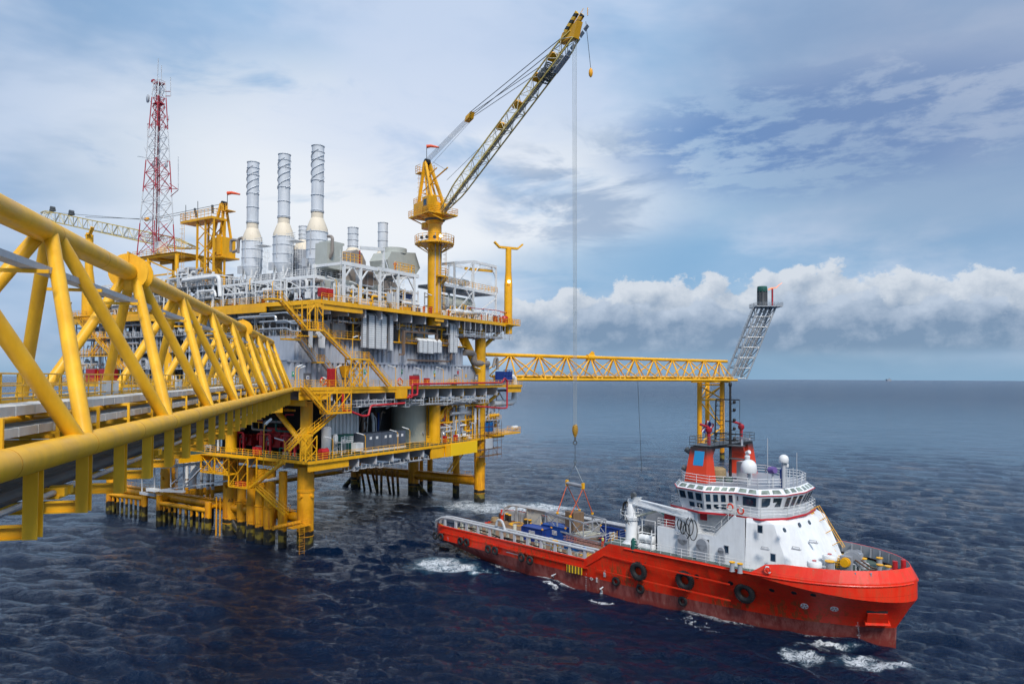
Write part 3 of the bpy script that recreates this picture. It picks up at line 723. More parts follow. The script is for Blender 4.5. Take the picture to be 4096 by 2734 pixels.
def ship():
    T=thing('supply_ship','red offshore supply ship with white superstructure lying beside the platform','ship',SH((-35,0,0)))
    # --- hull shell
    st=[-70.5,-70,-69,-67.5,-66,-64,-61,-57,-52,-46,-40,-36.6,-35.5,-34.5,-33.5,-32.4,-30,-26,-22,-18,-15,-12,-10,-8,-6,-4.5,-3,-2,-1,0,.7,1.3,1.7,2.,2.1]
    def section(a):
        top=ztop(a);zk=interp(a,(-14,2.1),(top-.15,5.5)) if a>-14 else top-.15
        hd=hb_deck(a);ac=min(a,0.)
        zbot=interp(a,(-71,-66,-60,-54,0),(2.0,1.5,.3,-1.2,-2.))
        pts=[]
        stem=lambda z:interp(z,(-2,0,2,5.4,5.5,8),(0,0,.05,1.95,2.1,2.1))
        for z in (zbot,.0,1.,2.05,3.2,4.4,zk,top):
            z=max(z,zbot);z=min(z,top)
            if z>=zk-.01 or a<-55 and z>2.: h=hd
            else:
                am=min(a,stem(z))
                k=max(0,min(1,z/zk));w=hb_wl(min(am,0)) if a<=0 else 0
                if a>-56:
                    f=k**1.15
                    s=stem(z)
                    hd2=9.3*max(0,1-max(0,(a+14+ (2.1-s)*.9)/16.1)**(2.5))**.60 if a>-14 else 9.3
                    h=w+(hd2*.93-w)*f if a>-30 else w+(9.3-w)*min(1,k*1.15)
                    h=h if a<stem(z) else 0
                    if a>-30 and a<-14: h=w+((9.3-.65*(a+30)/16.)-w)*f
                else:
                    h=min(hd,interp(z,(-1.2,2.0),(hb_wl(a)*.9,9.1)))
                h=min(h,hd)
            pts.append((min(a,stem(z)),h,z))
        return pts
    hb=MB(SH);secs=[section(a) for a in st]
    for sgn in (1,-1):
        idx=[[hb.V((p[0],p[1]*sgn,p[2])) for p in s] for s in secs]
        for A,B in zip(idx,idx[1:]):
            for j in range(len(A)-1): hb.f.append([A[j],B[j],B[j+1],A[j+1]])
    L=[(p[0],p[1],min(p[2],2.7)) for p in secs[0]];hb.poly(L+[(p[0],-p[1],p[2]) for p in L[::-1]])
    for s,s2 in zip(secs,secs[1:]): hb.poly([(s[0][0],s[0][1],s[0][2]),(s2[0][0],s2[0][1],s2[0][2]),(s2[0][0],-s2[0][1],s2[0][2]),(s[0][0],-s[0][1],s[0][2])])
    hull=hb.build('hull',M['hull'],T,sharp=28)
    # bow bulwark, leaning inwards
    bw=MB(SH);bi=MB(SH);rows=[];bs=[-12.4,-11,-9,-7,-5,-3.5,-2,-1,-.2,.6,1.2,1.7,2.,2.1]
    for a in bs:
        h=hb_deck(a);zt=ztop(a);k=min(1,(a+12.4)/1.8);top=zt+1.25*k;inn=.55*k
        f=max(0,h-inn) ;a2=a-.55*max(0,(a+4)/6.1)*k
        rows.append(((a,h,zt-.02),(a2,f,top),(a2-.1*0,max(0,f-.16),top),(a2-.12,max(0,f-.16),zt-.1)))
    for sg in (1,-1):
        for A,B in zip(rows,rows[1:]):
            for b_,i0,i1 in ((bw,0,1),(bw,1,2),(bi,2,3)):
                b_.poly([(q[0],q[1]*sg,q[2]) for q in (A[i0],B[i0],B[i1],A[i1])])
    bw.build('bow_bulwark',M['hull'],T);bi.build('bulwark_lining',M['grey'],T)
    s=MB(SH)
    for sg in (1,-1):
        for a in np.arange(-11,0,1.25):
            h=hb_deck(a)-.8;s.bar((a,sg*h,ztop(a)),(a,sg*(h+.05),ztop(a)+1.1),.12,.5)
    s.each('bulwark_stiffener',M['grey'],T)
    # rubbing bands and edge line
    f=MB(SH)
    for sg in (1,-1):
        f.pipe([(a,sg*(hb_deck(a)+.02),ztop(a)-.25) for a in st if -32<=a<=2.05],.11,6)
        f.bar((-68,sg*9.32,3.3),(-36,sg*9.32,3.3),.1,.22);f.bar((-68,sg*9.32,4.4),(-36.6,sg*9.32,4.4),.16,.2)
        f.bar((-34.5,sg*9.32,3.4),(-15,sg*9.2,3.6),.08,.16);f.bar((-33.5,sg*9.32,5.6),(-15,sg*9.32,5.5),.08,.14)
        f.bar((-36.5,sg*9.34,3.5),(-33.4,sg*9.34,5.5),.08,.12)
    f.build('fender_strake',M['hull'],T)
    # --- decks
    def deckpoly(a0,a1,z,inset=.15,n=24):
        aa=np.linspace(a0,a1,n);return [(a,hb_deck(a)-inset) for a in aa]+[(a,-(hb_deck(a)-inset)) for a in aa[::-1]]
    d=MB(SH);d.prism(deckpoly(-69.8,-33,2,.75),2.4,2.6);d.build('cargo_deck',M['wood_deck'],T)
    d=MB(SH);pts=deckpoly(-33.4,1.6,7.2);d.prism(pts,7.0,7.25);d.build('forecastle_deck',M['sdeck'],T)
    d=MB(SH);d.box(-33.6,-33.3,-9,9,2.6,7.0);d.build('forecastle_bulkhead',M['lgrey'],T)
    # inner bulwark side (grey) of the aft deck
    for sg in (1,-1):
        w=MB(SH);w.box(-67,-36.5,sg*9.02-.03,sg*9.02+.03,2.6,4.45)
        for a_,a2_ in zip((-69.9,-69,-68),(-69,-68,-67)): w.poly([(a_,sg*(hb_deck(a_)-.12),2.6),(a2_,sg*(hb_deck(a2_)-.12),2.6),(a2_,sg*(hb_deck(a2_)-.12),4.45),(a_,sg*(hb_deck(a_)-.12),4.45)])
        for a in np.arange(-66,-37,1.9): w.bar((a,sg*8.8,2.6),(a,sg*8.8,4.4),.1,.35)
        w.build('bulwark_lining',M['lgrey'],T)
    # cargo crash rails
    r=MB(SH);z=5.75
    def crash(sg,b1,b2,name):
        r=MB(SH)
        aft=[(-70.2,sg*(b1-.4),3.6),(-69.6,sg*b1,4.9),(-68.2,sg*b1,5.6),(-66.5,sg*b1,z),(-35.4,sg*b1,z-.15)]
        r.pipe(aft,.19,8);r.pipe([(p[0],sg*b2,p[2]) for p in aft],.19,8)
        for a in np.arange(-68.,-36,2.15): r.bar((a,sg*b1,z),(a,sg*b2,z),.09,.06)
        r.build(name,M['lgrey'],T)
        q=MB(SH)
        for k,a in enumerate(np.arange(-67.3,-36,2.75)):
            if sg<0 and k>3: break
            q.hull2([(a-.38,sg*(b1+.1),2.6),(a+.38,sg*(b1+.1),2.6),(a+.38,sg*(b1-.1),2.6),(a-.38,sg*(b1-.1),2.6)],[(a-.18,sg*(b1+.1),z),(a+.18,sg*(b1+.1),z),(a+.18,sg*(b1-.1),z),(a-.18,sg*(b1-.1),z)])
        q.build('crash_rail_post',M['lgrey'],T)
    crash(1,8.7,7.6,'crash_rail');crash(-1,8.7,7.8,'crash_rail')
    # near side inner posts, pipes and hoses under the rail
    q=MB(SH)
    for a in np.arange(-66,-37,1.55): q.box(a-.22,a+.22,7.25,7.55,2.6,5.6)
    q.each('inner_rail_post',M['cream'],T)
    q=MB(SH);rr=random.Random(4)
    for k in range(7):
        pts=[(-64+j*2.2,8.15+.25*math.sin(j*1.3+k),4.5-.13*k+.38*math.sin(j*.9+k*2)) for j in range(int(6+rr.random()*7))]
        off=k*2.3;q.pipe([(p[0]+off,p[1],p[2]) for p in pts if p[0]+off<-37],.09,6)
    q.each('cargo_hose',M['black'],T)
    q=MB(SH);q.tube((-48,8.3,3.9),(-38,8.3,3.7),.12,8);q.tube((-47,8.3,5.0),(-37,8.5,4.9),.1,8)
    for a in (-46,-44,-41.5,-39): q.tube((a,8.3,2.6),(a,8.3,4.),.1,8)
    q.build('deck_piping',M['wht'],T)
    # far side solid crash wall with openings
    wl=MB(SH);b=-8.0
    segs=[(-64.0,-60.6),(-59.0,-51.2),(-49.6,-35)]
    for a0,a1 in segs: wl.box(a0,a1,b-.35,b,2.6,5.6)
    for a0,a1 in ((-60.6,-59.),(-51.2,-49.6)): wl.box(a0,a1,b-.35,b,2.6,3.1);wl.box(a0,a1,b-.35,b,4.9,5.6)
    wl.build('crash_wall',M['patch'],T)
    # --- superstructure
    w=7.6;zd=7.25;zb=13.2
    h=MB(SH)
    # side profile prism of the lower house (port/starboard symmetric), front faces chamfered
    lowo=[(-26,w),(-10.4,w),(-8.3,w),(-6.7,5.2),(-5.9,0),(-6.7,-5.2),(-8.3,-w),(-10.4,-w),(-26,-w)]
    lowo=[(-14.,w,zd),(-9.3,w-1.5,zd),(-7.0,3.6,zd),(-6.6,-3.6,zd),(-9.3,-(w-1.5),zd),(-14.,-w,zd)]
    topo=[(-13.8,w,12.6),(-11.0,w-1.2,12.6),(-9.6,4.6,12.6),(-9.4,-4.6,12.6),(-11.0,-(w-1.2),12.6),(-13.8,-w,12.6)]
    h.hull2(lowo,topo)
    cap=[(-13.8,w,13.15),(-12.2,w-.9,13.15),(-11.2,5.,13.15),(-11.1,-5.,13.15),(-12.2,-(w-.9),13.15),(-13.8,-w,13.15)]
    h.hull2(topo,cap)
    h.build('deckhouse_front',M['shipw'],T,sharp=22)
    h=MB(SH)
    h.prism([(-26,w),(-26,-w),(-19.8,-w),(-19.8,w)],zd,10.35)
    h.prism([(-19.8,w-.02),(-18.6,w-.02),(-18.6,w-1.8),(-19.8,w-1.8)],9.8,10.35)
    h.prism([(-19.8,w-1.8),(-18.6,w-1.8),(-18.6,-w),(-19.8,-w)],zd,10.35)
    h.prism([(-18.6,w),(-14,w),(-14,-w),(-18.6,-w)],zd,10.35)
    # upper tier with stair recess on the side
    h.prism([(-23.3,w),(-20.2,w-.02),(-20.2,-w),(-23.3,-w)],10.35,13.)
    h.prism([(-20.2,w-2.2),(-14,w-2.2),(-14,-w),(-20.2,-w)],10.35,13.)
    h.hull2([(-17.7,w,10.35),(-14,w,10.35),(-14,w-.12,10.35),(-17.7,w-.12,10.35)],[(-15.4,w,13.1),(-14,w,13.1),(-14,w-.12,13.1),(-15.4,w-.12,13.1)])
    h.build('deckhouse',M['shipw'],T)
    # house windows, door, details
    for k,x,y in (('I',1400,468),('I',1015,698),('I',1548,793)):
        o=sb(k,x,y,w+.02);f=MB(SH);f.box(o[0]-.34,o[0]+.34,o[1],o[1]+.05,o[2]-.48,o[2]+.48);f=f.build('window_frame',M['lgrey'],T)
        g=MB(SH);g.box(o[0]-.26,o[0]+.26,o[1]+.03,o[1]+.07,o[2]-.4,o[2]+.4);g.build('window_pane',M['glass'],f)
    for k,x,y,sx,syy,hh,mm in (('G',1200,790,1.4,.5,2.1,'grey'),('G',1445,870,1.5,.6,1.9,'grey'),('G',1675,880,.8,.4,1.6,'grey')):
        o=sb(k,x,y,w+.3);f=MB(SH);f.box(o[0]-sx/2,o[0]+sx/2,w,w+syy,zd,zd+hh)
        f.lathe((o[0],w,zd+hh),[(sx/2,0),(sx/2,syy)],14,(0,1,0));f.build('vent_locker',M[mm],T)
    f=MB(SH);f.box(-19.75,-18.65,w-1.75,w-1.7,zd,9.5);f.build('side_door',M['lgrey'],T)
    for k,x,y in (('I',480,520),('I',1460,690),('I',1815,690),('I',2010,615)):
        o=sb(k,x,y,w+.1) if x<1700 else SH.onx(c(k,x,y),-8.2 if x<1900 else -7.9)
        f=MB(SH);f.box(o[0]-.5,o[0]+.5,o[1]-.05,o[1]+.25,o[2]-.15,o[2]);f.tube((o[0]-.4,o[1]+.2,o[2]+.2),(o[0]+.4,o[1]+.2,o[2]+.2),.04,6);f.tube((o[0]-.4,o[1]+.2,o[2]),(o[0]-.4,o[1]+.2,o[2]+.2),.04,6);f.tube((o[0]+.4,o[1]+.2,o[2]),(o[0]+.4,o[1]+.2,o[2]+.2),.04,6);f.build('wall_light',M['lgrey'],T)
    # round portholes on the sloping front
    for x,y in ((1675,480),(1848,420),(1958,392),(2112,345)):
        px=c('I',x,y);best=None
        for bb in np.linspace(7,-8,121):
            o=SH.ony(px,bb)
            if 10.5<o[2]<12.6:
                # plane of the front between (-6.8,z7.25) and (-9.5,z12.6)
                ap=-6.7-2.8*(o[2]-7.25)/5.35
                e=abs(o[0]-ap)
                if best is None or e<best[0]: best=(e,o)
        o=best[1];f=MB(SH);f.lathe((o[0]+.02,o[1],o[2]),[(.28,-.05),(.28,.05)],14,(.88,0,.47));p=f.build('porthole',M['glass'],T)
    # handrails on weather deck
    r=MB(SH);r.rail([(a,hb_deck(a)-.12,ztop(a)) for a in (-32.2,-26,-20,-14.5,-12.6)],1.1,.03,1.7);r.build('handrail',M['wht'],T)
    r=MB(SH);r.rail([(a,-hb_deck(a)+.12,ztop(a)) for a in (-32.2,-26,-20,-12.6)],1.1,.03,1.9);r.build('handrail',M['wht'],T)
    # --- bridge deck and wheelhouse
    bd=[(-24.7,6.4),(-19.6,8.2),(-16.2,7.0),(-12.3,7.2),(-10.4,4.2),(-9.9,0)];bd=bd+[(p[0],-p[1]) for p in bd[::-1]]
    d=MB(SH);d.prism(bd,13.05,13.25);d.build('bridge_deck',M['lgrey'],T)
    d=MB(SH)
    for p,q in zip(bd,bd[1:]+bd[:1]): d.bar((p[0],p[1],13.1),(q[0],q[1],13.1),.16,.22)
    d.build('deck_edge_pipe',M['rpipe'],T)
    d=MB(SH);pp=[(p[0]*1.,p[1]*.985,13.25) for p in bd];d.rail(pp[1:-1],1.15,.035,1.5,3);d.rail([pp[1],pp[0],pp[-1],pp[-2]],1.1,.035,1.5);d.build('handrail',M['wht'],T)
    wb=[(-24.,5.2),(-22.6,7.2),(-19.,7.9),(-15.9,6.0),(-13.1,6.0),(-11.5,3.6),(-11.1,0)];wb=wb+[(p[0],-p[1]) for p in wb[-2::-1]]
    we=[(-24.6,5.6),(-22.9,7.9),(-18.8,8.7),(-15.6,6.8),(-12.6,6.9),(-10.5,4.3),(-9.9,0)];we=we+[(p[0],-p[1]) for p in we[-2::-1]]
    wr=[(-24.2,5.2),(-22.6,7.3),(-18.7,8.1),(-15.5,6.2),(-12.9,6.3),(-11.2,3.9),(-10.7,0)];wr=wr+[(p[0],-p[1]) for p in wr[-2::-1]]
    z0,z1,z2=13.25,15.75,16.45
    L=lambda P_,z:[(p[0],p[1],z) for p in P_]
    h=MB(SH);h.hull2(L(wb,z0),L(we,z1));h.build('wheelhouse',M['shipw'],T,sharp=10)
    h=MB(SH);h.hull2(L(we,z1+.06),L(wr,z2));h.build('wheelhouse_eave',M['shipw'],T,sharp=10)
    h=MB(SH);h.hull2(L(wr,z2+.003),L(wr,z2+.08));h.build('wheelhouse_roof',M['grey'],T)
    d=MB(SH)
    for p,q in zip(we,we[1:]+we[:1]): d.bar((p[0],p[1],z1+.03),(q[0],q[1],z1+.03),.14,.1)
    d.build('eave_pipe',M['rpipe'],T)
    # windows on each facet: (facet index, [(t0,t1,z0,z1)...])
    def facet(k,t,f,out=.03):
        a,b=wb[k],wb[k+1];a2,b2=we[k],we[k+1]
        lo=(a[0]+(b[0]-a[0])*t,a[1]+(b[1]-a[1])*t,z0);hi=(a2[0]+(b2[0]-a2[0])*t,a2[1]+(b2[1]-a2[1])*t,z1)
        p=lerp(lo,hi,f);n=nrm((-(b[1]-a[1])*-1,-(b[0]-a[0]),0));n=nrm((-(b[1]-a[1]),(b[0]-a[0]),0))
        return (p[0]+n[0]*out,p[1]+n[1]*out,p[2])
    def win(k,t0,t1,f0,f1):
        for e,o,nm,mm,par in ((.0,.03,'window_frame','shipw2',None),(.05,.05,'window_pane','glass',1)):
            g=MB(SH);dt=.035 if par else 0;df=.03 if par else 0
            g.poly([facet(k,t0+dt,f0+df,o),facet(k,t1-dt,f0+df,o),facet(k,t1-dt,f1-df,o),facet(k,t0+dt,f1-df,o)])
            if par is None: fr=g.build(nm,M[mm],T)
            else: g.build(nm,M[mm],fr)
    n=len(wb)
    spec={0:[(.15,.85,.50,.92)],1:[(.03,.33,.50,.93),(.36,.64,.50,.93),(.67,.97,.50,.93),(.36,.64,.12,.42),(.67,.97,.12,.42)],2:[(.03,.25,.50,.93),(.27,.49,.50,.93),(.51,.73,.50,.93),(.76,.95,.50,.93),(.03,.25,.12,.42),(.27,.49,.12,.42),(.51,.73,.12,.42)],3:[(.04,.16,.62,.9),(.30,.94,.42,.94)],4:[(.08,.48,.42,.93),(.52,.92,.42,.93)],5:[(.04,.34,.30,.93),(.37,.65,.30,.93),(.68,.97,.30,.93)]}
    fixn=[0]
    for k in range(6):
        for wv in spec.get(k,[]): win(k,*wv)
    for k in (6,7): 
        for t0 in (.03,.37,.68): win(k,t0,t0+.28,.35,.93)
    # skylights in the eave
    def efacet(k,t,f):
        a,b=we[k],we[k+1];a2,b2=wr[k],wr[k+1]
        lo=(a[0]+(b[0]-a[0])*t,a[1]+(b[1]-a[1])*t,z1+.06);hi=(a2[0]+(b2[0]-a2[0])*t,a2[1]+(b2[1]-a2[1])*t,z2)
        p=lerp(lo,hi,f);n_=nrm((-(b[1]-a[1]),(b[0]-a[0]),.9));return (p[0]+n_[0]*.02,p[1]+n_[1]*.02,p[2]+.02)
    for k,ts in ((0,(.2,)),(1,(.03,.36,.69)),(2,(.04,.28,.52,.76)),(3,(.1,.55)),(4,(.1,.55)),(5,(.05,.38,.7)),(6,(.05,.38,.7))):
        for t0 in ts:
            w_={0:.6,1:.26,2:.19,3:.36,4:.34}.get(k,.25)
            g=MB(SH);g.poly([efacet(k,t0,.22),efacet(k,t0+w_,.22),efacet(k,t0+w_-.02,.82),efacet(k,t0+.02,.82)]);g.build('skylight',M['glassg'],T)
    r=MB(SH);r.rail([(p[0]*1.+(.2 if p[0]<-18 else -.2),p[1]*.96,z2+.08) for p in wr],1.05,.035,1.6,3,True);r.build('handrail',M['wht'],T)
    # --- funnels and arch
    zf=z2+.08;zt=20.9
    def funnel(sg):
        o=MB(SH);y0,y1=sg*7.0,sg*4.6
        o.hull2([(-22.4,y0,zf),(-19.3,y0,zf),(-19.3,y1,zf),(-22.4,y1,zf)],[(-21.9,y0-sg*.7,zt),(-19.7,y0-sg*.7,zt),(-19.7,y1+sg*.3,zt),(-21.9,y1+sg*.3,zt)])
        return o
    for sg in (1,-1): funnel(sg).build('funnel',M['funnel'],T,sharp=20)
    a=MB(SH);a.box(-21.8,-19.7,-5.8,5.8,zt-.35,zt+.1);a.build('funnel_arch',M['funnel'],T)
    for sg in (1,-1):
        g=MB(SH);g.hull2([(-21.6,sg*4.4,zt-.35),(-19.9,sg*4.4,zt-.35),(-19.9,sg*3.6,zt-.35),(-21.6,sg*3.6,zt-.35)],[(-21.6,sg*4.6,zt-1.6),(-19.9,sg*4.6,zt-1.6),(-19.9,sg*4.5,zt-1.6),(-21.6,sg*4.5,zt-1.6)]);g.build('arch_bracket',M['funnel'],T)
    # blue panel on the near funnel
    fy=lambda z:7.0-.7*(z-zf)/(zt-zf)+.03
    fa=lambda a,z:(a,fy(z),z)
    g=MB(SH);g.poly([fa(-21.35,18.6),fa(-19.95,18.6),fa(-19.85+.0,20.4),fa(-21.25,20.4)]);g.build('blue_panel',M['cyan'],T)
    k=MB(SH);k.lathe((-22.3,5.4,19.9),[(.3,0),(.38,.9),(.3,.95),(.1,.5)],12,(-.75,0,.5));k.lathe((-22.3,-5.4,19.9),[(.3,0),(.38,.9),(.3,.95),(.1,.5)],12,(-.75,0,.5))
    k.lathe((-22.5,6.,17.9),[(.3,0),(.36,.7)],12,(-.8,.2,.3));k.each('exhaust_pipe',M['dgrey'],T)
    r=MB(SH);pl=[(-22.1,6.2,zt+.1),(-19.4,6.2,zt+.1),(-19.4,-6.2,zt+.1),(-22.1,-6.2,zt+.1)]
    d=MB(SH);d.box(-22.1,-19.4,-6.2,6.2,zt+.103,zt+.16);d.build('monitor_platform',M['dgrey'],T)
    r.rail(pl,1.15,.035,1.4,3,True);r.build('handrail',M['dgrey'],T)
    for sg in (1,-1):
        m_=MB(SH);y=sg*4.4;m_.tube((-20.4,y,zt+.1),(-20.4,y,zt+1.9),.22,10);m_.lathe((-20.4,y,zt+1.7),[(.3,0),(.42,.2),(.4,.55),(.15,.75)],12);m_.tube((-20.4,y,zt+2.4),(-21.5,y+.3,zt+2.75),.16,10);m_.build('fire_monitor',M['maroon'],T)
    # masts
    m_=MB(SH);mx,my=-18.9,1.6
    m_.tube((mx,my,zf),(mx,my,28.6),.2,10,.14);m_.tube((mx-1.,my,zf+4),(mx-1.,my,26.8),.06,6);m_.tube((mx-2.2,my,zt),(mx-2.,my,26.8),.1,8)
    for z in np.arange(21,26.8,.62): m_.tube((mx-2.1,my,z),(mx-1.,my,z),.04,5)
    for z,L_ in ((26.8,2.8),(22.4,3.6),(24.0,1.),(21.6,2.4)): m_.bar((mx-L_*.7,my,z),(mx+L_*.45,my,z),.14)
    m_.bar((mx-2.8,my,zf+3.2),(mx-1.9,my,22.3),.16)
    for z in (25.3,24.,22.9,26.3,21.5): m_.lathe((mx+.55,my,z),[(.12,0),(.2,.1),(.2,.3),(.12,.4)],10);m_.bar((mx,my,z),(mx+.6,my,z),.08)
    m_.lathe((mx,my,28.5),[(.16,0),(.22,.1),(.22,.4),(.1,.6)],10)
    for dx,zb_,zt_ in ((-.8,26.8,28.9),(1.3,22.4,26.8),(1.45,21.5,24.),):m_.tube((mx+dx,my,zb_),(mx+dx,my,zt_),.03,5)
    m_.build('mast',M['black'],T)
    m_=MB(SH);m_.box(mx-.2,mx+1.8,my-.6,my+.6,20.9,21.);m_.box(mx,mx+2.6,my-.5,my+.5,19.2,19.3);m_.build('mast_platform',M['dgrey'],T)
    m_=MB(SH);m_.tube((mx+1.6,my,21.),(mx+1.6,my,21.8),.15,8);m_.bar((mx+.2,my-.7,21.95),(mx+3.0,my+.7,21.95),.14,.22);m_.build('radar_scanner',M['lgrey'],T)
    m_=MB(SH);m_.lathe((mx+2.3,my,19.3),[(.3,0),(.35,.4),(.2,.6)],12);m_.tube((mx+2.2,my,20.1),(mx+2.7,my+.2,20.3),.25,10);m_.build('searchlight',M['wht'],T)
    for x,y,y2,rr_,bb in ((1127,968,808,.95,4.6),(1525,852,765,.56,3.5)):
        o=SH.ony(c('h',x,y),bb);o=(o[0],o[1],o[2])
        sc=rr_
        d=MB(SH);d.lathe(o,[(sc*.93,0),(sc,.1*sc),(sc,.75*sc),(sc*.92,1.12*sc),(sc*.7,1.45*sc),(sc*.38,1.64*sc),(.02,1.7*sc)],24);p=d.build('satellite_dome',M['wht'],T)
        d=MB(SH);d.tube((o[0],o[1],zf),o,.22,10);d.build('dome_post',M['lgrey'],T)
    d=MB(SH);o=SH.ony(c('h',1560,905),3.);d.lathe(o,[(.2,0),(.24,.1),(.2,.4),(.02,.5)],12);d.tube((o[0],o[1],zf),o,.05,6);d.build('small_dome',M['wht'],T)
    for x,y,b_ in ((1340,575,3.),(1673,740,1.5),(1633,910,2.)):
        o=SH.ony(c('h',x,y),b_);MB(SH).tube((o[0],o[1],zf),o,.045,6).build('whip_aerial',M['lgrey'],T)
    d=MB(SH);o=SH.ony(c('h',1400,940),4.);d.lathe((o[0]-.4,o[1],o[2]),[(.38,0),(.42,.4),(.38,.85)],12,(1,.3,.1));d.build('covered_light',M['purple'],T)
    d=MB(SH);d.tube((o[0],o[1],zf),(o[0],o[1],o[2]-.3),.14,8);d.build('light_post',M['lgrey'],T)
    d=MB(SH);o=SH.ony(c('h',1513,1100),3.2);d.lathe((o[0],o[1],zf),[(.35,0),(.3,1.2),(.36,2.1),(.15,2.3)],9);d.build('covered_compass',M['blue'],T)
    d=MB(SH);d.lathe((-20.2,2.6,zf+.1),[(1.,0),(1.15,.3),(1.1,1.2),(.8,1.45)],14);d.build('rope_bale',M['tan'],T)
    d=MB(SH);d.box(-22.3,-18.9,1.2,3.9,zf,zf+.35);d.lathe((-18.2,3.4,zf),[(.5,0),(.5,.5)],12);d.build('roof_locker',M['sdeck'],T)
    d=MB(SH);d.box(-18.4,-17.,-.6,.9,zf,zf+2.3);d.box(-22.6,-22.,3.2,4.2,zf,zf+1.8);d.each('roof_cabinet',M['lgrey'],T)
    # --- ladders on the sloping front
    l=MB(SH);
    a0=(-10.3,-2.6,13.2);a1=(-7.4,-3.0,8.6)
    for s_ in (-.3,.3): l.bar(add(a0,(0,s_,0)),add(a1,(0,s_,0)),.08,.1);l.tube(add(a0,(.9,s_,.7)),add(a1,(.9,s_,.6)),.04,6)
    for k in range(15):
        e=lerp(a0,a1,k/14.);l.tube(add(e,(0,-.3,0)),add(e,(0,.3,0)),.04,5)
        if k%4==0:
            for s_ in (-.3,.3): l.tube(add(e,(0,s_,0)),add(e,(.9,s_,.65)),.04,5)
    l.build('front_ladder',M['yel'],T)
    # stairs in side recess
    l=MB(SH);p,q=(-17.9,w-.6,10.4),(-15.2,w-.6,13.2);l.stair(p,q,1.,(0,1,0));l.treads(p,q,1.,(0,1,0));l.strail(p,q,1.,(0,1,0));l.rail([(-20.1,w-.1,10.35),(-17.9,w-.1,10.35)],1.1);l.build('side_stairs',M['wht'],T)
    l=MB(SH);l.box(-20.1,-19.2,w-.6,w-.45,12.,12.95);l.build('red_panel',M['red'],T)
    # --- deck crane
    K=thing_c(T)
    o=sz('G',490,690,zd);o=(-30.7,6.6,zd)
    d=MB(SH);d.lathe(o,[(1.2,0),(.95,.25),(.82,.5),(.82,3.1),(1.0,3.2),(1.0,3.6),(.68,3.8),(.68,5.0),(.5,5.3),(.02,5.4)],24);pc=d.build('crane_post',M['shipw'],T)
    d=MB(SH);d.pipe([(o[0]+1.5*math.cos(t_),o[1]+1.5*math.sin(t_),o[2]+4.4) for t_ in np.linspace(0,6.28,17)],.04,5)
    d.pipe([(o[0]+1.5*math.cos(t_),o[1]+1.5*math.sin(t_),o[2]+3.9) for t_ in np.linspace(0,6.28,17)],.04,5)
    for t_ in np.linspace(0,6.28,9)[:-1]: d.tube((o[0]+1.5*math.cos(t_),o[1]+1.5*math.sin(t_),o[2]+3.3),(o[0]+1.5*math.cos(t_),o[1]+1.5*math.sin(t_),o[2]+4.4),.04,5)
    d.build('post_rail',M['wht'],T)
    d=MB(SH);zc=o[2]+5.6
    d.hull2([(o[0]-.6,o[1]-.45,zc-.6),(o[0]+.7,o[1]-.45,zc-.75),(o[0]+.7,o[1]+.45,zc-.75),(o[0]-.6,o[1]+.45,zc-.6)],[(o[0]-.3,o[1]-.4,zc+.4),(o[0]+1.5,o[1]-.4,zc+.75),(o[0]+1.5,o[1]+.4,zc+.75),(o[0]-.3,o[1]+.4,zc+.4)])
    d.bar((o[0]+.4,o[1],zc+.05),(-20.6,7.5,12.35),.55,.8);d.bar((o[0]+.6,o[1]+.5,zc-.25),(-21.,7.95,12.05),.14,.2);d.bar((o[0]+2,o[1]+.4,zc+.35),(-22,7.9,12.8),.1,.12)
    d.build('crane_boom',M['shipw'],T)
    d=MB(SH);d.tube((o[0]+.8,o[1],zc-1.9),(o[0]+4.4,o[1]+.2,zc-.6),.17,10);d.build('boom_cylinder',M['cream'],T)
    d=MB(SH)
    for k in range(6):
        pts=[(o[0]-.7+.15*k+.5*math.sin(t_+k),o[1]+.75+.1*k,zc-1.4+1.5*math.sin(t_*.9+k*.5)) for t_ in np.linspace(0,2.6,8)];d.pipe(pts,.05,5)
    d.each('hydraulic_hose',M['black'],T)
    d=MB(SH);d.lathe((o[0]+.7,o[1]+.3,zc+1.),[(.35,0),(.35,.5)],12,(0,1,0));d.tube((o[0]+.2,o[1]+.3,zc+.4),(o[0]+.7,o[1]+.5,zc+1.),.12,8);d.build('crane_winch',M['dgrey'],T)
    d=MB(SH);bx=-21.3
    for k in range(5):
        R__=.5+.12*k;pts=[(bx+.5*k-1.2+R__*.6*math.sin(t_),7.95+.05*k,11.6-.35*k%1+R__*1.3*math.cos(t_)-.4) for t_ in np.linspace(.3,6.,14)];d.pipe(pts,.06,5)
    d.each('hanging_hose',M['black'],T)
    # winches and gear behind the crane
    d=MB(SH)
    for y_,a_ in ((3.,-28.2),(-3.2,-28.2)):
        d.lathe((a_,y_-1.6,9.6),[(1.9,0),(1.9,.12),(.8,.14),(.8,2.9),(1.9,2.92),(1.9,3.04)],24,(0,1,0));d.box(a_-1.,a_+1,y_-2,y_-1.7,7.25,9.8);d.box(a_-1.,a_+1,y_+1.6,y_+1.9,7.25,9.8)
    d.each('towing_winch',M['grey'],T)
    d=MB(SH);d.lathe((-28.2,1.7,9.6),[(1.6,0),(1.75,1.2),(1.6,2.5)],20,(0,1,0));d.build('winch_cover',M['teal'],T)
    d=MB(SH);d.lathe((-29.1,5.2,8.9),[(.75,0),(.75,.9),(.5,.92),(.5,1.3)],16,(0,1,0));d.box(-29.9,-28.,5.,6.3,7.25,8.6);d.build('winch_motor',M['dgrey'],T)
    d=MB(SH);d.box(-25.6,-23.5,5.0,6.6,10.35,11.5);d.lathe((-25.6,5.8,11.5),[(.8,0),(.8,2.1)],14,(1,0,0));d.build('generator_box',M['red'],T)
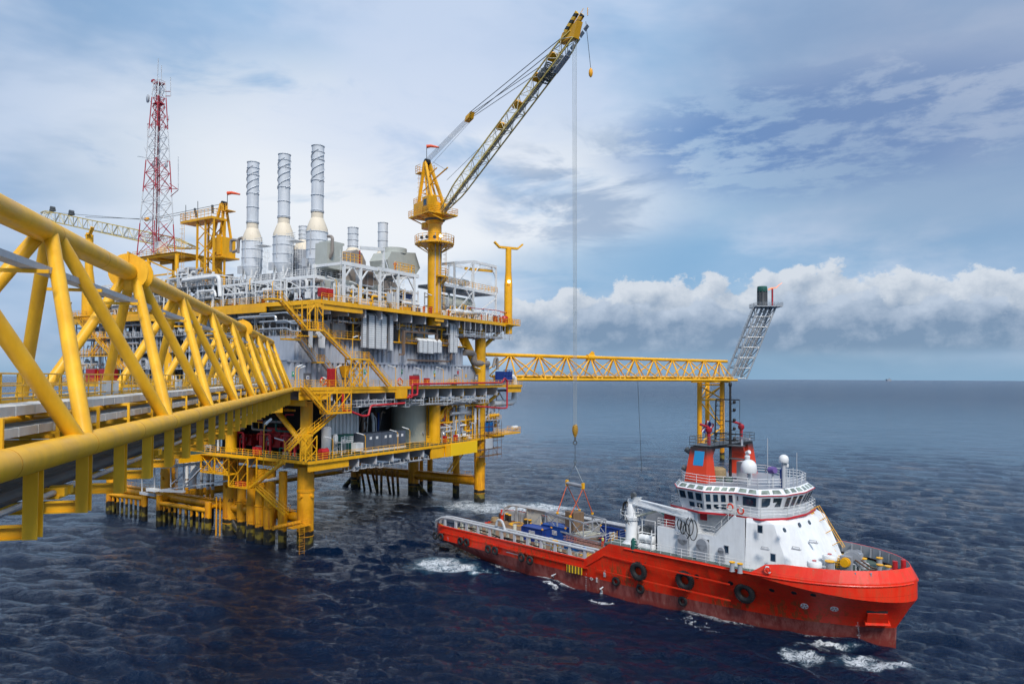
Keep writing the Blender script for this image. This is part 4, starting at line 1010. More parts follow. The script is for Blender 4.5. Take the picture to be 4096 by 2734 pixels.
    d=MB(SH);d.rail([(-23.4,7.5,10.35),(-26,7.5,10.35),(-26,3,10.35)],1.05,.035,1.2);d.build('handrail',M['wht'],T)
    d=MB(SH);d.lathe((-23.,6.9,10.35),[(.3,0),(.3,.9)],12);d.build('blue_drum',M['blue'],T)
    # foredeck machinery
    for x,y in ((590,440),(730,380)):
        q=sz('J',x,y,9.3);d=MB(SH);d.lathe((q[0],q[1],zd),[(.55,0),(.55,1.5)],18);b0=d.build('vent_trunk',M['lgrey'],T)
        d=MB(SH);d.lathe((q[0],q[1],zd+1.4),[(.76,0),(.8,.05),(.8,.45),(.72,.58),(.02,.62)],24);v_=d.build('mushroom_vent',M['wht'],T)
        d=MB(SH);d.torus((q[0],q[1],zd+2.1),.2,.04,(0,0,1),12,5);d.build('vent_wheel',M['red'],v_)
    q=sz('J',925,470,8.1)
    d=MB(SH);d.lathe((q[0]-.3,q[1]-1.2,8.6),[(.95,0),(.95,.1),(.5,.12),(.5,1.2),(.95,1.22),(.95,1.32)],20,(.3,1,0));d.box(q[0]-.9,q[0]+.5,q[1]-2.6,q[1]-1.5,7.25,9.);d.box(q[0]-.9,q[0]+.3,q[1]+.2,q[1]+.9,7.25,9.1)
    d.lathe((q[0]-.3,q[1]-3.2,8.6),[(.6,0),(.6,.1),(.35,.12),(.35,.9),(.6,1.)],16,(0,1,0));d.build('anchor_windlass',M['grey'],T)
    d=MB(SH);d.lathe((q[0]-.2,q[1]+1.,8.5),[(.55,0),(.55,.15),(.33,.2),(.33,.45),(.5,.5),(.5,.6),(.1,.62)],16,(0,1,0));d.build('warping_drum',M['yel'],T)
    d=MB(SH);d.torus((q[0]-.2,q[1]-.5,8.6),.62,.22,(.3,1,0),18,8);d.build('rope_coil',M['cream'],T)
    d=MB(SH);e=sz('J',1200,535,7.5)
    for y_ in (-.9,.1): d.pipe([(q[0]+.5,q[1]+y_,8.7),(q[0]+2.,q[1]+y_,7.9),(e[0],e[1]+y_*.6,7.5)],.09,6)
    d.each('anchor_chain',M['rust'],T)
    for x,y,mm,hh in ((672,535,'grey',.9),(752,542,'grey',.9),(1018,552,'grey',.9),(1097,566,'grey',.9),(1190,472,'grey',1.2),(1265,485,'grey',1.2),(1042,415,'grey',1.1),(940,365,'grey',1.1),(1187,410,'grey',1.1),(732,440,'grey',2.)):
        t_=sz('J',x,y,zd+hh+.08);d=MB(SH);rr_=.42 if hh>1.5 else .3
        d.lathe((t_[0],t_[1],zd),[(rr_*1.2,0),(rr_,.1),(rr_,hh)],14);bb=d.build('bollard',M[mm],T)
        d=MB(SH);d.lathe((t_[0],t_[1],zd+hh+.003),[(rr_*1.25,0),(rr_*1.25,.1)],14);d.build('bollard_cap',M['yel'],bb)
    for x,y in ((1815,935),(1913,955)):
        t_=sz('G',x,y,8.25);d=MB(SH);d.lathe((t_[0],t_[1],zd),[(.32,0),(.27,.1),(.27,1.)],14);bb=d.build('bollard',M['grey'],T);d=MB(SH);d.lathe((t_[0],t_[1],zd+1.003),[(.34,0),(.34,.1)],14);d.build('bollard_cap',M['yel'],bb)
    d=MB(SH)
    for x,y in ((1353,465),(1387,450)):
        t_=sz('J',x,y,9.0+.0);d.tube((.2+ (0 if x<1370 else .5),.8 if x<1370 else -.4,8.2),(.2+(0 if x<1370 else .5),.8 if x<1370 else -.4,9.5),.27,12)
    d.box(-.6,1.2,-1.,1.4,8.1,8.25);d.build('bow_roller',M['red'],T)
    for x,y in ((885,375),(820,405),(515,515)):
        t_=sz('J',x,y,8.4);d=MB(SH);d.rail([(t_[0]-1,t_[1]-.5,zd),(t_[0]+1,t_[1]-.5,zd),(t_[0]+1,t_[1]+.5,zd),(t_[0]-1,t_[1]+.5,zd)],.9,.05,.5,3,True);d.build('rope_basket',M['yel'],T)
        d=MB(SH)
        for k in range(4): d.torus((t_[0],t_[1],zd+.2+.22*k),.45-.04*k,.13,(0,0,1),14,6)
        d.build('mooring_rope',M['tan'],T)
    rr=random.Random(12)
    for k in range(14):
        x,y=rr.uniform(620,1180),rr.uniform(400,545);t_=sz('J',x,y,zd+.5)
        if t_[0]<-8.5 or abs(t_[1])>hb_deck(t_[0])-1.6: continue
        d=MB(SH);k_=k%4
        if k_==0: d.bend([(t_[0],t_[1],zd),(t_[0],t_[1],zd+.9),(t_[0]+.9,t_[1]-.3,zd+.9),(t_[0]+.9,t_[1]-.3,zd)],.09,6);d.build('deck_pipe',M['lgrey'],T)
        elif k_==1: d.box(t_[0]-.4,t_[0]+.4,t_[1]-.3,t_[1]+.3,zd,zd+.7);d.build('deck_locker',M['sdeck'],T)
        elif k_==2: d.lathe((t_[0],t_[1],zd),[(.28,0),(.28,.35),(.12,.4),(.12,.8),(.3,.82),(.3,.9)],10);d.build('valve',M['yel'],T)
        else:
            d.torus((t_[0],t_[1],zd+.12),.5,.12,(0,0,1),14,6);d.torus((t_[0],t_[1],zd+.3),.42,.12,(0,0,1),14,6);d.build('rope_coil',M['tan'],T)
    # hull marks: recessed anchor pocket, portholes, thruster marks, draught marks
    def hullpt(px,out=.03):
        # march the survey ray until it meets the hull section breadth
        best=None
        for bb in np.linspace(9.6,.2,380):
            o=SH.ony(px,bb)
            if o[0]>2.05 or o[0]<-70 or o[2]<.05 or o[2]>ztop(o[0])+.1: continue
            s_=section(o[0]);zs=[p[2] for p in s_];hs=[p[1] for p in s_];h_=interp(o[2],zs,hs)
            e=abs(h_-bb)
            if best is None or e<best[0]: best=(e,o)
        return best[1]
    def hn(o):
        s1=section(o[0]-.5);s2=section(o[0]+.5);f=lambda s_,z:interp(z,[p[2] for p in s_],[p[1] for p in s_])
        da=f(s2,o[2])-f(s1,o[2]);s0=section(o[0]);dz=f(s0,o[2]+.3)-f(s0,o[2]-.3)
        return nrm((-da,1,-dz/.6))
    d=MB(SH)
    for x,y in ((200,705),(403,731),(580,750)):
        o=hullpt(c('J',x,y));d.lathe(o,[(.3,-.05),(.3,.06),(.22,.07)],12,hn(o))
    for k,x,y in (('G',1375,1105),('G',1795,1190),('J',538,580),('J',1348,618)):
        o=hullpt(c(k,x,y));d.lathe(o,[(.32,-.05),(.32,.07),(.24,.08)],12,hn(o))
    d.each('hull_port',M['dark'],T)
    for x,y in ((499,852),(773,878)):
        o=hullpt(c('J',x,y));n_=hn(o);d=MB(SH);d.lathe(o,[(.42,.0),(.42,.05)],20,n_);e=d.build('thruster_mark',M['sign'],T)
        d=MB(SH);a_=nrm(cross(n_,(0,0,1)));b_=cross(n_,a_)
        for k in range(5):
            t_=k*math.pi*2/5+.3;p1=add(o,mul(n_,.06));dr=add(mul(a_,math.cos(t_)),mul(b_,math.sin(t_)));pr=add(mul(a_,-math.sin(t_)),mul(b_,math.cos(t_)))
            d.poly([add(p1,mul(dr,.06)),add(p1,add(mul(dr,.34),mul(pr,.09))),add(p1,add(mul(dr,.34),mul(pr,-.09)))])
        d.build('mark_blade',M['red'],e)
    # anchor pocket
    o=hullpt(c('J',1165,905));o2=hullpt(c('J',1160,985))
    n_=hn(o);a_=nrm(cross((0,0,1),n_))
    d=MB(SH);f0=lambda o_,s_,z_,q:add(add(o_,mul(a_,s_)),add((0,0,z_),mul(hn(o_),q)))
    d.poly([f0(o,-1.1,-.12,.06),f0(o,1.1,-.12,.06),f0(o,1.1,.16,.06),f0(o,-1.1,.16,.06)]);d.build('anchor_slot',M['dark'],T)
    d=MB(SH)
    lo=[f0(o2,-1.35,-.16,.0),f0(o2,1.35,-.16,.0),f0(o2,1.35,-.16,.5),f0(o2,-1.35,-.16,.5)];up=[f0(o2,-1.3,.02,.0),f0(o2,1.3,.02,.0),f0(o2,1.3,.02,.45),f0(o2,-1.3,.02,.45)]
    d.hull2(lo,up);up2=[f0(o,-1.,-.13,.0),f0(o,1.,-.13,.0),f0(o,1.,-.13,.12),f0(o,-1.,-.13,.12)];mid=[f0(o2,-1.15,.02,0),f0(o2,1.15,.02,0),f0(o2,1.15,.02,.4),f0(o2,-1.15,.02,.4)]
    d.hull2(mid,up2);d.build('anchor_pocket',M['hull'],T)
    # draught marks as small ticks / digits
    def digits(pxs,txt,size,name):
        for (x,y),s_ in zip(pxs,txt):
            o=hullpt((x,y));n_=hn(o)
            text(name,s_,size,SH(add(o,mul(n_,.05))),sub(SH(n_),SH((0,0,0))),M['txtw'],T)
    J=[(985,1002),(988,1017),(985,1033),(992,1051),(994,1067),(996,1085),(998,1102),(995,1119),(1000,1138),(1002,1155),(1003,1172)]
    digits([c('J',x,y) for x,y in J],['4','2','5M','8','6','4','2','4M','8','6','4'],.3,'draught_mark')
    Fm=[(1865,990),(1862,1025),(1864,1050),(1864,1075),(1862,1095),(1862,1116),(1862,1135),(1863,1155),(1863,1175)]
    digits([c('F',x,y) for x,y in Fm],['4','5M','8','6','4','4M','8','6','4'],.24,'draught_mark')
    digits([c('F',x,y) for x,y in [(313,578),(316,592),(317,606),(319,620),(321,634)]],['4','4M','8','6','4'],.22,'draught_mark')
    # load line mark
    o=hullpt(c('F',1922,1043));n_=hn(o);d=MB(SH);a_=nrm(cross((0,0,1),n_));p1=add(o,mul(n_,.05))
    d.torus(p1,.2,.03,n_,16,5,.4);d.bar(add(p1,mul(a_,-.3)),add(p1,mul(a_,.3)),.03,.05)
    for z_ in (-.25,-.1,.05,.2,.3): d.bar(add(p1,add(mul(a_,-.75),(0,0,z_))),add(p1,add(mul(a_,-1.05),(0,0,z_))),.03,.045)
    d.bar(add(p1,add(mul(a_,-.9),(0,0,-.28))),add(p1,add(mul(a_,-.9),(0,0,.3))),.03,.045);d.build('load_line_mark',M['txtw'],T)
    # hazard striped ladder pocket
    o1=hullpt(c('F',1655,915));o2=hullpt(c('F',1830,955));d=MB(SH);q=.06
    d.poly([(o1[0],o1[1]+q+.2,o1[2]-.6),(o2[0],o2[1]+q+.2,o2[2]-.55),(o2[0],o2[1]+q+.2,o2[2]+.55),(o1[0],o1[1]+q+.2,o1[2]+.55)]);d.build('boarding_marker',M['haz'],T)
    # stern roller and quarter bollards
    d=MB(SH);d.tube((-70.3,-3,2.3),(-70.3,3,2.3),.6,14);d.build('stern_roller',M['dgrey'],T)
    for a_,b_ in ((-69.2,8.2),(-68.3,8.2),(-69.2,-8),(-68,-7.6),(-63.2,-6.9),(-62.2,-6.9),(-65.8,7.0),(-54.9,8.6),(-53.9,8.6)):
        d=MB(SH);d.lathe((a_,b_,2.6),[(.38,0),(.3,.1),(.3,1.55 if b_>8 else 1.2)],12);bb=d.build('bollard',M['black'],T);d=MB(SH);d.lathe((a_,b_,2.603+(1.55 if b_>8 else 1.2)),[(.36,0),(.36,.12)],12);d.build('bollard_cap',M['yel'],bb)
    # deck paint
    def deckpaint(pts,name,mm):
        d=MB(SH)
        for p in pts: d.poly([(x_,y_,2.612) for x_,y_ in p])
        d.build(name,M[mm],T)
    o=sz('F',1105,432,2.6);ring=[]
    for k in range(8):
        t0,t1=k*math.pi/4,(k+1)*math.pi/4;ring.append([(o[0]+1.9*math.cos(t0),o[1]+1.9*math.sin(t0)),(o[0]+1.9*math.cos(t1),o[1]+1.9*math.sin(t1)),(o[0]+1.2*math.cos(t1),o[1]+1.2*math.sin(t1)),(o[0]+1.2*math.cos(t0),o[1]+1.2*math.sin(t0))])
    deckpaint(ring,'deck_marking','yel')
    o=sz('F',1900,785,2.6);deckpaint([[(o[0]-1.6+.55*k,o[1]-.9),(o[0]-1.35+.55*k,o[1]-.9),(o[0]-1.0+.55*k,o[1]+.9),(o[0]-1.25+.55*k,o[1]+.9)] for k in range(6)],'deck_marking','yel')
    o=sz('F',1620,535,2.6);deckpaint([[(o[0]-1.8,o[1]-.9),(o[0]+1.8,o[1]-.9),(o[0]+1.8,o[1]+.9),(o[0]-1.8,o[1]+.9)]],'deck_marking','red')
    # life rafts on cradle
    for k,(x,y) in enumerate(((745,635),(750,740))):
        o=sb('G',x,y,7.7);d=MB(SH);d.lathe((o[0]-1.15,o[1],o[2]),[(.3,0),(.48,.12),(.48,1.0),(.52,1.02),(.52,1.28),(.48,1.3),(.48,2.2),(.3,2.3)],18,(1,0,0))
        ob=tag(d.build('life_raft',M['wht']),['upper white life raft canister on the rack beside the ship crane','lower white life raft canister on the rack beside the ship crane'][k],'life raft','life raft canisters')
    o=sb('G',750,740,7.7)
    d=MB(SH)
    for a_ in (-1.,1.): 
        d.bar((o[0]+a_,7.4,zd),(o[0]+a_,7.4,zd+3.6),.09);d.bar((o[0]+a_,8.2,zd),(o[0]+a_,8.2,zd+2.6),.09)
        for z_ in (.35,2.): d.bar((o[0]+a_,7.2,zd+z_),(o[0]+a_,8.4,zd+z_),.1)
    for z_ in (.3,1.95,3.6): d.bar((o[0]-1,7.4,zd+z_),(o[0]+1,7.4,zd+z_),.08)
    d.build('raft_rack',M['wht'],T)
    # aft ladder from cargo deck to forecastle
    d=MB(SH);p,q=(-36.6,6.3,2.6),(-33.6,6.3,7.2);d.stair(p,q,.9,(0,1,0));d.treads(p,q,.9,(0,1,0));d.strail(p,q,.9,(0,1,0),1.1,.045);d.build('deck_stairs',M['yel'],T)
    d=MB(SH);d.rail([(-33.3,8.9,7.25),(-33.3,6.9,7.25)],1.1);d.rail([(-33.3,5.7,7.25),(-33.3,-8.9,7.25)],1.1);d.build('handrail',M['wht'],T)
    # gangway lattice lying on the near crash rail
    d=MB(SH);p,q=sb('F',1620,600,7.),sb('F',2010,690,7.)
    for o_ in ((0,.3,0),(0,-.3,0),(0,.3,.5),(0,-.3,.5)): d.bar(add(p,o_),add(q,o_),.06)
    for k in range(14):
        e,f_=lerp(p,q,k/14.),lerp(p,q,(k+1)/14.);d.bar(add(e,(0,.3,0)),add(f_,(0,.3,.5)),.04);d.bar(add(e,(0,-.3,0)),add(f_,(0,-.3,.5)),.04);d.bar(add(e,(0,-.3,0)),add(e,(0,.3,0)),.04)
    tag(d.build('gangway',M['pink']),'pinkish lattice gangway lying along the near crash rail of the ship','gangway')
    d=MB(SH);rr=random.Random(5);pts=[add(lerp(sb('F',1625,690,8.4),sb('F',1850,722,8.4),k/9.),(0,rr.uniform(-.1,.1),rr.uniform(-.12,.12))) for k in range(10)];d.pipe(pts,.28,7);tag(d.build('tarpaulin',M['lblue']),'bright blue tarpaulin bundle tied under the near crash rail','tarpaulin')
    d=MB(SH);o=sb('F',1520,660,8.1);d.box(o[0]-.45,o[0]+.45,8.1,8.4,o[2]-.6,o[2]+.6);d.build('hydrant_box',M['yel'],T)
    d=MB(SH);o=sb('G',575,700,9.1);rr=random.Random(2)
    d.lathe((o[0],9.0,o[2]-1.1),[(.3,0),(.42,.4),(.36,.9),(.4,1.4),(.2,1.8)],9);tag(d.build('covered_equipment',M['teal']),'dark green tarpaulin cover hanging over the rail by the ship crane','cover')
    return T,section,hullpt,hn
def thing_c(T): return T
def extra_mats():
    m,t,b=mat('weathered_deck');pos=t.new('ShaderNodeNewGeometry').outputs['Position']
    n=t.noise(pos,.35,5,.65);n2=t.noise(pos,1.6,5,.7)
    cc=t.mix(t.mr(n,.35,.65),(.16,.085,.045),(.27,.17,.10));cc=t.mix(t.m('MULTIPLY',t.mr(n2,.5,.68),.6),cc,(.09,.055,.035));t.put(b.inputs['Base Color'],cc);b.inputs['Roughness'].default_value=.75;M['wood_deck']=m
    m,t,b=mat('patched_grey');pos=t.new('ShaderNodeNewGeometry').outputs['Position']
    cc=t.mix(t.mr(t.noise(pos,1.3,3,.6),.56,.60),(.50,.49,.45),(.33,.35,.38));t.put(b.inputs['Base Color'],cc);b.inputs['Roughness'].default_value=.6;M['patch']=m
    m,t,b=mat('funnel_paint');g=t.new('ShaderNodeNewGeometry');pos=g.outputs['Position'];x,y,z=t.sep(pos)
    f=t.mr(t.m('ADD',z,t.m('MULTIPLY',t.noise(pos,.9,4),1.4)),19.7,21.4)
    cc=t.mix(f,(.66,.05,.012),(.03,.02,.02));t.put(b.inputs['Base Color'],cc);b.inputs['Roughness'].default_value=.45;M['funnel']=m
    M['shipw2']=paint('window_frame_white',(.70,.72,.74),.4,.05)
    M['pink']=paint('faded_pink',(.50,.24,.20),.6,.2);M['rust']=paint('rusty_chain',(.14,.06,.03),.7,.3)
extra_mats()
class _N: pass
_o=bpy.types.Object
ship_T,section,hullpt,hn=ship()
# tyres hung on the hull
def tyre(R_out,tread,label,cat,px,grp):
    if R_out==.66: o=SH.ony(px,9.4);n=(0,1,0)
    else: o=hullpt(px);n=hn(o);n=nrm((n[0]*.8,n[1],n[2]*.25))
    sc=R_out
    T=thing('tyre_fender',label,'tyre fender',SH(add(o,mul(n,.28*sc))),grp)
    d=MB(SH);r=sc*.30;ctr=add(o,mul(n,.34*sc));d.torus(ctr,sc*.72,r,n,36,10,.9)
    if tread:
        a=nrm(cross(n,(0,0,1)));b=cross(n,a)
        for k in range(30):
            t=k*math.pi*2/30
            e=add(mul(a,math.cos(t)),mul(b,math.sin(t)))
            d.bar(add(ctr,add(mul(e,sc*1.0),mul(n,-r*.5))),add(ctr,add(mul(e,sc*1.0),mul(n,r*.55))),sc*.10,sc*.07)
            d.bar(add(ctr,add(mul(e,sc*.99),mul(n,r*.5))),add(ctr,add(mul(e,sc*.85),mul(n,r*.86))),sc*.09,sc*.06)
    d.build('tyre',M['black'],T)
    ch=MB(SH);a=nrm(cross((0,0,1),n))
    for s in (-1,1):
        p=add(ctr,add(mul(a,s*sc*.55),(0,0,sc*.75)));q=add(o,add(mul(a,s*sc*1.25),add((0,0,sc*1.5),mul(n,.06))))
        for k in range(7): ch.tube(lerp(p,q,k/7.),lerp(p,q,(k+.75)/7.),.045*max(.6,sc),5)
    ch.build('chain',M['rust'],T)
G3='big tractor tyres chained along the ship side'
for x,y,l in ((660,1035,'large treaded tyre fender chained nearest the ship crane'),(1240,1148,'large treaded tyre fender chained below the side door'),(1988,1303,'large treaded tyre fender hanging nearest the bow')):
    tyre(1.18,True,l,'tyre fender',c('G',x,y),G3)
for x,y,l in ((367,1167,'small smooth tyre aft of and below the first large tyre'),(672,1262,'small smooth tyre hanging straight under the first large tyre'),(1203,1416,'small smooth tyre hanging lowest, under the middle large tyre')):
    tyre(.62,False,l,'tyre fender',c('G',x,y),'small tyres under the big ones')
for k,(x,y) in enumerate(((183,562),(245,573),(463,622),(532,634),(773,711),(850,728),(1147,803),(1241,837))):
    tyre(.66,False,['tyre fender closest to the stern corner of the red hull','second tyre from the stern, touching the stern corner tyre','left tyre of the second pair from the stern','right tyre of the second pair from the stern','left tyre of the third pair, aft of the hull notch','right tyre of the third pair, under the hull notch','left tyre of the fourth pair from the stern','right tyre of the fourth pair, nearest the striped marker'][k],'tyre fender',c('F',x,y),'paired tyres along the aft hull')
# containers on deck
def container(c0,L_,W_,Hh,mm,label,rz=0.):
    T=thing('cargo_container',label,'container',SH((c0[0]+L_/2,c0[1]+W_/2,2.6)),'blue containers on the ship deck')
    d=MB(SH);x0,y0,z0=c0;d.box(x0+.06,x0+L_-.06,y0+.06,y0+W_-.06,z0+.1,z0+Hh-.06)
    n=int(L_/.28)
    for k in range(n):
        a=x0+.15+k*(L_-.3)/n
        for yy in (y0,y0+W_-.07): d.box(a,a+.13,yy,yy+.07,z0+.15,z0+Hh-.15)
    for k in range(int(W_/.28)):
        a=y0+.15+k*.28
        for xx in (x0,x0+L_-.07): d.box(xx,xx+.07,a,a+.13,z0+.15,z0+Hh-.15)
    d.build('container_body',M[mm],T)
    f=MB(SH)
    for xx in (x0,x0+L_):
        for yy in (y0,y0+W_): f.bar((xx,yy,z0),(xx,yy,z0+Hh),.16)
    for z in (z0+.08,z0+Hh-.08):
        for yy in (y0,y0+W_): f.bar((x0,yy,z),(x0+L_,yy,z),.14)
        for xx in (x0,x0+L_): f.bar((xx,y0,z),(xx,y0+W_,z),.14)
    f.build('corner_frame',M[mm],T)
    e=MB(SH)
    for xx in (x0,x0+L_):
        for yy in (y0,y0+W_): e.cb((xx,yy,z0+Hh-.1),.24,.24,.22)
    e.each('lifting_lug',M['yel'],T)
    t=MB(SH)
    for k in range(4): t.box(x0+L_*.35,x0+L_*.65,y0+W_+.02,y0+W_+.03,z0+Hh*.45+.2*k,z0+Hh*.45+.2*k+.1)
    t.build('stencil_marks',M['txtw'],T)
p=sz('L',355,1062,5.2);print('cont',p)
container((p[0]-3.9,p[1]-2.6,2.6),5.2,2.5,2.6,'blue','bright blue container under the hanging basket, nearer the middle of the deck')
container((p[0]-6.2,p[1]+.1,2.6),4.6,2.2,2.3,'bblue','darker blue container half hidden behind the near crash rail')
p=sz('L',795,1045,5.2);print('cont2',p)
container((p[0],p[1]-2.4,2.6),5.0,2.5,2.6,'bblue','dark blue corrugated container standing beside the ship crane')
# cargo basket hanging from the spreader bar
def basket():
    T=thing('cargo_basket','grey steel lifting frame holding a brown crate, slung over the deck','lifting frame',SH((-51,-4,3.6)))
    # corner points from the survey, box 9.4 x 4.4 m
    z0,z1=4.5,6.9
    ax=SH.onz(c('L',500,1150),z0)
    O=sz('L',497,1150,z0);Rr=sz('L',740,1075,z0)
    Q=[(-1,-1),(1,-1),(1,1),(-1,1)]
    cx,cy=-49.0,-3.6;L_,W_=5.0,2.3;th=R_(12)
    F=lambda x,y,z:(cx+x*math.cos(th)-y*math.sin(th),cy+x*math.sin(th)+y*math.cos(th),z)
    f=MB(SH)
    for z in (z0,z1):
        for y in (-W_,W_): f.bar(F(-L_,y,z),F(L_,y,z),.22)
        for x in (-L_,L_): f.bar(F(x,-W_,z),F(x,W_,z),.22)
    for x in (-L_,-1.7,1.7,L_):
        for y in (-W_,W_): f.bar(F(x,y,z0),F(x,y,z1+(.3 if abs(x)<2 else 0)),.2 if abs(x)<2 else .12)
    for x in np.linspace(-L_,L_,9): f.bar(F(x,-W_,z0),F(x,W_,z0),.1)
    for y in (-W_,W_):
        for x0,x1 in ((-L_,-1.7),(1.7,L_)):
            f.bar(F(x0,y,z0),F(x1,y,z1),.1);f.bar(F(x0,y,z1),F(x1,y,z0),.1)
    for x in (-L_,L_): f.bar(F(x,-W_,z0),F(x,W_,z1),.1);f.bar(F(x,W_,z0),F(x,-W_,z1),.1)
    f.build('frame',M['grey'],T)
    l=MB(SH)
    for x in (-1.7,1.7):
        for y in (-W_,W_): l.cb(F(x,y,z1+.3),.3,.3,.3)
    l.each('lifting_lug',M['yel'],T)
    b=MB(SH);p,q=F(-1.,-.9,z0+.15),F(0,0,0);vs=lambda z,s:[F(x,y,z) for x,y in ((-1.5,-1.2),(1.2,-1.2),(1.2,1.2),(-1.5,1.2))]
    b.hull2(vs(z0+.15,1),vs(z0+.45,1));b.build('pallet',M['wood'],T)
    tag(MB(SH).hull2([F(x,y,z0+.46) for x,y in ((-1.2,-1.1),(1.,-1.1),(1.,1.1),(-1.2,1.1))],[F(x,y,z1+.7) for x,y in ((-1.2,-1.1),(1.,-1.1),(1.,1.1),(-1.2,1.1))]).build('wooden_crate',M['wood']),'tall brown wooden crate standing inside the hanging lifting frame','crate')
    s=MB(SH)
    for x in (-4,-3,-2,2,3,4): s.hull2([F(x,-1.8,z0+.06),F(x+.4,-1.8,z0+.06),F(x+.4,1.8,z0+.06),F(x,1.8,z0+.06)],[F(x,-1.8,z0+.2),F(x+.4,-1.8,z0+.2),F(x+.4,1.8,z0+.2),F(x,1.8,z0+.2)])
    s.each('dunnage',M['cream'],T)
    # spreader bar with slings
    A,B=sz('L',398,722,9.6),sz('L',622,690,9.6)
    A=F(-2.1,0,12.);B=F(2.1,0,12.)
    SP=thing('spreader_bar','grey lifting bar with yellow end lugs hanging above the steel frame','spreader bar',SH((cx,cy,11.2)))
    b=MB(SH);b.tube(A,B,.3,12);b.build('bar',M['grey'],SP)
    b=MB(SH)
    for e in (A,B): b.cb(add(e,(0,0,-.4)),.3,.5,.95)
    b.build('end_lug',M['yel'],SP)
    for e,x in ((A,-1.7),(B,1.7)):
        for y in (-W_,W_): MB(SH).tube(add(e,(0,0,-.3)),F(x,y,z1+.5),.07,6).build('sling',M['orange'],SP)
    return A,B
bkA,bkB=basket()

# loose gear on the cargo deck
for k,(x,y,l) in enumerate(((900,372,'rusty drum standing alone near the stern of the cargo deck'),(1060,505,'pale drum beside the round yellow deck mark'),(1180,420,'dark drum between the deck mark and the crash wall'))):
    o=sz('F',x,y,2.62);d=MB(SH);d.lathe((o[0],o[1],2.62),[(.32,0),(.34,.02),(.34,.45),(.36,.47),(.34,.49),(.34,1.0),(.3,1.02)],14);tag(d.build('drum',M[['rust','cream','dgrey'][k]]),l,'drum')
for k,(x,y,l) in enumerate(((840,400,'coil of thick tan rope lying near the stern of the cargo deck'),(1450,640,'coil of rope by the near crash rail'))):
    o=sz('F',x,y,2.62);d=MB(SH)
    for q in range(4): d.torus((o[0],o[1],2.72+.18*q),.75-.06*q,.11,(0,0,1),18,6)
    tag(d.build('rope_coil',M['tan']),l,'rope coil')
o=sz('F',1900,640,2.62);d=MB(SH)
for q in range(7): d.tube((o[0]-2.4,o[1]-.5+.24*(q%4),2.75+.22*(q//4)),(o[0]+2.4,o[1]-.5+.24*(q%4),2.75+.22*(q//4)),.1,8)
T=thing('pipe_bundle','bundle of grey pipes lying on the deck under the hanging lifting frame','pipe bundle',SH((o[0],o[1],2.62)));d.build('pipe',M['galv'],T)
o=sz('F',1010,330,2.62);d=MB(SH);d.box(o[0]-.9,o[0]+.9,o[1]-.6,o[1]+.6,2.62,2.8);d.box(o[0]-.7,o[0]+.7,o[1]-.5,o[1]+.5,2.802,3.7);tag(d.build('pallet_load',M['lgrey']),'grey wrapped pallet load near the far crash wall opening','pallet')
T=thing('davit','white bent pipe davit standing on the near crash rail','davit',SH((-58,7.6,5)));p0=sb('F',960,455,8.2);p1=sb('F',870,380,8.2);d=MB(SH);d.bend([(p0[0],8.2,5.5),(p1[0]+1.,8.2,p1[2]-.1),(p1[0],8.2,p1[2]),(p1[0]-.3,8.2,p1[2]-1.)],.2,9,.4);d.build('arm',M['lgrey'],T)
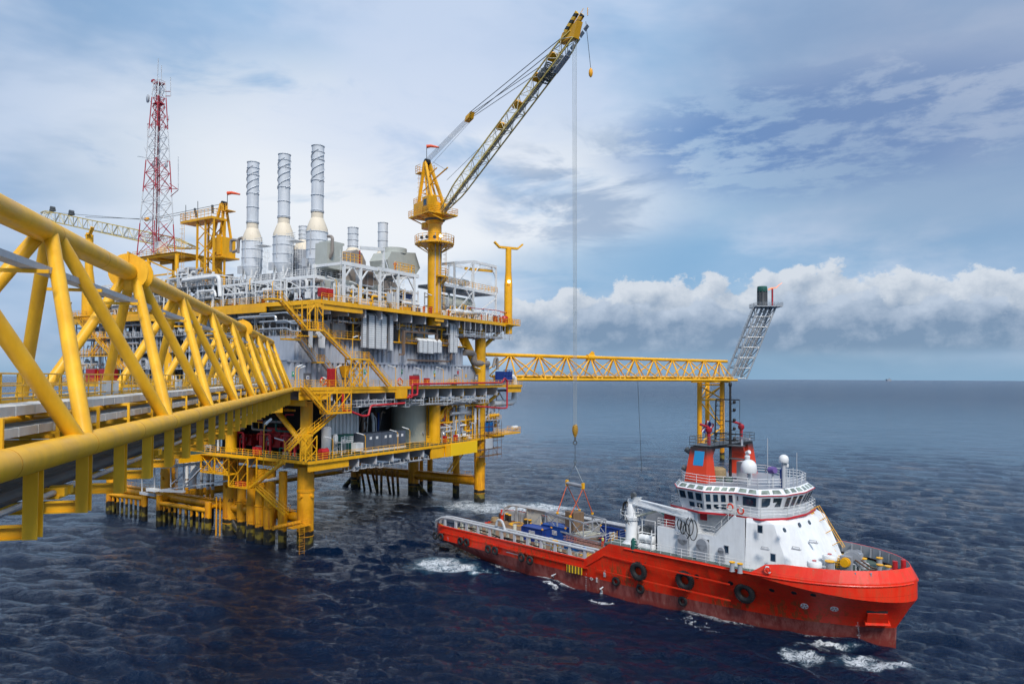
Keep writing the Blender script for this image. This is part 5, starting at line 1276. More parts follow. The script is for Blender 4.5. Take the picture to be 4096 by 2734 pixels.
# ---------------------------------------------------------------- production platform
ZC,ZM,ZU=15.3,27.7,42.6     # cellar, main, upper deck
WU=(1,0,0);WV=(0,1,0)
def jacket():
    T=thing('platform_jacket','yellow tubular jacket legs and braces standing in the sea with dark tide marks','jacket',P((0,0,0)))
    legs=[(0,0,1.42,14),(0,20.2,1.35,14),(0,40,1.35,14),(0,60,1.3,14),(53.6,0,1.3,14),(53.6,20.2,1.35,14),(53.6,40,1.35,14)]
    for u,v,r,zt in legs: MB(P).tube((u,v,-3),(u,v,zt),r,28).build('leg',M['leg'],T)
    def br(a,b,r,m='leg'): MB(P).tube(a,b,r,18).build('brace',M[m],T)
    br((0,0,5),(0,20.2,5),.85);br((0,20.2,5),(0,40,5),.85);br((0,40,5),(0,60,5),.85)
    br((53.6,0,4.8),(53.6,20.2,4.8),1.05);br((53.6,20.2,4.8),(53.6,40,4.8),1.05)
    br((0,40,5),(53.6,40,5),.8)
    br((53.6,20.2,3.4),(53.6,13.5,-2.),.62);br((53.6,40,3.5),(53.6,46,-2),.62);br((0,20.2,3.2),(0,15,-2),.7)
    for u,v in ((56.5,9.),(58.8,19)): MB(P).tube((u,v,-2),(u,v,14),.85 if v<10 else .7,18).build('pile',M['leg'],T)
    MB(P).tube((56.5,20,-2),(56.5,20,14),.5,14).build('pile',M['leg'],T)
    # sacrificial piles behind
    rr=random.Random(3)
    for k in range(9): 
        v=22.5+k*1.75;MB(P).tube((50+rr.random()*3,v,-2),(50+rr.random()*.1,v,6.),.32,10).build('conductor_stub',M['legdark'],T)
    # walkway rails along the braces
    for p,q in (((53.6,2,5.95),(53.6,18.5,5.95)),((53.6,22,5.95),(53.6,38,5.95)),((0,3,6.0),(0,18,6.0)),((0,22,6.0),(0,38,6.0)),((0,42,6.),(0,58,6.))):
        b=MB(P);b.rail([add(p,(-.7,0,0)),add(q,(-.7,0,0))],1.1,.035,1.6);b.bar(p,q,1.5,.08);b.build('brace_walkway',M['yelr'],T)
    # clamps, caps and rings on the legs
    for u,v,r,zt in legs:
        b=MB(P)
        b.lathe((u,v,9.6),[(r,0),(r+.09,.02),(r+.09,.4),(r,.42)],28)
        b.lathe((u,v,2.0),[(r,0),(r+.04,.02),(r+.04,.1),(r,.12)],28);b.lathe((u,v,3.0),[(r,0),(r+.04,.02),(r+.04,.1),(r,.12)],28)
        b.tube((u-r-.3,v-.4,9.),(u,v-.4,9.),.3,10);b.tube((u,v-r-.3,9.),(u,v,9.),.3,10)
        b.each('leg_collar',M['yelr'],T)
    p=P((53.6,0,0));cam_n=nrm((-p[0],-p[1],0))
    text('leg_mark','B4',.9,add((p[0],p[1],12.0),mul(cam_n,1.36)),cam_n,M['txt'],T)
    p=P((0,20.2,0));n_=nrm((-p[0],-p[1],0));text('leg_mark','A2',.8,add((p[0],p[1],6.4),mul(n_,1.42)),n_,M['txt'],T)
    # well casings between the two near legs
    for k,(cx_,w,zt) in enumerate(((519,.78,13),(622,.98,13),(704,.98,13),(789,1.0,13),(915,.72,13))):
        y=(1432,1465,1490,1510,1530)[k];o=P.onz(c('T',cx_,y),0);
        t_=thing('well_casing',['slim yellow well casing next to the second leg','first thick yellow well casing from the left of the row of three','middle thick yellow well casing of the row of three','right thick yellow well casing of the row of three','slim yellow well casing nearest the big corner leg'][k],'well casing',P((o[0],o[1],0)),'yellow casings rising from the sea')
        MB(P).tube((o[0],o[1],-2),(o[0],o[1],zt),w,22).build('casing',M['leg'],t_)
        b=MB(P);b.lathe((o[0],o[1],6.4),[(w,0),(w+.12,.05),(w+.12,.22),(w,.3)],22);b.lathe((o[0],o[1],3.4),[(w,0),(w+.08,.02),(w+.08,2.8),(w,2.85)],22);b.each('casing_sleeve',M['leg'],t_)
    # riser guards
    gd=[((855,1285),(1130,1325),7,'left'),((1247,1365),(1628,1435),8,'right')]
    for k,(a,b_,n,nm) in enumerate(gd):
        A=P.onz(c('B',*a),0);B_=P.onz(c('B',*b_),0)
        t_=thing('riser_guard','rusty yellow tubular riser guard fence in the water, the %s one of two'%nm,'riser guard',P((A[0],A[1],0)),'riser guards at the waterline')
        for e in (A,B_):
            MB(P).tube((e[0],e[1],-2),(e[0],e[1],5.9),.62,16).build('guard_post',M['leg'],t_)
            MB(P).tube((e[0],e[1],4.9),(e[0]+4.5,e[1]-.5,5.2),.4,12).build('guard_stub',M['leg'],t_)
        MB(P).tube((A[0],A[1],4.3),(B_[0],B_[1],4.3),.46,14).build('guard_rail',M['yelr'],t_)
        for j in range(n): e=lerp((A[0],A[1],0),(B_[0],B_[1],0),(j+.9)/(n+.8));MB(P).tube((e[0],e[1],-2),(e[0],e[1],4.2),.25,10).build('guard_bar',M['leg'],t_)
    # export risers (white upper, banded, black at the waterline)
    rx=[(1380,1240,.26),(1460,1260,.32),(1512,1270,.58),(1575,1290,.30),(1627,1310,.32),(1663,1325,.30)]
    for k,(x,y,r) in enumerate(rx):
        o=P.onx(c('B',x,1200),3.+.3*k);u,v=o[0],o[1]
        t_=thing('riser_pipe',['thin white riser pipe farthest left of the group','second white riser pipe from the left','thick white riser pipe of the group','white riser pipe right after the thick one','white riser pipe second from the right','white riser pipe farthest right of the group'][k],'riser',P((u,v,0)),'white risers below the cellar deck')
        MB(P).tube((u,v,6.6),(u,v,14.5),r,14).build('riser_upper',M['wht'],t_)
        MB(P).tube((u,v,4.3),(u,v,6.6),r+.05,14).build('riser_sleeve',M['yelr'],t_)
        MB(P).tube((u,v,-2),(u,v,4.3),r+.02,14).build('riser_lower',M['black'],t_)
        b=MB(P)
        for z in (7.3,8.1): b.lathe((u,v,z),[(r+.02,0),(r+.03,.28)],14)
        b.each('riser_band',M['brown'],t_)
    # boat landing at the near leg
    t_=thing('boat_landing','small yellow landing with ladder fixed to the corner leg near the water','landing',P((-1,-1.5,3)))
    a=pv('T',960,1225,-1.5);b_=pv('T',1110,1240,-1.5)
    b=MB(P);b.box(-4.6,-.6,-2.2,-.8,4.2,4.35);b.rail([(-4.6,-2.2,4.35),(-1.4,-2.2,4.35)],1.1,.05,.9);b.build('landing_platform',M['yelr'],t_)
    b=MB(P);b.cage((-2.8,-2.3,-1.2),5.4,(1,0,0),1.1);b.build('ladder',M['yelr'],t_)
    b=MB(P);b.tube((-7,-.2,4.6),(-.5,0,4.6),.38,12);b.build('landing_beam',M['leg'],t_)
    t2=thing('access_ladder','pair of thin yellow ladder posts standing in the water left of the casings','ladder',P((-3,24,0)))
    for x in (1692,1722): o=P.onx(c('B',x,1400),-2.);MB(P).tube((o[0],o[1],-1),(o[0],o[1],7.),.13,8).build('ladder_post',M['yelr'],t2)
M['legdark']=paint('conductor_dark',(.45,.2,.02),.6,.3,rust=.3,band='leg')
jacket()
def girders(us,v0,v1,z0,z1,T,mm='gird',t=.3):
    for u in us: 
        MB(P).box(u-t/2,u+t/2,v0,v1,z0,z1).build('deck_girder',M[mm],T)
M['gird']=paint('girder_grey',(.58,.59,.62),.5,.10)
def deck(name,label,outline,z,T=None):
    T=thing(name,label,'deck',P((outline[0][0],outline[0][1],z)))
    MB(P).prism(outline,z-.35,z).build('deck_plate',M['green' if 'cellar' in name or 'lower' in name else 'grey'],T)
    return T
def decks():
    rr=random.Random(11)
    # ---- cellar deck
    oc=[(-3,-4),(46,-4),(46,-1.5),(62,-1.5),(62,30),(-3,30)]
    T=deck('cellar_deck','lowest platform deck with green floor, yellow edge and pale girders','x' and oc,ZC)
    T2=T
    b=MB(P)
    for p,q in zip(oc,oc[1:]+oc[:1]): b.bar((p[0],p[1],ZC-.22),(q[0],q[1],ZC-.22),.2,.5)
    b.build('edge_beam',M['yel'],T)
    girders(np.arange(9,46,4.7),-3.7,28,13.2,14.9,T);girders((0.,),-3.2,29,13.4,14.9,T,'yel');
    b=MB(P);b.bar((-2.8,-3.6,14.2),(6.5,-3.6,14.2),.3,1.3);b.each('corner_beam',M['yel'],T)
    b=MB(P);b.box(34.6,36.,-4.3,-3.9,12.6,15.1);b.box(30,34.5,-3.9,-3.6,12.6,15.1);b.each('corner_beam',M['yel'],T)
    b=MB(P);b.box(36.2,46.2,-4.35,-3.95,12.6,15.25);b.build('yellow_facade_beam',M['ylw2'],T)
    for v in (3,12,21): b=MB(P);b.box(-2.5,61,v-.15,v+.15,13.6,14.9);b.build('long_beam',M['lgrey'],T)
    b=MB(P);b.rail([(-3,-4,ZC),(46,-4,ZC)],1.15,.045,1.55);b.rail([(46,-1.5,ZC),(62,-1.5,ZC),(62,10,ZC)],1.15,.045,1.55);b.build('handrail',M['yel'],T)
    b=MB(P);b.rail([(-3,-4,ZC),(-3,30,ZC)],1.15,.045,1.55);b.build('handrail',M['yel'],T)
    # ---- main deck
    om=[(-5,-4),(66.5,-4),(66.5,45),(40,80),(-5,80)]
    T=deck('main_deck','middle platform deck at bridge level with yellow walkway edge and pale girders',om,ZM)
    b=MB(P)
    for p,q in zip(om,om[1:]+om[:1]): b.bar((p[0],p[1],ZM-.25),(q[0],q[1],ZM-.25),.2,.6)
    b.build('edge_beam',M['yel'],T)
    b=MB(P);b.box(-4.9,1.,-3.8,-3.5,25.6,27.2);b.box(18.7,22.,-4.1,-3.8,25.3,27.3);b.box(60,66.4,-3.8,-3.5,25.9,27.3);b.each('corner_beam',M['yel'],T)
    b=MB(P);b.bar((-5,-3.9,26.9),(19,-3.9,26.9),.2,.7);b.build('edge_fascia',M['yel'],T)
    girders(list(np.arange(2.5,18,4.6))+list(np.arange(23.5,60,4.6)),-3.5,30,25.3,27.1,T)
    for v in (5,15,25,38): b=MB(P);b.box(-4.,61,v-.15,v+.15,25.8,27.2);b.build('long_beam',M['lgrey'],T)
    b=MB(P);b.rail([(-5,-4,ZM),(66.5,-4,ZM),(66.5,12,ZM)],1.15,.045,1.6);b.build('handrail',M['yel'],T)
    b=MB(P);b.rail([(-5,-4,ZM),(-5,2,ZM)],1.15,.045,1.6);b.rail([(-5,12,ZM),(-5,80,ZM)],1.15,.045,1.9);b.build('handrail',M['yel'],T)
    # ---- upper deck
    ou=[(-.6,-4),(62,-4),(62,40),(35,78),(-1.,78),(-1,45),(-1.5,20),(-1.5,9)]
    T=deck('upper_deck','top platform deck carrying the exhaust stacks, with deep yellow edge beam',ou,ZU)
    b=MB(P)
    for p,q in zip(ou,ou[1:]+ou[:1]): b.bar((p[0],p[1],ZU-.3),(q[0],q[1],ZU-.3),.25,.75)
    b.build('edge_beam',M['yel'],T)
    b=MB(P)
    b.box(-1.7,-1.4,9,45,41.,42.1);b.box(-1.3,-1,45,78,41,42.1);b.box(-.8,-.5,-3.9,9,41.3,42.2);b.box(-.5,9.5,-3.9,-3.6,41.,42.2);b.each('deep_edge_beam',M['yel'],T)
    b=MB(P);b.box(61.,62.3,-3.4,3,41.,42.3);b.box(31,34,-3.9,-3.6,41.2,42.3);b.each('corner_beam',M['yel'],T)
    girders(list(np.arange(2,31,4.4))+list(np.arange(36,61,4.4)),-3.4,40,40.4,42.15,T)
    for v in (5,15,25,38,55): b=MB(P);b.box(.5,60,v-.15,v+.15,41.,42.2);b.build('long_beam',M['lgrey'],T)
    b=MB(P);b.rail([(-.6,-4,ZU),(62,-4,ZU),(62,8,ZU)],1.15,.045,1.6);b.build('handrail',M['yel'],T)
    b=MB(P);b.rail([(-1.5,9,ZU),(-1.5,20,ZU),(-1,45,ZU),(-1,78,ZU),(10,78,ZU)],1.15,.045,1.7);b.build('handrail',M['yel'],T)
    # hanging pipe supports below the upper deck's right part
    b=MB(P)
    for z in (39.7,39.2,38.8): b.bar((41,-4,z),(62,-4,z),.1,.12)
    for u in np.arange(41.5,62.5,2.1): b.bar((u,-4,38.5),(u,-4,42),.1)
    b.build('pipe_support',M['lgrey'],T)
    b=MB(P)
    for v in (-4.3,-4.6): b.bar((1,v,40.2),(1,v,40.2001+.001),.1)
    # ---- columns between decks
    T=thing('deck_columns','thick yellow columns and diagonal braces holding the decks apart','column',P((0,0,14)))
    cols=[(0,0,14.9,25.2,1.05),(0,20.2,14.9,25.2,1.05),(0,40,8,41,1.05),(36,0,15.3,25.2,1.3),(53.6,0,13.5,41,1.3),(53.6,20.2,13,41,1.2),(0,60,8,41,1.0),(20,20,15,41,1.)]
    for u,v,z0,z1,r in cols: MB(P).tube((u,v,z0),(u,v,z1),r,22).build('column',M['yel'],T)
    for a,b_,r in (((53.6,0,30.5),(44,0,41.5),1.),((36.5,0,20.),(47.5,0,26.5),.8),((53.6,2,23.5),(60,8,17),.6),((53.5,0,22.),(46,0,17),.0),((0,0,17),(-.5,9,25.),.5),((53.6,0,36),(62,0,41),.5),((53.6,0,22),(60,-1,25.5),.4)):
        if r: MB(P).tube(a,b_,r,18).build('brace',M['yel'],T)
M['ylw2']=paint('fresh_yellow',(.95,.58,.005),.4,.03)
decks()
def corr(T,name,mm,F,x0,x1,z0,z1,pitch=1.15,dep=.22,axis='u',const=0.):
    """ribbed steel wall along u (or v) at a constant coordinate"""
    b=MB(F);n=max(1,round((x1-x0)/pitch));st=(x1-x0)/n;pts=[]
    for k in range(n):
        a=x0+k*st;pts+=[(a,0),(a+st*.28,0),(a+st*.38,-dep),(a+st*.9,-dep)]
    pts.append((x1,0))
    f=(lambda s,d:(s,const+d)) if axis=='u' else (lambda s,d:(const+d,s))
    for p,q in zip(pts,pts[1:]):
        a=f(*p);e=f(*q);b.poly([(a[0],a[1],z0),(e[0],e[1],z0),(e[0],e[1],z1),(a[0],a[1],z1)])
    return b.build(name,M[mm],T,sharp=10)
def modules():
    # blue-grey ribbed utility building on the main deck
    T=thing('utility_building','blue-grey ribbed steel building two storeys high on the main deck','building',P((20,0,ZM)))
    corr(T,'wall','wall',P,-4.4,49,ZM,32.1,1.25,.42)
    corr(T,'wall','wall',P,-2.8,46,32.3,36.4,1.25,.42)
    b=MB(P);b.box(49,53.5,.5,6,ZM,32.2);b.box(53.5,57,-.4,6,ZM,32.3);b.build('wall',M['wall'],T)
    b=MB(P);b.box(-2.8,46,.1,9,36.4,36.6);b.box(-4.4,57,.1,9,32.15,32.25);b.box(-2.8,46,8.8,9,27.7,36.4);b.build('roof',M['grey'],T)
    b=MB(P);b.box(-4.4,-4.2,.05,9,ZM,32.1);b.box(-2.8,-2.6,.05,9,32.1,36.4);b.build('end_wall',M['wall'],T)
    b=MB(P);b.box(-4.5,49,-.5,-.05,31.95,32.3);b.box(-2.9,46,-.5,-.05,36.1,36.5)
    for u in (6,15,24,33,42): b.box(u-.2,u+.2,-.55,-.2,ZM,36.3)
    b.build('wall_beam',M['wall'],T)
    for k,(kk,x,y,w_,h_) in enumerate((('R',590,1060,1.7,2.3),('S',535,1060,1.9,2.3),('S',1060,1070,1.2,2.3),('S',1350,1090,1.6,2.4))):
        o=pv(kk,x,y,-.3 if k<3 else -.45);d=MB(P);v_=-.56 if k!=3 else -.5;d.box(o[0]-w_/2,o[0]+w_/2,v_,v_+.1,ZM+.05,ZM+.1+h_);dd=d.build('door',M['dgrey2'],T)
        d=MB(P);d.box(o[0]-.3,o[0]+.3,v_-.04,v_-.01,ZM+1.3,ZM+1.95);d.build('door_sign',M['sign'],dd)
        d=MB(P);d.box(o[0]-.14,o[0]+.14,v_-.06,v_-.045,ZM+1.4,ZM+1.8);d.build('sign_symbol',M['blue'],dd)
    for k,x,y,mm in (('R',743,995,'sign'),('R',398,1052,'signg'),('R',1355,1020,'signg'),('R',1850,1020,'signg'),('S',785,1035,'signg'),('S',785,1065,'yel'),('S',1205,1075,'yel'),('S',1460,1060,'lgrey'),('S',347,1020,'signg'),('S',1098,1030,'red')):
        o=pv(k,x,y,-.27);d=MB(P);d.box(o[0]-.22,o[0]+.22,-.52,-.44,o[2]-.38,o[2]+.38);s_=d.build('wall_sign',M[mm],T)
        if mm=='signg': 
            d=MB(P);d.box(o[0]-.1,o[0]+.1,-.545,-.525,o[2]-.05,o[2]+.25);d.build('sign_symbol',M['sign'],s_)
    d=MB(P);o=pv('S',1080,1100,-1.);
    d.box(o[0]-1.5,o[0]+.6,-1.8,-.4,ZM+.6,ZM+.7);d.rail([(o[0]-1.5,-1.8,ZM+.7),(o[0]+.6,-1.8,ZM+.7)],1.1,.04,.7);d.strail((o[0]-1.6,-1.1,ZM+.6),(o[0]-2.6,-1.1,ZM),1.,(0,1,0));d.build('door_steps',M['yel'],T)
    # cable ladders: white ribbed vertical duct covers
    R_set=[(1340,1385,240,695),(1420,1495,255,705),(1515,1580,262,712),(1590,1655,265,715),(1700,1740,245,735)]
    S_set=[(590,637,585,765),(642,700,590,772),(708,780,592,775),(783,830,598,765),(836,890,602,768),(1003,1045,378,765),(1052,1100,385,768)]
    lab=['leftmost of the five tall white ribbed cable ducts','second tall white ribbed cable duct, the widest of the five','third tall white ribbed cable duct','fourth tall white ribbed cable duct, close beside the third','rightmost tall narrow cable duct of the five, curved at the top','first short white cable duct from the left of the lower set','second short white cable duct of the lower set','third and widest short white cable duct of the lower set','fourth short white cable duct of the lower set','fifth short white cable duct of the lower set','left tall cable duct of the pair near the yellow diagonal column','right tall cable duct of the pair near the yellow diagonal column']
    for k,(kk,(x0,x1,y0,y1)) in enumerate([('R',q) for q in R_set]+[('S',q) for q in S_set]):
        a=pv(kk,x0,y0,-2.4);b_=pv(kk,x1,y1,-2.4);zt,zb=pv(kk,(x0+x1)/2,y0,-2.4)[2],pv(kk,(x0+x1)/2,y1,-2.4)[2]
        t_=thing('cable_duct',lab[k],'cable duct',P((a[0],-2.4,zb)),'white ribbed cable ducts hanging on the facade')
        d=MB(P);d.box(a[0],b_[0],-2.4,-2.,zb,zt-.3);d.hull2([(a[0],-2.4,zt-.3),(b_[0],-2.4,zt-.3),(b_[0],-2,zt-.3),(a[0],-2,zt-.3)],[(a[0],-1.9,zt+.2),(b_[0],-1.9,zt+.2),(b_[0],-1.6,zt+.2),(a[0],-1.6,zt+.2)]);d.box(a[0],b_[0],-1.75,.5,zt-.05,zt+.22);d.build('duct_cover',M['wht'],t_)
        d=MB(P)
        for z in np.arange(zb+.25,zt-.35,.42): d.box(a[0]-.03,b_[0]+.03,-2.44,-2.38,z,z+.06)
        for uu in (a[0],b_[0]): d.box(uu-.04,uu+.04,-2.46,-1.95,zb,zt-.3)
        d.build('duct_rib',M['grey'],t_)
        d=MB(P);d.bar((a[0],-2.2,zb-.1),(b_[0],-2.2,zb-.1),.12);d.bar(((a[0]+b_[0])/2,-2.2,zb-.1),((a[0]+b_[0])/2,-.3,zb-1.),.1);d.build('bracket',M['grey'],t_)
    # duct with a kink left of the ladders
    t_=thing('cable_duct','short white cable duct with a kink, beside the zigzag stairs','cable duct',P((6,-1,33)));a=pv('R',740,480,-1.5);b_=pv('R',790,560,-1.5);e=pv('R',795,705,-1.5)
    d=MB(P);d.bar((a[0],-1.5,a[2]),(b_[0],-1.5,b_[2]),1.3,.35,(0,1,0));d.bar((b_[0],-1.5,b_[2]+.2),(b_[0],-1.5,e[2]),1.3,.35);d.build('duct_cover',M['wht'],t_)
    o=pv('R',640,460,-1.2);t_=thing('cable_duct','thin white vertical duct behind the stair landing','cable duct',P((o[0],-1,33)));d=MB(P);d.box(o[0]-.35,o[0]+.35,-1.4,-1.1,pv('R',640,700,-1.2)[2],o[2]);d.build('duct_cover',M['wht'],t_)
    # roof-level mezzanine with railings and grey cabinets
    T=thing('mezzanine_deck','yellow railed mezzanine on top of the blue-grey building','deck',P((10,0,36.6)))
    b=MB(P);b.box(-2.8,46,-1.3,.1,36.35,36.55);b.build('deck_plate',M['yel'],T)
    b=MB(P);b.rail([(1,-1.3,36.55),(20,-1.3,36.55)],1.2,.045,1.5);b.rail([(23.5,-1.3,36.55),(45,-1.3,36.55)],1.2,.045,1.5);b.build('handrail',M['yel'],T)
    b=MB(P)
    for u in (10.,13.3,16.,23.,27,31,37.): b.bar((u,-1.,36.5),(u,-1.,40.4),.22);b.bar((u,-1.,39.2),(u+1.,-1.,40.3),.14)
    b.bar((9,-1.,40.3),(17,-1.,40.3),.2);b.bar((22,-1,39.9),(39,-1.,39.9),.2);b.build('support_frame',M['yel'],T)
    b=MB(P);z=38.6
    for z0,u0,u1 in ((38.7,23,34),(36.9,24,39.),(34.9,38.5,38.6)): b.bar((u0,-2,z0),(u1,-2,z0),.4,.35)
    b.bar((23.2,-2,34.),(23.2,-2,38.7),.45);b.bar((39.2,-2.,33.3),(39.2,-2,37.),.45);b.bar((34,-2,37),(34,-2,39.8),.45);b.bar((28,-2,38.6),(28,-2,39.8),.4);b.bar((25.5,-1.2,33.),(40.,-1.2,33.),.35)
    b.bar((22.2,-1.8,34.),(23.3,-2,34.),.35)
    b.each('brown_duct',M['brown'],T)
    for k,(u,w_,h_) in enumerate(((24.5,4.6,3.4),(30.2,3.8,3.0),(2.5,3.0,2.6),(6.2,3.2,3.0),(40.5,3.,2.6))):
        t_=thing('equipment_cabinet',['large pale grey cabinet with overhanging lid, left of the pair under the top deck','pale grey cabinet with overhanging lid, right of the pair under the top deck','grey cabinet on the mezzanine behind the stair landing','wide grey cabinet on the mezzanine right of the stair landing','grey cabinet on the mezzanine next to the tall duct pair'][k],'cabinet',P((u,0,36.6)),'grey cabinets on the mezzanine')
        b=MB(P);b.box(u,u+w_,.3,3.6,36.6,36.6+h_);b.build('cabinet_body',M['lgrey'],t_)
        b=MB(P);b.box(u-.25,u+w_+.25,.0,3.8,36.6+h_,36.9+h_);b.build('lid',M['lgrey'],t_)
        b=MB(P);b.box(u+.3,u+w_*.5,.24,.3,37.,36.4+h_);b.box(u+w_*.55,u+w_-.3,.24,.3,37.,36.4+h_);b.each('cabinet_door',M['cabd'],t_)
    for k,(u,r) in enumerate(((9.8,1.3),(12.8,1.4),(19,1.5))):
        t_=thing('grey_tank',['dark grey drum tank left on the mezzanine','dark grey drum tank in the middle of the mezzanine','dark grey drum tank behind the tall white ducts'][k],'tank',P((u,1.8,36.6)));b=MB(P);b.lathe((u,1.8,36.6),[(r,0),(r,2.7),(r*.7,3.2),(.05,3.4)],20);b.build('shell',M['dgrey2'],t_);b=MB(P);b.lathe((u,1.8,38),[(r+.05,0),(r+.08,.1),(r+.05,.2)],20);b.build('band',M['lgrey'],t_)
M['dgrey2']=paint('mid_grey',(.16,.165,.18),.5,.2);M['cabd']=paint('cabinet_door',(.42,.44,.46),.5,.1)
modules()
# ---------------------------------------------------------------- stairs
def flight(T,p,q,w=.95,wd=WV,mm='yel',str_mm=None):
    a=MB(P);a.stair(p,q,w,wd);a.build('stringer',M[str_mm or mm],T)
    a=MB(P);a.treads(p,q,w,wd);a.build('treads',M['yel'],T)
    a=MB(P);a.strail(p,q,w,wd,1.15,.045);a.build('handrail',M['yel'],T)
def stairs():
    def land(T,u0,u1,v0,v1,z,sides='fbr'):
        b=MB(P);b.box(u0,u1,v0,v1,z-.28,z);b.build('landing',M['yel'],T)
        b=MB(P);b.rail([(u0,v0,z),(u1,v0,z)],1.15,.045,1.1)
        if 'r' in sides: b.rail([(u1,v0,z),(u1,v1,z)],1.15,.045,1.1)
        if 'l' in sides: b.rail([(u0,v0,z),(u0,v1,z)],1.15,.045,1.1)
        b.build('handrail',M['yel'],T)
    V=-5.0
    def pt(k,x,y,v=V): o=pv(k,x,y,v);return (o[0],v,o[2])
    T=thing('zigzag_stairs','long yellow stair tower zigzagging from the top deck to the main deck','stairs',P((5,-5,ZM)))
    a,b_=pt('R',225,50),pt('R',570,445);flight(T,a,b_)
    e,f=pt('R',775,450),pt('R',1150,840);land(T,b_[0]-.1,e[0]+.1,V-.6,V+.9,b_[2]);flight(T,e,f,str_mm='yel')
    g,h=pt('R',1390,850),pt('R',1700,1225);land(T,f[0]-.1,g[0]+.1,V-.6,V+.9,f[2]);flight(T,g,h)
    land(T,a[0]-1.8,a[0]+.1,V-.6,V+1.5,a[2],'l')
    b=MB(P)
    u0,u1=f[0]+.1,g[0]-.1;um=(u0+u1)/2
    for u in (u0,um,u1):
        for v in (V-.5,V+.9): b.bar((u,v,ZM),(u,v,f[2]-.2),.16)
    for v in (V-.5,V+.9):
        for ua,ub in ((u0,um),(um,u1)):
            zm=(ZM+f[2])/2
            for z0,z1 in ((ZM,zm),(zm,f[2]-.2)): b.bar((ua,v,z0),(ub,v,z1),.12);b.bar((ub,v,z0),(ua,v,z1),.12)
    b.build('stair_tower',M['yel'],T)
    b=MB(P)
    for u in (b_[0],e[0],(b_[0]+e[0])/2):
        b.bar((u,V+.8,b_[2]-.2),(u,V+.8,ZU-.5),.18);b.bar((u,V-.5,b_[2]),(u,V-.5,ZU-.7),.14)
    b.bar((b_[0],V-.5,b_[2]+2.2),(b_[0]+2.,V-.5,ZU-.8),.16);b.bar((e[0],V-.5,b_[2]+2.2),(e[0]-2.,V-.5,ZU-.8),.16);b.bar((b_[0],V-.5,ZU-.7),(e[0],V-.5,ZU-.7),.2)
    b.build('hanger',M['yel'],T)
    # second, grey stringer stair behind
    T=thing('grey_stairs','grey and yellow stairs running down the building wall behind the zigzag tower','stairs',P((2,-2,ZM)))
    V2=-2.2;q=lambda k,x,y:pt(k,x,y,V2)
    a,b_=q('R',485,585),q('R',700,885);land(T,a[0]-3.2,a[0],V2-.5,V2+.8,a[2],'l');flight(T,a,b_,.9,str_mm='grey')
    e,f=q('R',800,885),q('R',955,1095);land(T,b_[0],e[0],V2-.5,V2+.8,b_[2]);f=(f[0]+1.6,V2,ZM);flight(T,e,f,.9,str_mm='grey')
    # below the main deck
    T=thing('hanging_stairs','yellow stair flight hanging below the main deck corner with a railed landing','stairs',P((4,-5,18)))
    a,b_=pt('R',530,1215),pt('R',835,1560);flight(T,a,b_)
    L0,L1=pt('T',1325,240),pt('T',1555,240);land(T,L0[0],L1[0],V-.7,V+1.2,L0[2])
    b=MB(P)
    for u in (L0[0],L1[0],(L0[0]+L1[0])/2-.6):
        for v in (V-.6,V+1.1): b.bar((u,v,L0[2]-.2),(u,v,ZM-.5),.15)
    for v in (V-.6,V+1.1): b.bar((L0[0]+2,v,L0[2]),(L1[0],v,ZM-.8),.13);b.bar((L0[0],v,ZM-1.6),(L0[0]+1.8,v,ZM-.5),.13)
    b.build('hanger',M['yel'],T)
    T=thing('lower_stairs','yellow stairs dropping from the hanging landing onto the cellar deck','stairs',P((2,-5,ZC)))
    V3=-3.4;q=lambda k,x,y:pt(k,x,y,V3)
    a,b_=q('T',1420,255),q('T',1185,450);flight(T,b_,a);m0,m1=q('T',1115,440),q('T',1185,440);land(T,m0[0],b_[0],V3-.7,V3+.7,b_[2]);e,f=q('T',1115,450),q('T',955,615);flight(T,f,e)
    b=MB(P);u0,u1=m0[0],m1[0]+.9
    for u in (u0,u1):
        for v in (V3-.6,V3+.6): b.bar((u,v,ZC),(u,v,b_[2]-.2),.14)
    for v in (V3-.6,V3+.6):
        for z0,z1 in ((ZC,ZC+1.9),(ZC+1.9,b_[2]-.3)): b.bar((u0,v,z0),(u1,v,z1),.11);b.bar((u1,v,z0),(u0,v,z1),.11)
    b.build('stair_tower',M['yel'],T)
    # basket platform hanging under the cellar edge
    T=thing('hanging_platform','yellow braced hanging gallery below the cellar deck edge','gallery',P((-4,10,8)))
    U0=-5.2;w=lambda x,y:P.onx(c('T',x,y),U0)
    A,B_,C_,D_=w(130,640),w(400,690),w(130,810),w(400,860)
    b=MB(P);ua,ub=U0,U0+1.9
    z1,z0,zl=ZC-.2,C_[2],w(400,950)[2]
    v0,v1,v2=A[1],B_[1],w(580,700)[1]
    for u in (ua,ub):
        for v in (v0,(v0+v1)/2,v1): b.bar((u,v,z0),(u,v,z1),.2)
        for p,q in ((v0,(v0+v1)/2),((v0+v1)/2,v1)): b.bar((u,p,z0),(u,q,z1),.13);b.bar((u,q,z0),(u,p,z1),.13)
        b.bar((u,v0,z1),(u,v2,z1),.22);b.bar((u,v0,z0),(u,v1,z0),.2)
        for v in (v1,v2): b.bar((u,v,zl),(u,v,z1),.2)
        b.bar((u,v1,zl),(u,v2,zl),.2);b.bar((u,v1,zl),(u,v2,z1),.14)
    b.build('gallery_frame',M['yel'],T)
    b=MB(P);b.box(ua,ub,v1,v0,z0-.05,z0+.08);b.box(ua,ub,v2,v1,zl-.05,zl+.08);b.box(ua-.3,ub+1,v2,v0,z1+.1,z1+.2);b.build('gallery_floor',M['yel'],T)
    b=MB(P);b.rail([(ua,v2,zl),(ua,v1,zl)],1.,.04,1.2);b.rail([(ua,v1,z0),(ua,v0,z0)],1.,.04,1.2);b.build('handrail',M['yel'],T)
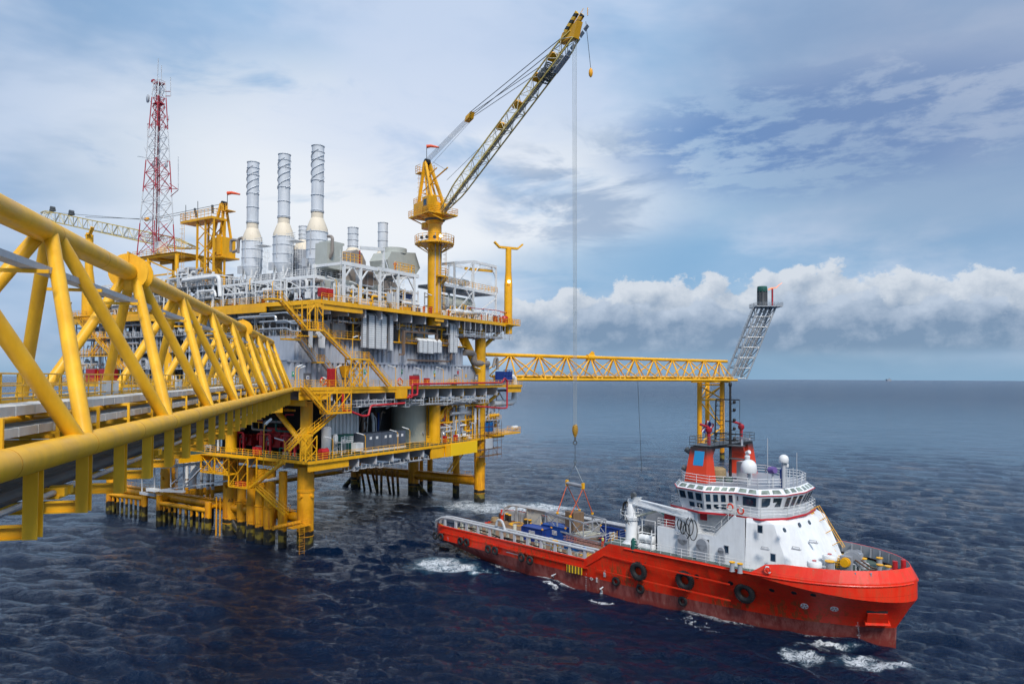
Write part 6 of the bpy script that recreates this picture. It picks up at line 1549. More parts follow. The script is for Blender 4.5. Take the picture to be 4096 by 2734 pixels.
    b=MB(P);b.box(ua+.4,ub-.5,v1-3.,v1-1.2,zl+.1,zl+.9);tag(b.build('toolbox',M['red']),'red box lying in the lower end of the hanging gallery','box')
    T=thing('landing_stairs','yellow stairs from the cellar deck down to the hanging gallery','stairs',P((-3,3,9)))
    p,q=(-4.2,v2+.2,zl+.1),(-4.2,v2-8.2,ZC-.1);flight(T,p,q,.9,WU)
    T=thing('boat_stairs','long yellow stairs descending from the gallery to the boat landing','stairs',P((-3,2,4)))
    a,b_=P.onx(c('T',670,965),-4.),P.onx(c('T',955,1225),-4.);flight(T,(-4,a[1],a[2]),(-4,b_[1],b_[2]),.8,WU)
    # stairs at the far right under the cellar deck and up the side
    T=thing('rear_stairs','slim yellow stairs below the bright yellow beam','stairs',P((44,3,6)))
    a,b_=P.ony(c('U',1320,630),4),P.ony(c('U',1195,815),4);flight(T,(b_[0],4,b_[2]),(a[0],4,a[2]),1.1)
    # far left stairs
    T=thing('corner_stairs','yellow zigzag stairs on the far left corner of the platform','stairs',P((-2,75,30)))
    w=lambda k,x,y:P.onx(c(k,x,y),-3.)
    pl=[(('A',590,1110),('A',700,1220)),(('A',770,1250),('A',900,1400))]
    land2=lambda y0,y1,z:(MB(P).box(-3.6,-2.,y0,y1,z-.2,z).rail([(-3.6,y0,z),(-3.6,y1,z)],1.1,.05,1.2).build('landing',M['yel'],T))
    a=w('A',550,1110);b_=w('A',705,1110);land2(b_[1],a[1],a[2])
    a,b_=w('A',590,1115),w('A',720,1265);flight(T,(-2.8,a[1],a[2]),(-2.8,b_[1],b_[2]),.9,WU)
    m0,m1=w('A',700,1275),w('A',850,1275);land2(m1[1],m0[1],m0[2])
    a,b_=w('A',800,1280),w('A',700,1415);flight(T,(-2.8,b_[1],b_[2]),(-2.8,a[1],a[2]),.9,WU)
    m0,m1=w('A',650,1415),w('A',860,1415);land2(m1[1],m0[1],m0[2])
    a,b_=w('A',780,1285),w('A',990,1520);flight(T,(-3.4,a[1],a[2]),(-3.4,b_[1],b_[2]),.9,WU)
stairs()
M['boomc']=paint('boom_cream_yellow',(.70,.52,.14),.5,.15)
M['yel2']=paint('crane_yellow_paint',(.86,.42,.006),.4,.18,rust=.04);M['creamy']=paint('cream_lacing',(.66,.62,.45),.5,.15)
# ---------------------------------------------------------------- top deck
def big_stack(v,label,ztop_,zplat,u=9.,spiral=True):
    T=thing('exhaust_stack',label,'exhaust stack',P((u,v,ZU)),'tall exhaust stacks')
    zb,zs,zn=51.6,57.,60.8
    r1,r0=2.0,1.15
    b=MB(P);b.lathe((u,v,zb),[(1.1,-1.6),(2.0,-.2),(r1,0),(r1,zs-zb)],28);b.build('silencer_body',M['stack'],T)
    b=MB(P);b.lathe((u,v,zs+.003),[(r1,0),(r1,.6),(1.25,2.6),(1.15,2.7),(1.15,3.7)],28);b.build('cone',M['cone'],T)
    b=MB(P);b.lathe((u,v,zn),[(r0,0),(r0,ztop_-zn)],28,cap=False);b.lathe((u,v,ztop_-1.),[(r0*.8,0),(r0*.8,.2)],16)
    b.build('flue',M['stack'],T)
    b=MB(P)
    for z in (zb+.1,zb+1.9,zb+3.7,zs-.1): b.lathe((u,v,z),[(r1,0),(r1+.1,0.02),(r1+.1,.12),(r1,.14)],28)
    for z in (zn,zn+.25,zn+3.2,zn+6.,zn+(ztop_-zn)*.78,ztop_-1.3,ztop_-.12): b.lathe((u,v,z),[(r0,0),(r0+.12,0.02),(r0+.12,.1),(r0,.12)],24)
    b.each('flange_ring',M['stack'],T)
    b=MB(P);z0,z1=zn+(5.8),ztop_-.9
    for ph in (0,2.1,4.2):
        b.pipe([(u+(r0+.1)*math.cos(ph+t),v+(r0+.1)*math.sin(ph+t),z0+(z1-z0)*t/8.2) for t in np.linspace(0,8.2,34)],.075,5)
    b.build('helical_strake',M['stack'],T)
    b=MB(P)
    for a in (.8,2.4,4.,5.5):
        x,y=u+1.7*math.cos(a),v+1.7*math.sin(a);b.bar((x,y,zplat),(x,y,zb+.8),.28)
    for a,c_ in ((.8,2.4),(2.4,4.),(4.,5.5),(5.5,.8)): b.bar((u+1.7*math.cos(a),v+1.7*math.sin(a),zplat+.1),(u+1.7*math.cos((a+c_)/2 if c_>a else a+.8),v+1.7*math.sin((a+c_)/2 if c_>a else a+.8),zb),.18)
    b.each('support_leg',M['wht'],T)
    b=MB(P);b.tube((u,v,ZU+.3),(u,v,zb-1.5),1.1,20);b.build('inlet_duct',M['lgrey'],T)
    b=MB(P);b.cage((u+1.6,v-2.,zplat),8.5,(1,0,0));b.build('caged_ladder',M['wht'],T)
    b=MB(P);b.tube((u-r1,v-.4,zb+1),(u-r1,v-.4,zs+.3),.12,8);b.cb((u-r1-.2,v+.9,zb-1.3),.5,1.,1.5);b.build('conduit',M['lgrey'],T)
    # platform round the base
    T2=thing('stack_platform','white railed steel platform under '+label.split(' exhaust')[0].replace('tall ','the ')+' stack','platform',P((u,v,zplat)),'white platforms under the stacks')
    u0,u1,v0,v1=4.6,13,v-4.1,v+4.6
    b=MB(P);b.box(u0,u1,v0,v1,zplat-.4,zplat);b.build('platform_deck',M['wht'],T2)
    b=MB(P);b.rail([(u0,v1,zplat),(u0,v0,zplat),(u1,v0,zplat)],1.15,.045,1.3);b.build('handrail',M['wht'],T2)
    b=MB(P)
    for uu in (u0+.4,u0+4.2):
        for vv in (v0+.5,v1-.5):
            b.bar((uu,vv,ZU),(uu,vv,zplat-.4),.36)
        b.bar((uu,v0+.5,ZU+.2),(uu,v0+3.2,zplat-.5),.22);b.bar((uu,v1-.5,ZU+.2),(uu,v1-3.2,zplat-.5),.22)
    b.build('support_frame',M['wht'],T2)
big_stack(26.4,'leftmost tall exhaust stack with spiral strakes',73.4,47.9)
big_stack(17.0,'middle tall exhaust stack with spiral strakes',73.5,48.0)
big_stack(7.6,'rightmost tall exhaust stack with spiral strakes, nearest the platform corner',73.6,48.1)
def small_stack(u,v,zt,zc,r,label,hood=False):
    T=thing('short_stack',label,'exhaust stack',P((u,v,ZU)),'short plain exhaust stacks')
    b=MB(P);b.lathe((u,v,zc),[(r,0),(r,zt-zc)],22,cap=False);b.lathe((u,v,zt-.8),[(r*.8,0),(r*.8,.1)],16);b.build('flue',M['stack'],T)
    b=MB(P)
    for z in np.linspace(zc+.3,zt-.1,4): b.lathe((u,v,z),[(r,0),(r+.1,.02),(r+.1,.1),(r,.12)],22)
    b.each('flange_ring',M['stack'],T)
    b=MB(P);b.lathe((u,v,zc-2.2),[(2.3,0),(2.2,.5),(r+.1,2.1),(r,2.2)],16);b.build('cone',M['cone'],T)
    b=MB(P);b.lathe((u,v,ZU),[(2.2,0),(2.4,zc-2.2-ZU)],12);b.build('base_duct',M['grey'],T)
o=pv('P',1460,300,9);small_stack(o[0],9,60.1,55.9,1.05,'short plain stack left of the brown arched duct')
o=pv('P',1800,300,9);small_stack(o[0],9,62.8,56.6,1.05,'short plain stack right of the brown arched duct')
o=pv('P',900,250,16);small_stack(o[0],16,pv('P',900,160,16)[2],57,1.,'half hidden short stack behind the right tall stack')
def turbines():
    # portal frames
    T=thing('portal_frame','long white steel portal frame with knee braces on the top deck','steel frame',P((6,-2,ZU)))
    us=[6.2,10.4,15.6,20.9,25.9];z1,z2=49.9,50.2
    b=MB(P)
    for k,u in enumerate(us):
        for v in (-2.4,5): b.bar((u,v,ZU),(u,v,z1),.42)
    b.each('post',M['wht'],T)
    b=MB(P)
    for v in (-2.4,5):
        b.bar((5.6,v,z1+.05),(14.9,v,z1+.05),.4,.7);b.bar((15.1,v,z1+.25),(27.2,v,z1+.25),.4,.7)
    for u in us: b.bar((u,-2.4,z1+.05),(u,5,z1+.05),.3,.5)
    b.build('beams',M['wht'],T)
    b=MB(P)
    for u in us:
        for s in (-1,1):
            if 6<u+s*2.2<27: b.bar((u,-2.4,z1-2.7),(u+s*2.,-2.4,z1-.3),.24)
    b.each('knee_brace',M['wht'],T)
    b=MB(P);b.rail([(5.7,-2.5,z1+.4),(10.6,-2.5,z1+.4)],1.6,.06,1.);b.rail([(20,-2.3,z2+.4),(26,-2.3,z2+.4),(26,1,z2+.4)],1.6,.06,.9);b.build('handrail',M['yel'],T)
    b=MB(P);b.bar((10.8,-1.9,z1+3.6),(17.4,-1.9,z1+4.3),.35,.6);b.bar((17.2,-1.9,z1),(17.2,-1.9,z1+4.3),.3);b.bar((17.2,-1.9,z1+3.),(18.6,-1.9,z1+.5),.2);b.build('crane_beam',M['wht'],T)
    for u in (5.0,15.9,22.): b=MB(P);b.cage((u,-2.9,ZU),9.5 if u<20 else 7,(1,0,0));b.build('caged_ladder',M['wht'],T)
    # enclosure
    T=thing('turbine_enclosure','long pale green-grey machinery enclosure behind the white portal frame','enclosure',P((12,0,ZU)))
    b=MB(P);b.box(6.5,19.8,.3,5,ZU+.6,47.5);b.build('casing',M['lgrey2'],T)
    b=MB(P)
    for u in np.arange(7.6,19.8,1.7): b.box(u-.04,u+.04,.24,.3,ZU+.8,47.3)
    b.build('panel_seam',M['grey'],T)
    b=MB(P);b.box(6.4,19.9,.1,5.1,ZU+.1,ZU+.55);b.build('skid',M['wht'],T)
    T=thing('arched_duct','brown arched intake duct with a red seam on top of the portal frame','duct',P((15,3,50)))
    b=MB(P);u0=10.5
    pr=[(u0+.2,47.5),(u0+.2,51.4),(u0+1.2,53.1),(u0+2.6,53.8),(u0+4.,53.3),(u0+5.1,51.8),(u0+5.2,47.5)]
    A=[(a,1.2,z) for a,z in pr];B_=[(a,6.,z) for a,z in pr];b.hull2(A,B_);b.build('duct_body',M['brown2'],T,sharp=50)
    b=MB(P);b.bar((13.8,1.1,50.3),(13.8,1.1,53.8),.14);b.build('red_seam',M['red'],T)
    b=MB(P);b.box(6.2,10.2,2,5,49.5,54.2);b.box(7.,10.6,2,5,54.2,54.6);b.build('hood_box',M['lgrey2'],T)
    T=thing('louvre_duct','brown louvred filter box hanging inside the portal frame','duct',P((13,-1.5,47)))
    b=MB(P);b.box(11.8,15,-1.4,.2,46.6,49.7);b.build('box',M['lgrey'],T);b=MB(P);b.box(12,13.3,-1.46,-1.4,46.9,49.5);b.box(13.45,14.8,-1.46,-1.4,46.9,49.5);b.each('louvre',M['brown'],T)
    b=MB(P);b.box(19.6,25.5,1.,4.5,46.4,48.8);b.hull2([(19.6,1,46.4),(25.5,1,46.4),(25.5,4.5,46.4),(19.6,4.5,46.4)],[(21.5,1,45.),(25.3,1,45.),(25.3,4.5,45.),(21.5,4.5,45.)]);
    T=thing('louvre_duct','brown hopper shaped duct right of the portal frame ladder','duct',P((22,1,46)));b.build('hopper',M['brown2'],T)
    b=MB(P)
    for u in np.arange(20,25.4,.7): b.box(u,u+.08,.95,1.,46.4,48.8)
    b.build('rib',M['dgrey'],T)
    # cowl hood
    T=thing('intake_hood','pale grey faceted intake hood with a round top collar','hood',P((25,1,50)))
    b=MB(P);o=pv('Q',680,470,1.5);w=5.;cx=o[0];pr=[(cx-5.4,53.2),(cx-4.2,55.),(cx+3.4,55.9),(cx+5.,52.9),(cx+3.,50.6),(cx-4.6,50.6)]
    b.hull2([(a,1.3,z) for a,z in pr],[(a,6.2,z) for a,z in pr]);b.build('hood_body',M['lgrey2'],T,sharp=10)
    b=MB(P);b.lathe((cx-.6,3.8,55.2),[(2.7,0),(2.7,1.1),(2.4,1.12)],24);b.build('collar',M['lgrey2'],T)
    T=thing('tarpaulin_stack','navy tarpaulin draped frame at the right end of the portal frame','tarpaulin',P((25,0,ZU)))
    b=MB(P);b.box(23.7,27.4,-.6,1.,44.3,46.5);b.build('tarp',M['navy'],T);b=MB(P);b.box(25,28.5,-2.,0.,ZU+.1,43.8);b.build('tarp_heap',M['navy'],T)
    b=MB(P);b.box(21.8,24,-3.2,-1.5,ZU+.1,43.4);tag(b.build('yellow_crate',M['yelr']),'yellow crate on the top deck beside the navy tarpaulin','crate')
    b=MB(P);b.box(17.8,18.9,-2.6,-2.2,44.,45.8);tag(b.build('electrical_cabinet',M['lgrey']),'small grey electrical cabinet on the portal frame post','cabinet')
    # red boxes & emergency gear near the corner
    for k,u in enumerate((-.0,1.6)):
        b=MB(P);b.box(u,u+1.2,-3.3,-2.4,ZU+.7,ZU+2.2);b.box(u-.05,u+1.25,-3.35,-2.35,ZU+1.4,ZU+1.5);b.bar((u+.6,-2.8,ZU),(u+.6,-2.8,ZU+.7),.3)
        tag(b.build('hose_box',M['red']),['left one of two red hose boxes at the top deck corner','right one of two red hose boxes at the top deck corner'][k],'hose box','red hose boxes')
    for k,(u,v) in enumerate(((6.5,11.5),(6.5,21.),(6.5,30.5))):
        T=thing('red_pump',['dark red machine under the rightmost stack platform','dark red machine under the middle stack platform','dark red machine under the leftmost stack platform'][k],'machine',P((u,v,ZU)),'red machines under the stacks')
        b=MB(P);b.box(u,u+3.4,v-1.2,v+1.2,ZU+.5,ZU+2.6);b.build('casing',M['red'],T);b=MB(P);b.lathe((u-.6,v,ZU+1.6),[(1.1,0),(1.1,.4),(.7,.5)],18,(1,0,0));b.build('fan_cover',M['dgrey'],T)
    T=thing('pale_module','large pale grey machinery housings standing behind the three stacks','housing',P((18,15,ZU)))
    b=MB(P);b.box(15,24,5.5,33,ZU,51.5);b.build('housing',M['grey'],T);b=MB(P);b.box(14.7,15,8,14,44,51);b.box(14.7,15,18,23,44,50);b.each('louvre',M['dgrey'],T)
M['brown2']=paint('brown_grey_duct',(.30,.26,.23),.5,.15);M['lgrey2']=paint('sage_grey',(.46,.48,.44),.5,.1,rust=.02);M['navy']=paint('navy_tarp',(.015,.04,.12),.7,.3)
turbines()
def right_frame():
    T=thing('vessel_frame','white braced steel tower with two levels at the right end of the top deck','steel frame',P((50,-1,ZU)))
    zc=49.6;zt=56.3;u0,um,u1=40.3,47.6,57.2;v0,v1=-2.,5.
    b=MB(P)
    for u,z in ((u0,54.9),(um,56.2),(u1,zt)):
        for v in (v0,v1): b.bar((u,v,ZU),(u,v,z),.4)
    for v in (v0,v1): b.bar((u0,v,54.9),(um,v,56.2),.35,.6);b.bar((um,v,56.2),(u1,v,zt),.35,.6);b.bar((u0-4,v,zc),(u1+.3,v,zc),.3,.6)
    for u,z in ((u0,54.9),(um,56.2),(u1,zt)): b.bar((u,v0,z),(u,v1,z),.3,.5);b.bar((u,v0,zc),(u,v1,zc),.3,.5)
    b.build('frame',M['wht'],T)
    b=MB(P);b.bar((u0,v0,ZU+1),(um,v0,zc-.3),.26);b.bar((u0,v0,zc),(um,v0,56),.26);b.bar((um,v0,ZU+1),(u1,v0,zc-1),.26);b.bar((um,v0,53),(um+3,v0,56),.2);b.bar((u1,v0,53.5),(u1-2.,v0,56),.2);b.bar((um,v0,zc-3),(um-3,v0,zc-.2),.24);b.each('brace',M['wht'],T)
    b=MB(P);b.bar((45,-1.5,54.3),(56.5,-1.5,55.2),.35,.6);b.build('hoist_beam',M['yel'],T)
    b=MB(P);b.box(u0-4,u1+.3,v0-.1,v1,zc+.3,zc+.36);b.build('floor',M['wht'],T)
    b=MB(P);b.rail([(u0-4,v0-.2,zc+.36),(u1+.4,v0-.2,zc+.36),(u1+.4,v1,zc+.36)],1.3,.05,1.3);b.build('handrail',M['yel'],T)
    for k,(ua,ub,z,r,l) in enumerate(((36.5,50,46.2,1.75,'large cream horizontal vessel inside the lower level of the white frame'),(37.5,49,51.6,.75,'slim white horizontal vessel on the upper level of the white frame'))):
        t_=thing('horizontal_vessel',l,'vessel',P((ua,1,z)),'horizontal vessels')
        b=MB(P);b.lathe((ua,.8,z),[(.05,-.8 if k==0 else -.4),(r*.7,-.5 if k==0 else -.25),(r,0),(r,ub-ua),(r*.7,ub-ua+.5),(.05,ub-ua+.8)],22,(1,0,0));b.build('shell',M['cream' if k==0 else 'wht'],t_)
        b=MB(P)
        for u in (ua+1.5,ub-1.8): b.lathe((u,.8-r,z),[(r*.4,-.35),(r*.4,0),(.05,0)],14,(0,-1,0));b.lathe((u,.8,z),[(r+.04,-.1),(r+.06,0),(r+.04,.1)],20,(1,0,0))
        b.each('nozzle',M['cream'],t_)
        b=MB(P)
        for u in (ua+2.,ub-2.): b.box(u-.3,u+.3,.2,1.4,z-r-1.2,z-r*.6)
        b.each('saddle',M['lgrey'],t_)
    for k,(u,z,l) in enumerate(((39.5,44.,1),(46.5,44.4,1.6),(42.8,44.,1.))):
        b=MB(P);b.lathe((u,-2.6,z),[(.05,-.2),(.5,0),(.62,.3),(.62,2.6),(.5,2.9),(.05,3.1)],14,(1,0,0.05));b.tube((u+.8,-2.6,ZU),(u+.8,-2.6,z),.15,8);b.tube((u+2.4,-2.6,ZU),(u+2.4,-2.6,z),.15,8)
        tag(b.build('small_vessel',M['wht']),['small white tank left in the row of equipment below the cream vessel','largest small white tank in the row, under the middle of the white frame','small white tank between two others below the cream vessel'][k],'tank','small white tanks by the rail')
    T=thing('foam_piping','dense white and red pipework with valves along the top deck rail','pipework',P((50,-3,ZU)))
    rr=random.Random(8)
    for k in range(34):
        u=37+rr.random()*23;h=.7+rr.random()*2.6;v=-3.+rr.random()*2.4
        b=MB(P);m_=rr.choice(['wht','wht','rpipe','lgrey','wht','yel'])
        L_=rr.uniform(1,4.5);b.bend([(u,v,ZU),(u,v,ZU+h),(min(61,u+L_),v,ZU+h),(min(61,u+L_),v,ZU+h*.3)],rr.uniform(.08,.2),7);b.build('pipe',M[m_],T)
    b=MB(P);b.bend([(44,-3,ZU+2.6),(56,-3,ZU+3.),(61,-3.4,ZU+2.7),(61.5,-3.4,ZU+.5)],.09,6);b.build('pipe',M['rpipe'],T)
    T=thing('boom_rest','tall tapered yellow post with a forked cradle on top at the deck edge','boom rest post',P((61,-3,40.5)))
    b=MB(P);b.lathe((61,-3.2,40.2),[(1.,0),(1.,12),(.75,15.5),(.72,21)],20);b.build('post',M['yel'],T)
    b=MB(P);e=(61,-3.2,61.2);b.bar((59,-1.9,61.4),(63,-4.5,61.4),.8,.5);b.bar((59,-1.9,61.3),(57.8,-1.1,62.6),.8,.35);b.bar((63,-4.5,61.3),(64.2,-5.3,62.6),.8,.35);b.build('cradle',M['yel'],T)
    b=MB(P);b.box(58.3,64,-4.9,-2.4,ZU-.3,ZU);b.rail([(58.3,-4.9,ZU),(64,-4.9,ZU),(64,-2.4,ZU)],1.2,.05,1.);b.build('post_platform',M['yel'],T)
    b=MB(P);b.lathe((59.5,-3.,ZU),[(.8,.2),(1.0,.5),(1.,1.4),(.7,1.9)],12);tag(b.build('fire_hose_reel',M['red']),'red hose reel in front of the forked post','hose reel')
right_frame()
# ---------------------------------------------------------------- pedestal crane
def crane():
    cu,cv=32.8,-2.2
    T=thing('pedestal_crane','tall yellow pedestal crane with raised lattice boom on the platform edge','crane',P((cu,cv,40)))
    b=MB(P);b.lathe((cu,cv,40.4),[(1.45,0),(1.45,21.6),(1.7,21.7),(1.7,22.2)],26);b.build('pedestal',M['yel2'],T)
    b=MB(P)
    for a in (3.9,4.5,5.1): b.bar((cu+1.5*math.cos(a),cv+1.5*math.sin(a),43),(cu+1.5*math.cos(a),cv+1.5*math.sin(a),60),.12)
    b.build('cable_run',M['lgrey'],T)
    b=MB(P);b.cage((cu+1.2,cv-1.7,43),6,(1,0,0));b.cage((cu+1.7,cv-1.7,51.5),9,(1,0,0));b.build('caged_ladder',M['yel2'],T)
    for z,r0,r1,a0,a1 in ((50.9,1.5,2.9,-2.2,.3),(57.9,1.5,4.2,0,6.283)):
        n=max(5,int((a1-a0)/.5));an=np.linspace(a0,a1,n)
        b=MB(P)
        for p,q in zip(an,an[1:]): b.hull2([(cu+r0*math.cos(p),cv+r0*math.sin(p),z-.3),(cu+r1*math.cos(p),cv+r1*math.sin(p),z-.3),(cu+r1*math.cos(q),cv+r1*math.sin(q),z-.3),(cu+r0*math.cos(q),cv+r0*math.sin(q),z-.3)],[(cu+r0*math.cos(p),cv+r0*math.sin(p),z),(cu+r1*math.cos(p),cv+r1*math.sin(p),z),(cu+r1*math.cos(q),cv+r1*math.sin(q),z),(cu+r0*math.cos(q),cv+r0*math.sin(q),z)])
        for p in an: b.bar((cu+1.4*math.cos(p),cv+1.4*math.sin(p),z-2.),(cu+r1*math.cos(p),cv+r1*math.sin(p),z-.3),.16)
        b.build('ring_platform',M['yel2'],T)
        b=MB(P);b.rail([(cu+r1*math.cos(p),cv+r1*math.sin(p),z) for p in an],1.5,.055,1.4);b.build('handrail',M['yel2'],T)
    b=MB(P)
    for dx,dy in ((-4.,-1.),(-4.2,.2),(-3.2,-2.4)): b.lathe((cu+dx,cv+dy,58.6),[(.12,0),(.36,.35),(.34,.4)],10,(-.6,-.6,-.4))
    b.each('floodlight',M['dgrey'],T)
    b=MB(P);b.lathe((cu-1.9,cv-3.,58.9),[(.3,0),(.34,.1)],12,(-.7,-.7,0));b.build('lit_floodlight',M['lamp'],T)
    # slewing superstructure: local frame aligned with the boom
    piv=P((cu,cv,0));tip=atY(1348,36,114.);hk=atY(1318,80,114.)
    ang=math.atan2(hk[1]-piv[1],hk[0]-piv[0])
    C=Frame(piv[0],piv[1],ang);zs=62.6
    b=MB(C);b.lathe((0,0,zs),[(2.,0),(2.2,.2),(2.2,1.)],26);b.build('slew_ring',M['dgrey'],T)
    b=MB(C);b.box(-5.,3.4,-3.6,3.6,zs+1.,zs+1.3)
    for x in (-4.5,-2,1,3): b.bar((x,0,zs),(x,3.4,zs+1.),.2);b.bar((x,0,zs),(x,-3.4,zs+1.),.2)
    b.lathe((0,0,zs-.4),[(1.6,0),(2.6,1.4)],20);b.build('machine_deck',M['yel2'],T)
    b=MB(C);b.rail([(-5,-3.6,zs+1.3),(3.4,-3.6,zs+1.3),(3.4,3.6,zs+1.3),(-5,3.6,zs+1.3)],1.2,.05,1.4,3,True);b.build('handrail',M['yel2'],T)
    b=MB(C);b.box(-4.6,.4,-2.6,2.8,zs+1.3,zs+4.2);b.box(-4.4,0,-2.7,-2.6,zs+1.6,zs+3.8);b.build('machinery_house',M['yel2'],T)
    b=MB(C);b.rail([(-4.6,-2.6,zs+4.2),(.4,-2.6,zs+4.2),(.4,2.8,zs+4.2),(-4.6,2.8,zs+4.2)],1.1,.045,1.2,3,True);b.build('roof_rail',M['yel2'],T)
    b=MB(C);z0=zs+1.5;b.hull2([(.6,-3.4,z0),(2.6,-3.4,z0),(2.6,-1.4,z0),(.6,-1.4,z0)],[(.6,-3.4,z0+3.),(3.1,-3.4,z0+3.),(3.1,-1.4,z0+3.),(.6,-1.4,z0+3.)]);cab=b.build('operator_cab',M['yel2'],T)
    b=MB(C);b.poly([(2.68,-3.2,z0+.5),(3.02,-3.2,z0+2.6),(3.02,-1.6,z0+2.6),(2.68,-1.6,z0+.5)]);b.poly([(1.,-3.43,z0+1.),(2.3,-3.43,z0+1.),(2.3,-3.43,z0+2.5),(1.,-3.43,z0+2.5)]);b.build('cab_window',M['glass'],cab)
    b=MB(C);b.lathe((-2.5,0,zs-1.2),[(1.6,0),(1.6,1.2)],10);b.build('undercarriage',M['yel2'],T)
    # A frame
    at=atY(*c('E',345,330),piv[1]);za=at[2];xa=C.inv(at)[0]
    xa=-3.6
    b=MB(C)
    for s in (-1,1):
        b.bar((-4.4,s*1.5,zs+4),(xa,s*.5,za),.5,.6);b.bar((2.0,s*1.5,zs+2),(xa+.3,s*.5,za),.5,.6);b.bar((-1.,s*1.2,zs+4.2),(xa+.2,s*.5,za-2),.35)
    for t_ in (.3,.55,.8): b.bar(lerp((2.,-1.5,zs+2),(xa+.3,-.5,za),t_),lerp((2.,1.5,zs+2),(xa+.3,.5,za),t_),.25);b.bar(lerp((-4.4,-1.5,zs+4),(xa,-.5,za),t_),lerp((-4.4,1.5,zs+4),(xa,.5,za),t_),.2)
    b.bar((-3.4,-1.,zs+7),(1.2,-1.,zs+8.3),.2);b.bar((-1,0,zs+9),(5,0,zs+10.4),.22);b.bar((-1,-.8,zs+10.2),(2,-.8,zs+10.9),.18)
    b.build('a_frame',M['yel2'],T)
    b=MB(C);b.box(xa-2.2,xa-.2,-1.5,1.5,za-2.3,za-2.15);b.rail([(xa-.2,-1.5,za-2.15),(xa-2.2,-1.5,za-2.15),(xa-2.2,1.5,za-2.15),(xa+.8,1.5,za-2.15)],1.6,.05,1.);b.cage((-4.8,-1.,zs+4),za-zs-6,(0,1,0));b.build('top_platform',M['yel2'],T)
    b=MB(C);b.lathe((xa+.2,-.5,za),[(.75,0),(.75,1.)],14,(0,1,0));b.build('sheave',M['black'],T)
    # boom
    L1=math.hypot(hk[0]-piv[0],hk[1]-piv[1]);foot=(2.9,0,zs+1.6);head=(L1,0,hk[2]);tp=C.inv(tip)
    d=nrm(sub(head,foot));up=nrm(cross((0,-1,0),d));
    if up[2]<0: up=mul(up,-1)
    def bp(s,y,h): return add(add(foot,mul(d,s)),add((0,y,0),mul(up,h)))
    BL=ln(sub(head,foot))
    def prof(s):
        k=min(1,s/7.);k2=min(1,(BL+1-s)/5.)
        return .4+.5*k*min(1,k2+.25), .35+.8*k*min(1,k2+.3)
    N=22;ch={}
    for sy in (-1,1):
        for sh in (-1,1):
            ch[sy,sh]=[bp(BL*k/N,sy*prof(BL*k/N)[0],sh*prof(BL*k/N)[1]) for k in range(N+1)]
            b=MB(C)
            for p,q in zip(ch[sy,sh],ch[sy,sh][1:]): b.bar(p,q,.2)
            b.build('boom_chord',M['boomc'],T)
    b=MB(C)
    for k in range(N):
        for a_,e_ in (((-1,1),(-1,-1)),((1,1),(1,-1)),((-1,1),(1,1)),((-1,-1),(1,-1))):
            p,q=(ch[a_][k],ch[e_][k+1]) if k%2 else (ch[e_][k],ch[a_][k+1]);b.tube(p,q,.065,5)
            if k%2==0: b.tube(ch[a_][k],ch[e_][k],.06,5)
    b.build('boom_lacing',M['creamy'],T)
    b=MB(C);b.bar(bp(1,0,-prof(6)[1]+.5),bp(BL*.92,0,-.7),.6,.1);b.build('boom_walkway',M['lgrey'],T)
    b=MB(C)
    for s in (BL*.50,BL*.62,BL*.76,BL*.86): b.hull2([bp(s,-.7,.9),bp(s+1.6,-.7,1.),bp(s+1.6,.7,1.),bp(s,.7,.9)],[bp(s+.3,-.5,1.7),bp(s+1.4,-.5,1.7),bp(s+1.4,.5,1.7),bp(s+.3,.5,1.7)])
    b.each('guide_block',M['yel2'],T)
    b=MB(C)
    for k in range(9): b.torus(bp(BL*.80+k*.33,0,-.3+.1*math.sin(k)),1.15,.12,add(d,(0,0,.25*math.sin(k*1.7))),14,5)
    b.build('coiled_line',M['wire'],T)
    b=MB(C);e=bp(BL+5.2,0,.9)
    b.hull2([bp(BL-3,-.6,1.2),bp(BL,-.6,-.8),bp(BL,.6,-.8),bp(BL-3,.6,1.2)],[bp(BL-1.6,-.6,2.),bp(BL+2,-.6,.9),bp(BL+2,.6,.9),bp(BL-1.6,.6,2.)])
    b.build('boom_head',M['yel2'],T)
    b=MB(C)
    for y in (-.6,.6): b.bar(bp(BL-1,y,1.5),tp_(tp,y),.4,.75)
    b.build('jib',M['haz3'],T)
    b=MB(C)
    for k in range(5): q0,q1=lerp(bp(BL-3.,0,-1.6),add(tp,(.3,0,-1.5)),k/5.),lerp(bp(BL-3.,0,-1.6),add(tp,(.3,0,-1.5)),(k+.8)/5.);b.bar(q0,q1,1.,.1)
    b.bar(bp(BL*.86,0,-1.8),bp(BL*.94,0,-1.8),1.1,.12);b.build('head_walkway',M['lgrey'],T)
    b=MB(C);b.tube(tp,add(tp,(0,0,1.3)),.07,5);b.tube(bp(BL-1,0,1.5),add(tp,(-1,0,1.6)),.05,5);b.build('head_mast',M['yel2'],T)
    # luffing ropes: A-frame top -> bridle block -> boom head
    bl=C.ony(c('D',395,570),0.)
    b=MB(C);top=(xa+.2,0,za+.4)
    for y in (-.6,-.35,-.1,.15,.4,.65): b.tube((top[0],y,top[2]),(bl[0],y*.9,bl[2]),.045,4)
    b.tube((top[0],.8,top[2]-1),(bl[0],.3,bl[2]-.6),.04,4);b.each('luffing_rope',M['ropeg'],T)
    b=MB(C);b.hull2([(bl[0]-.9,-.6,bl[2]-.6),(bl[0]+.6,-.6,bl[2]-.2),(bl[0]+.6,.6,bl[2]-.2),(bl[0]-.9,.6,bl[2]-.6)],[(bl[0]-.6,-.5,bl[2]+.4),(bl[0]+1.2,-.5,bl[2]+.9),(bl[0]+1.2,.5,bl[2]+.9),(bl[0]-.6,.5,bl[2]+.4)]);b.build('bridle_block',M['yel2'],T)
    b=MB(C)
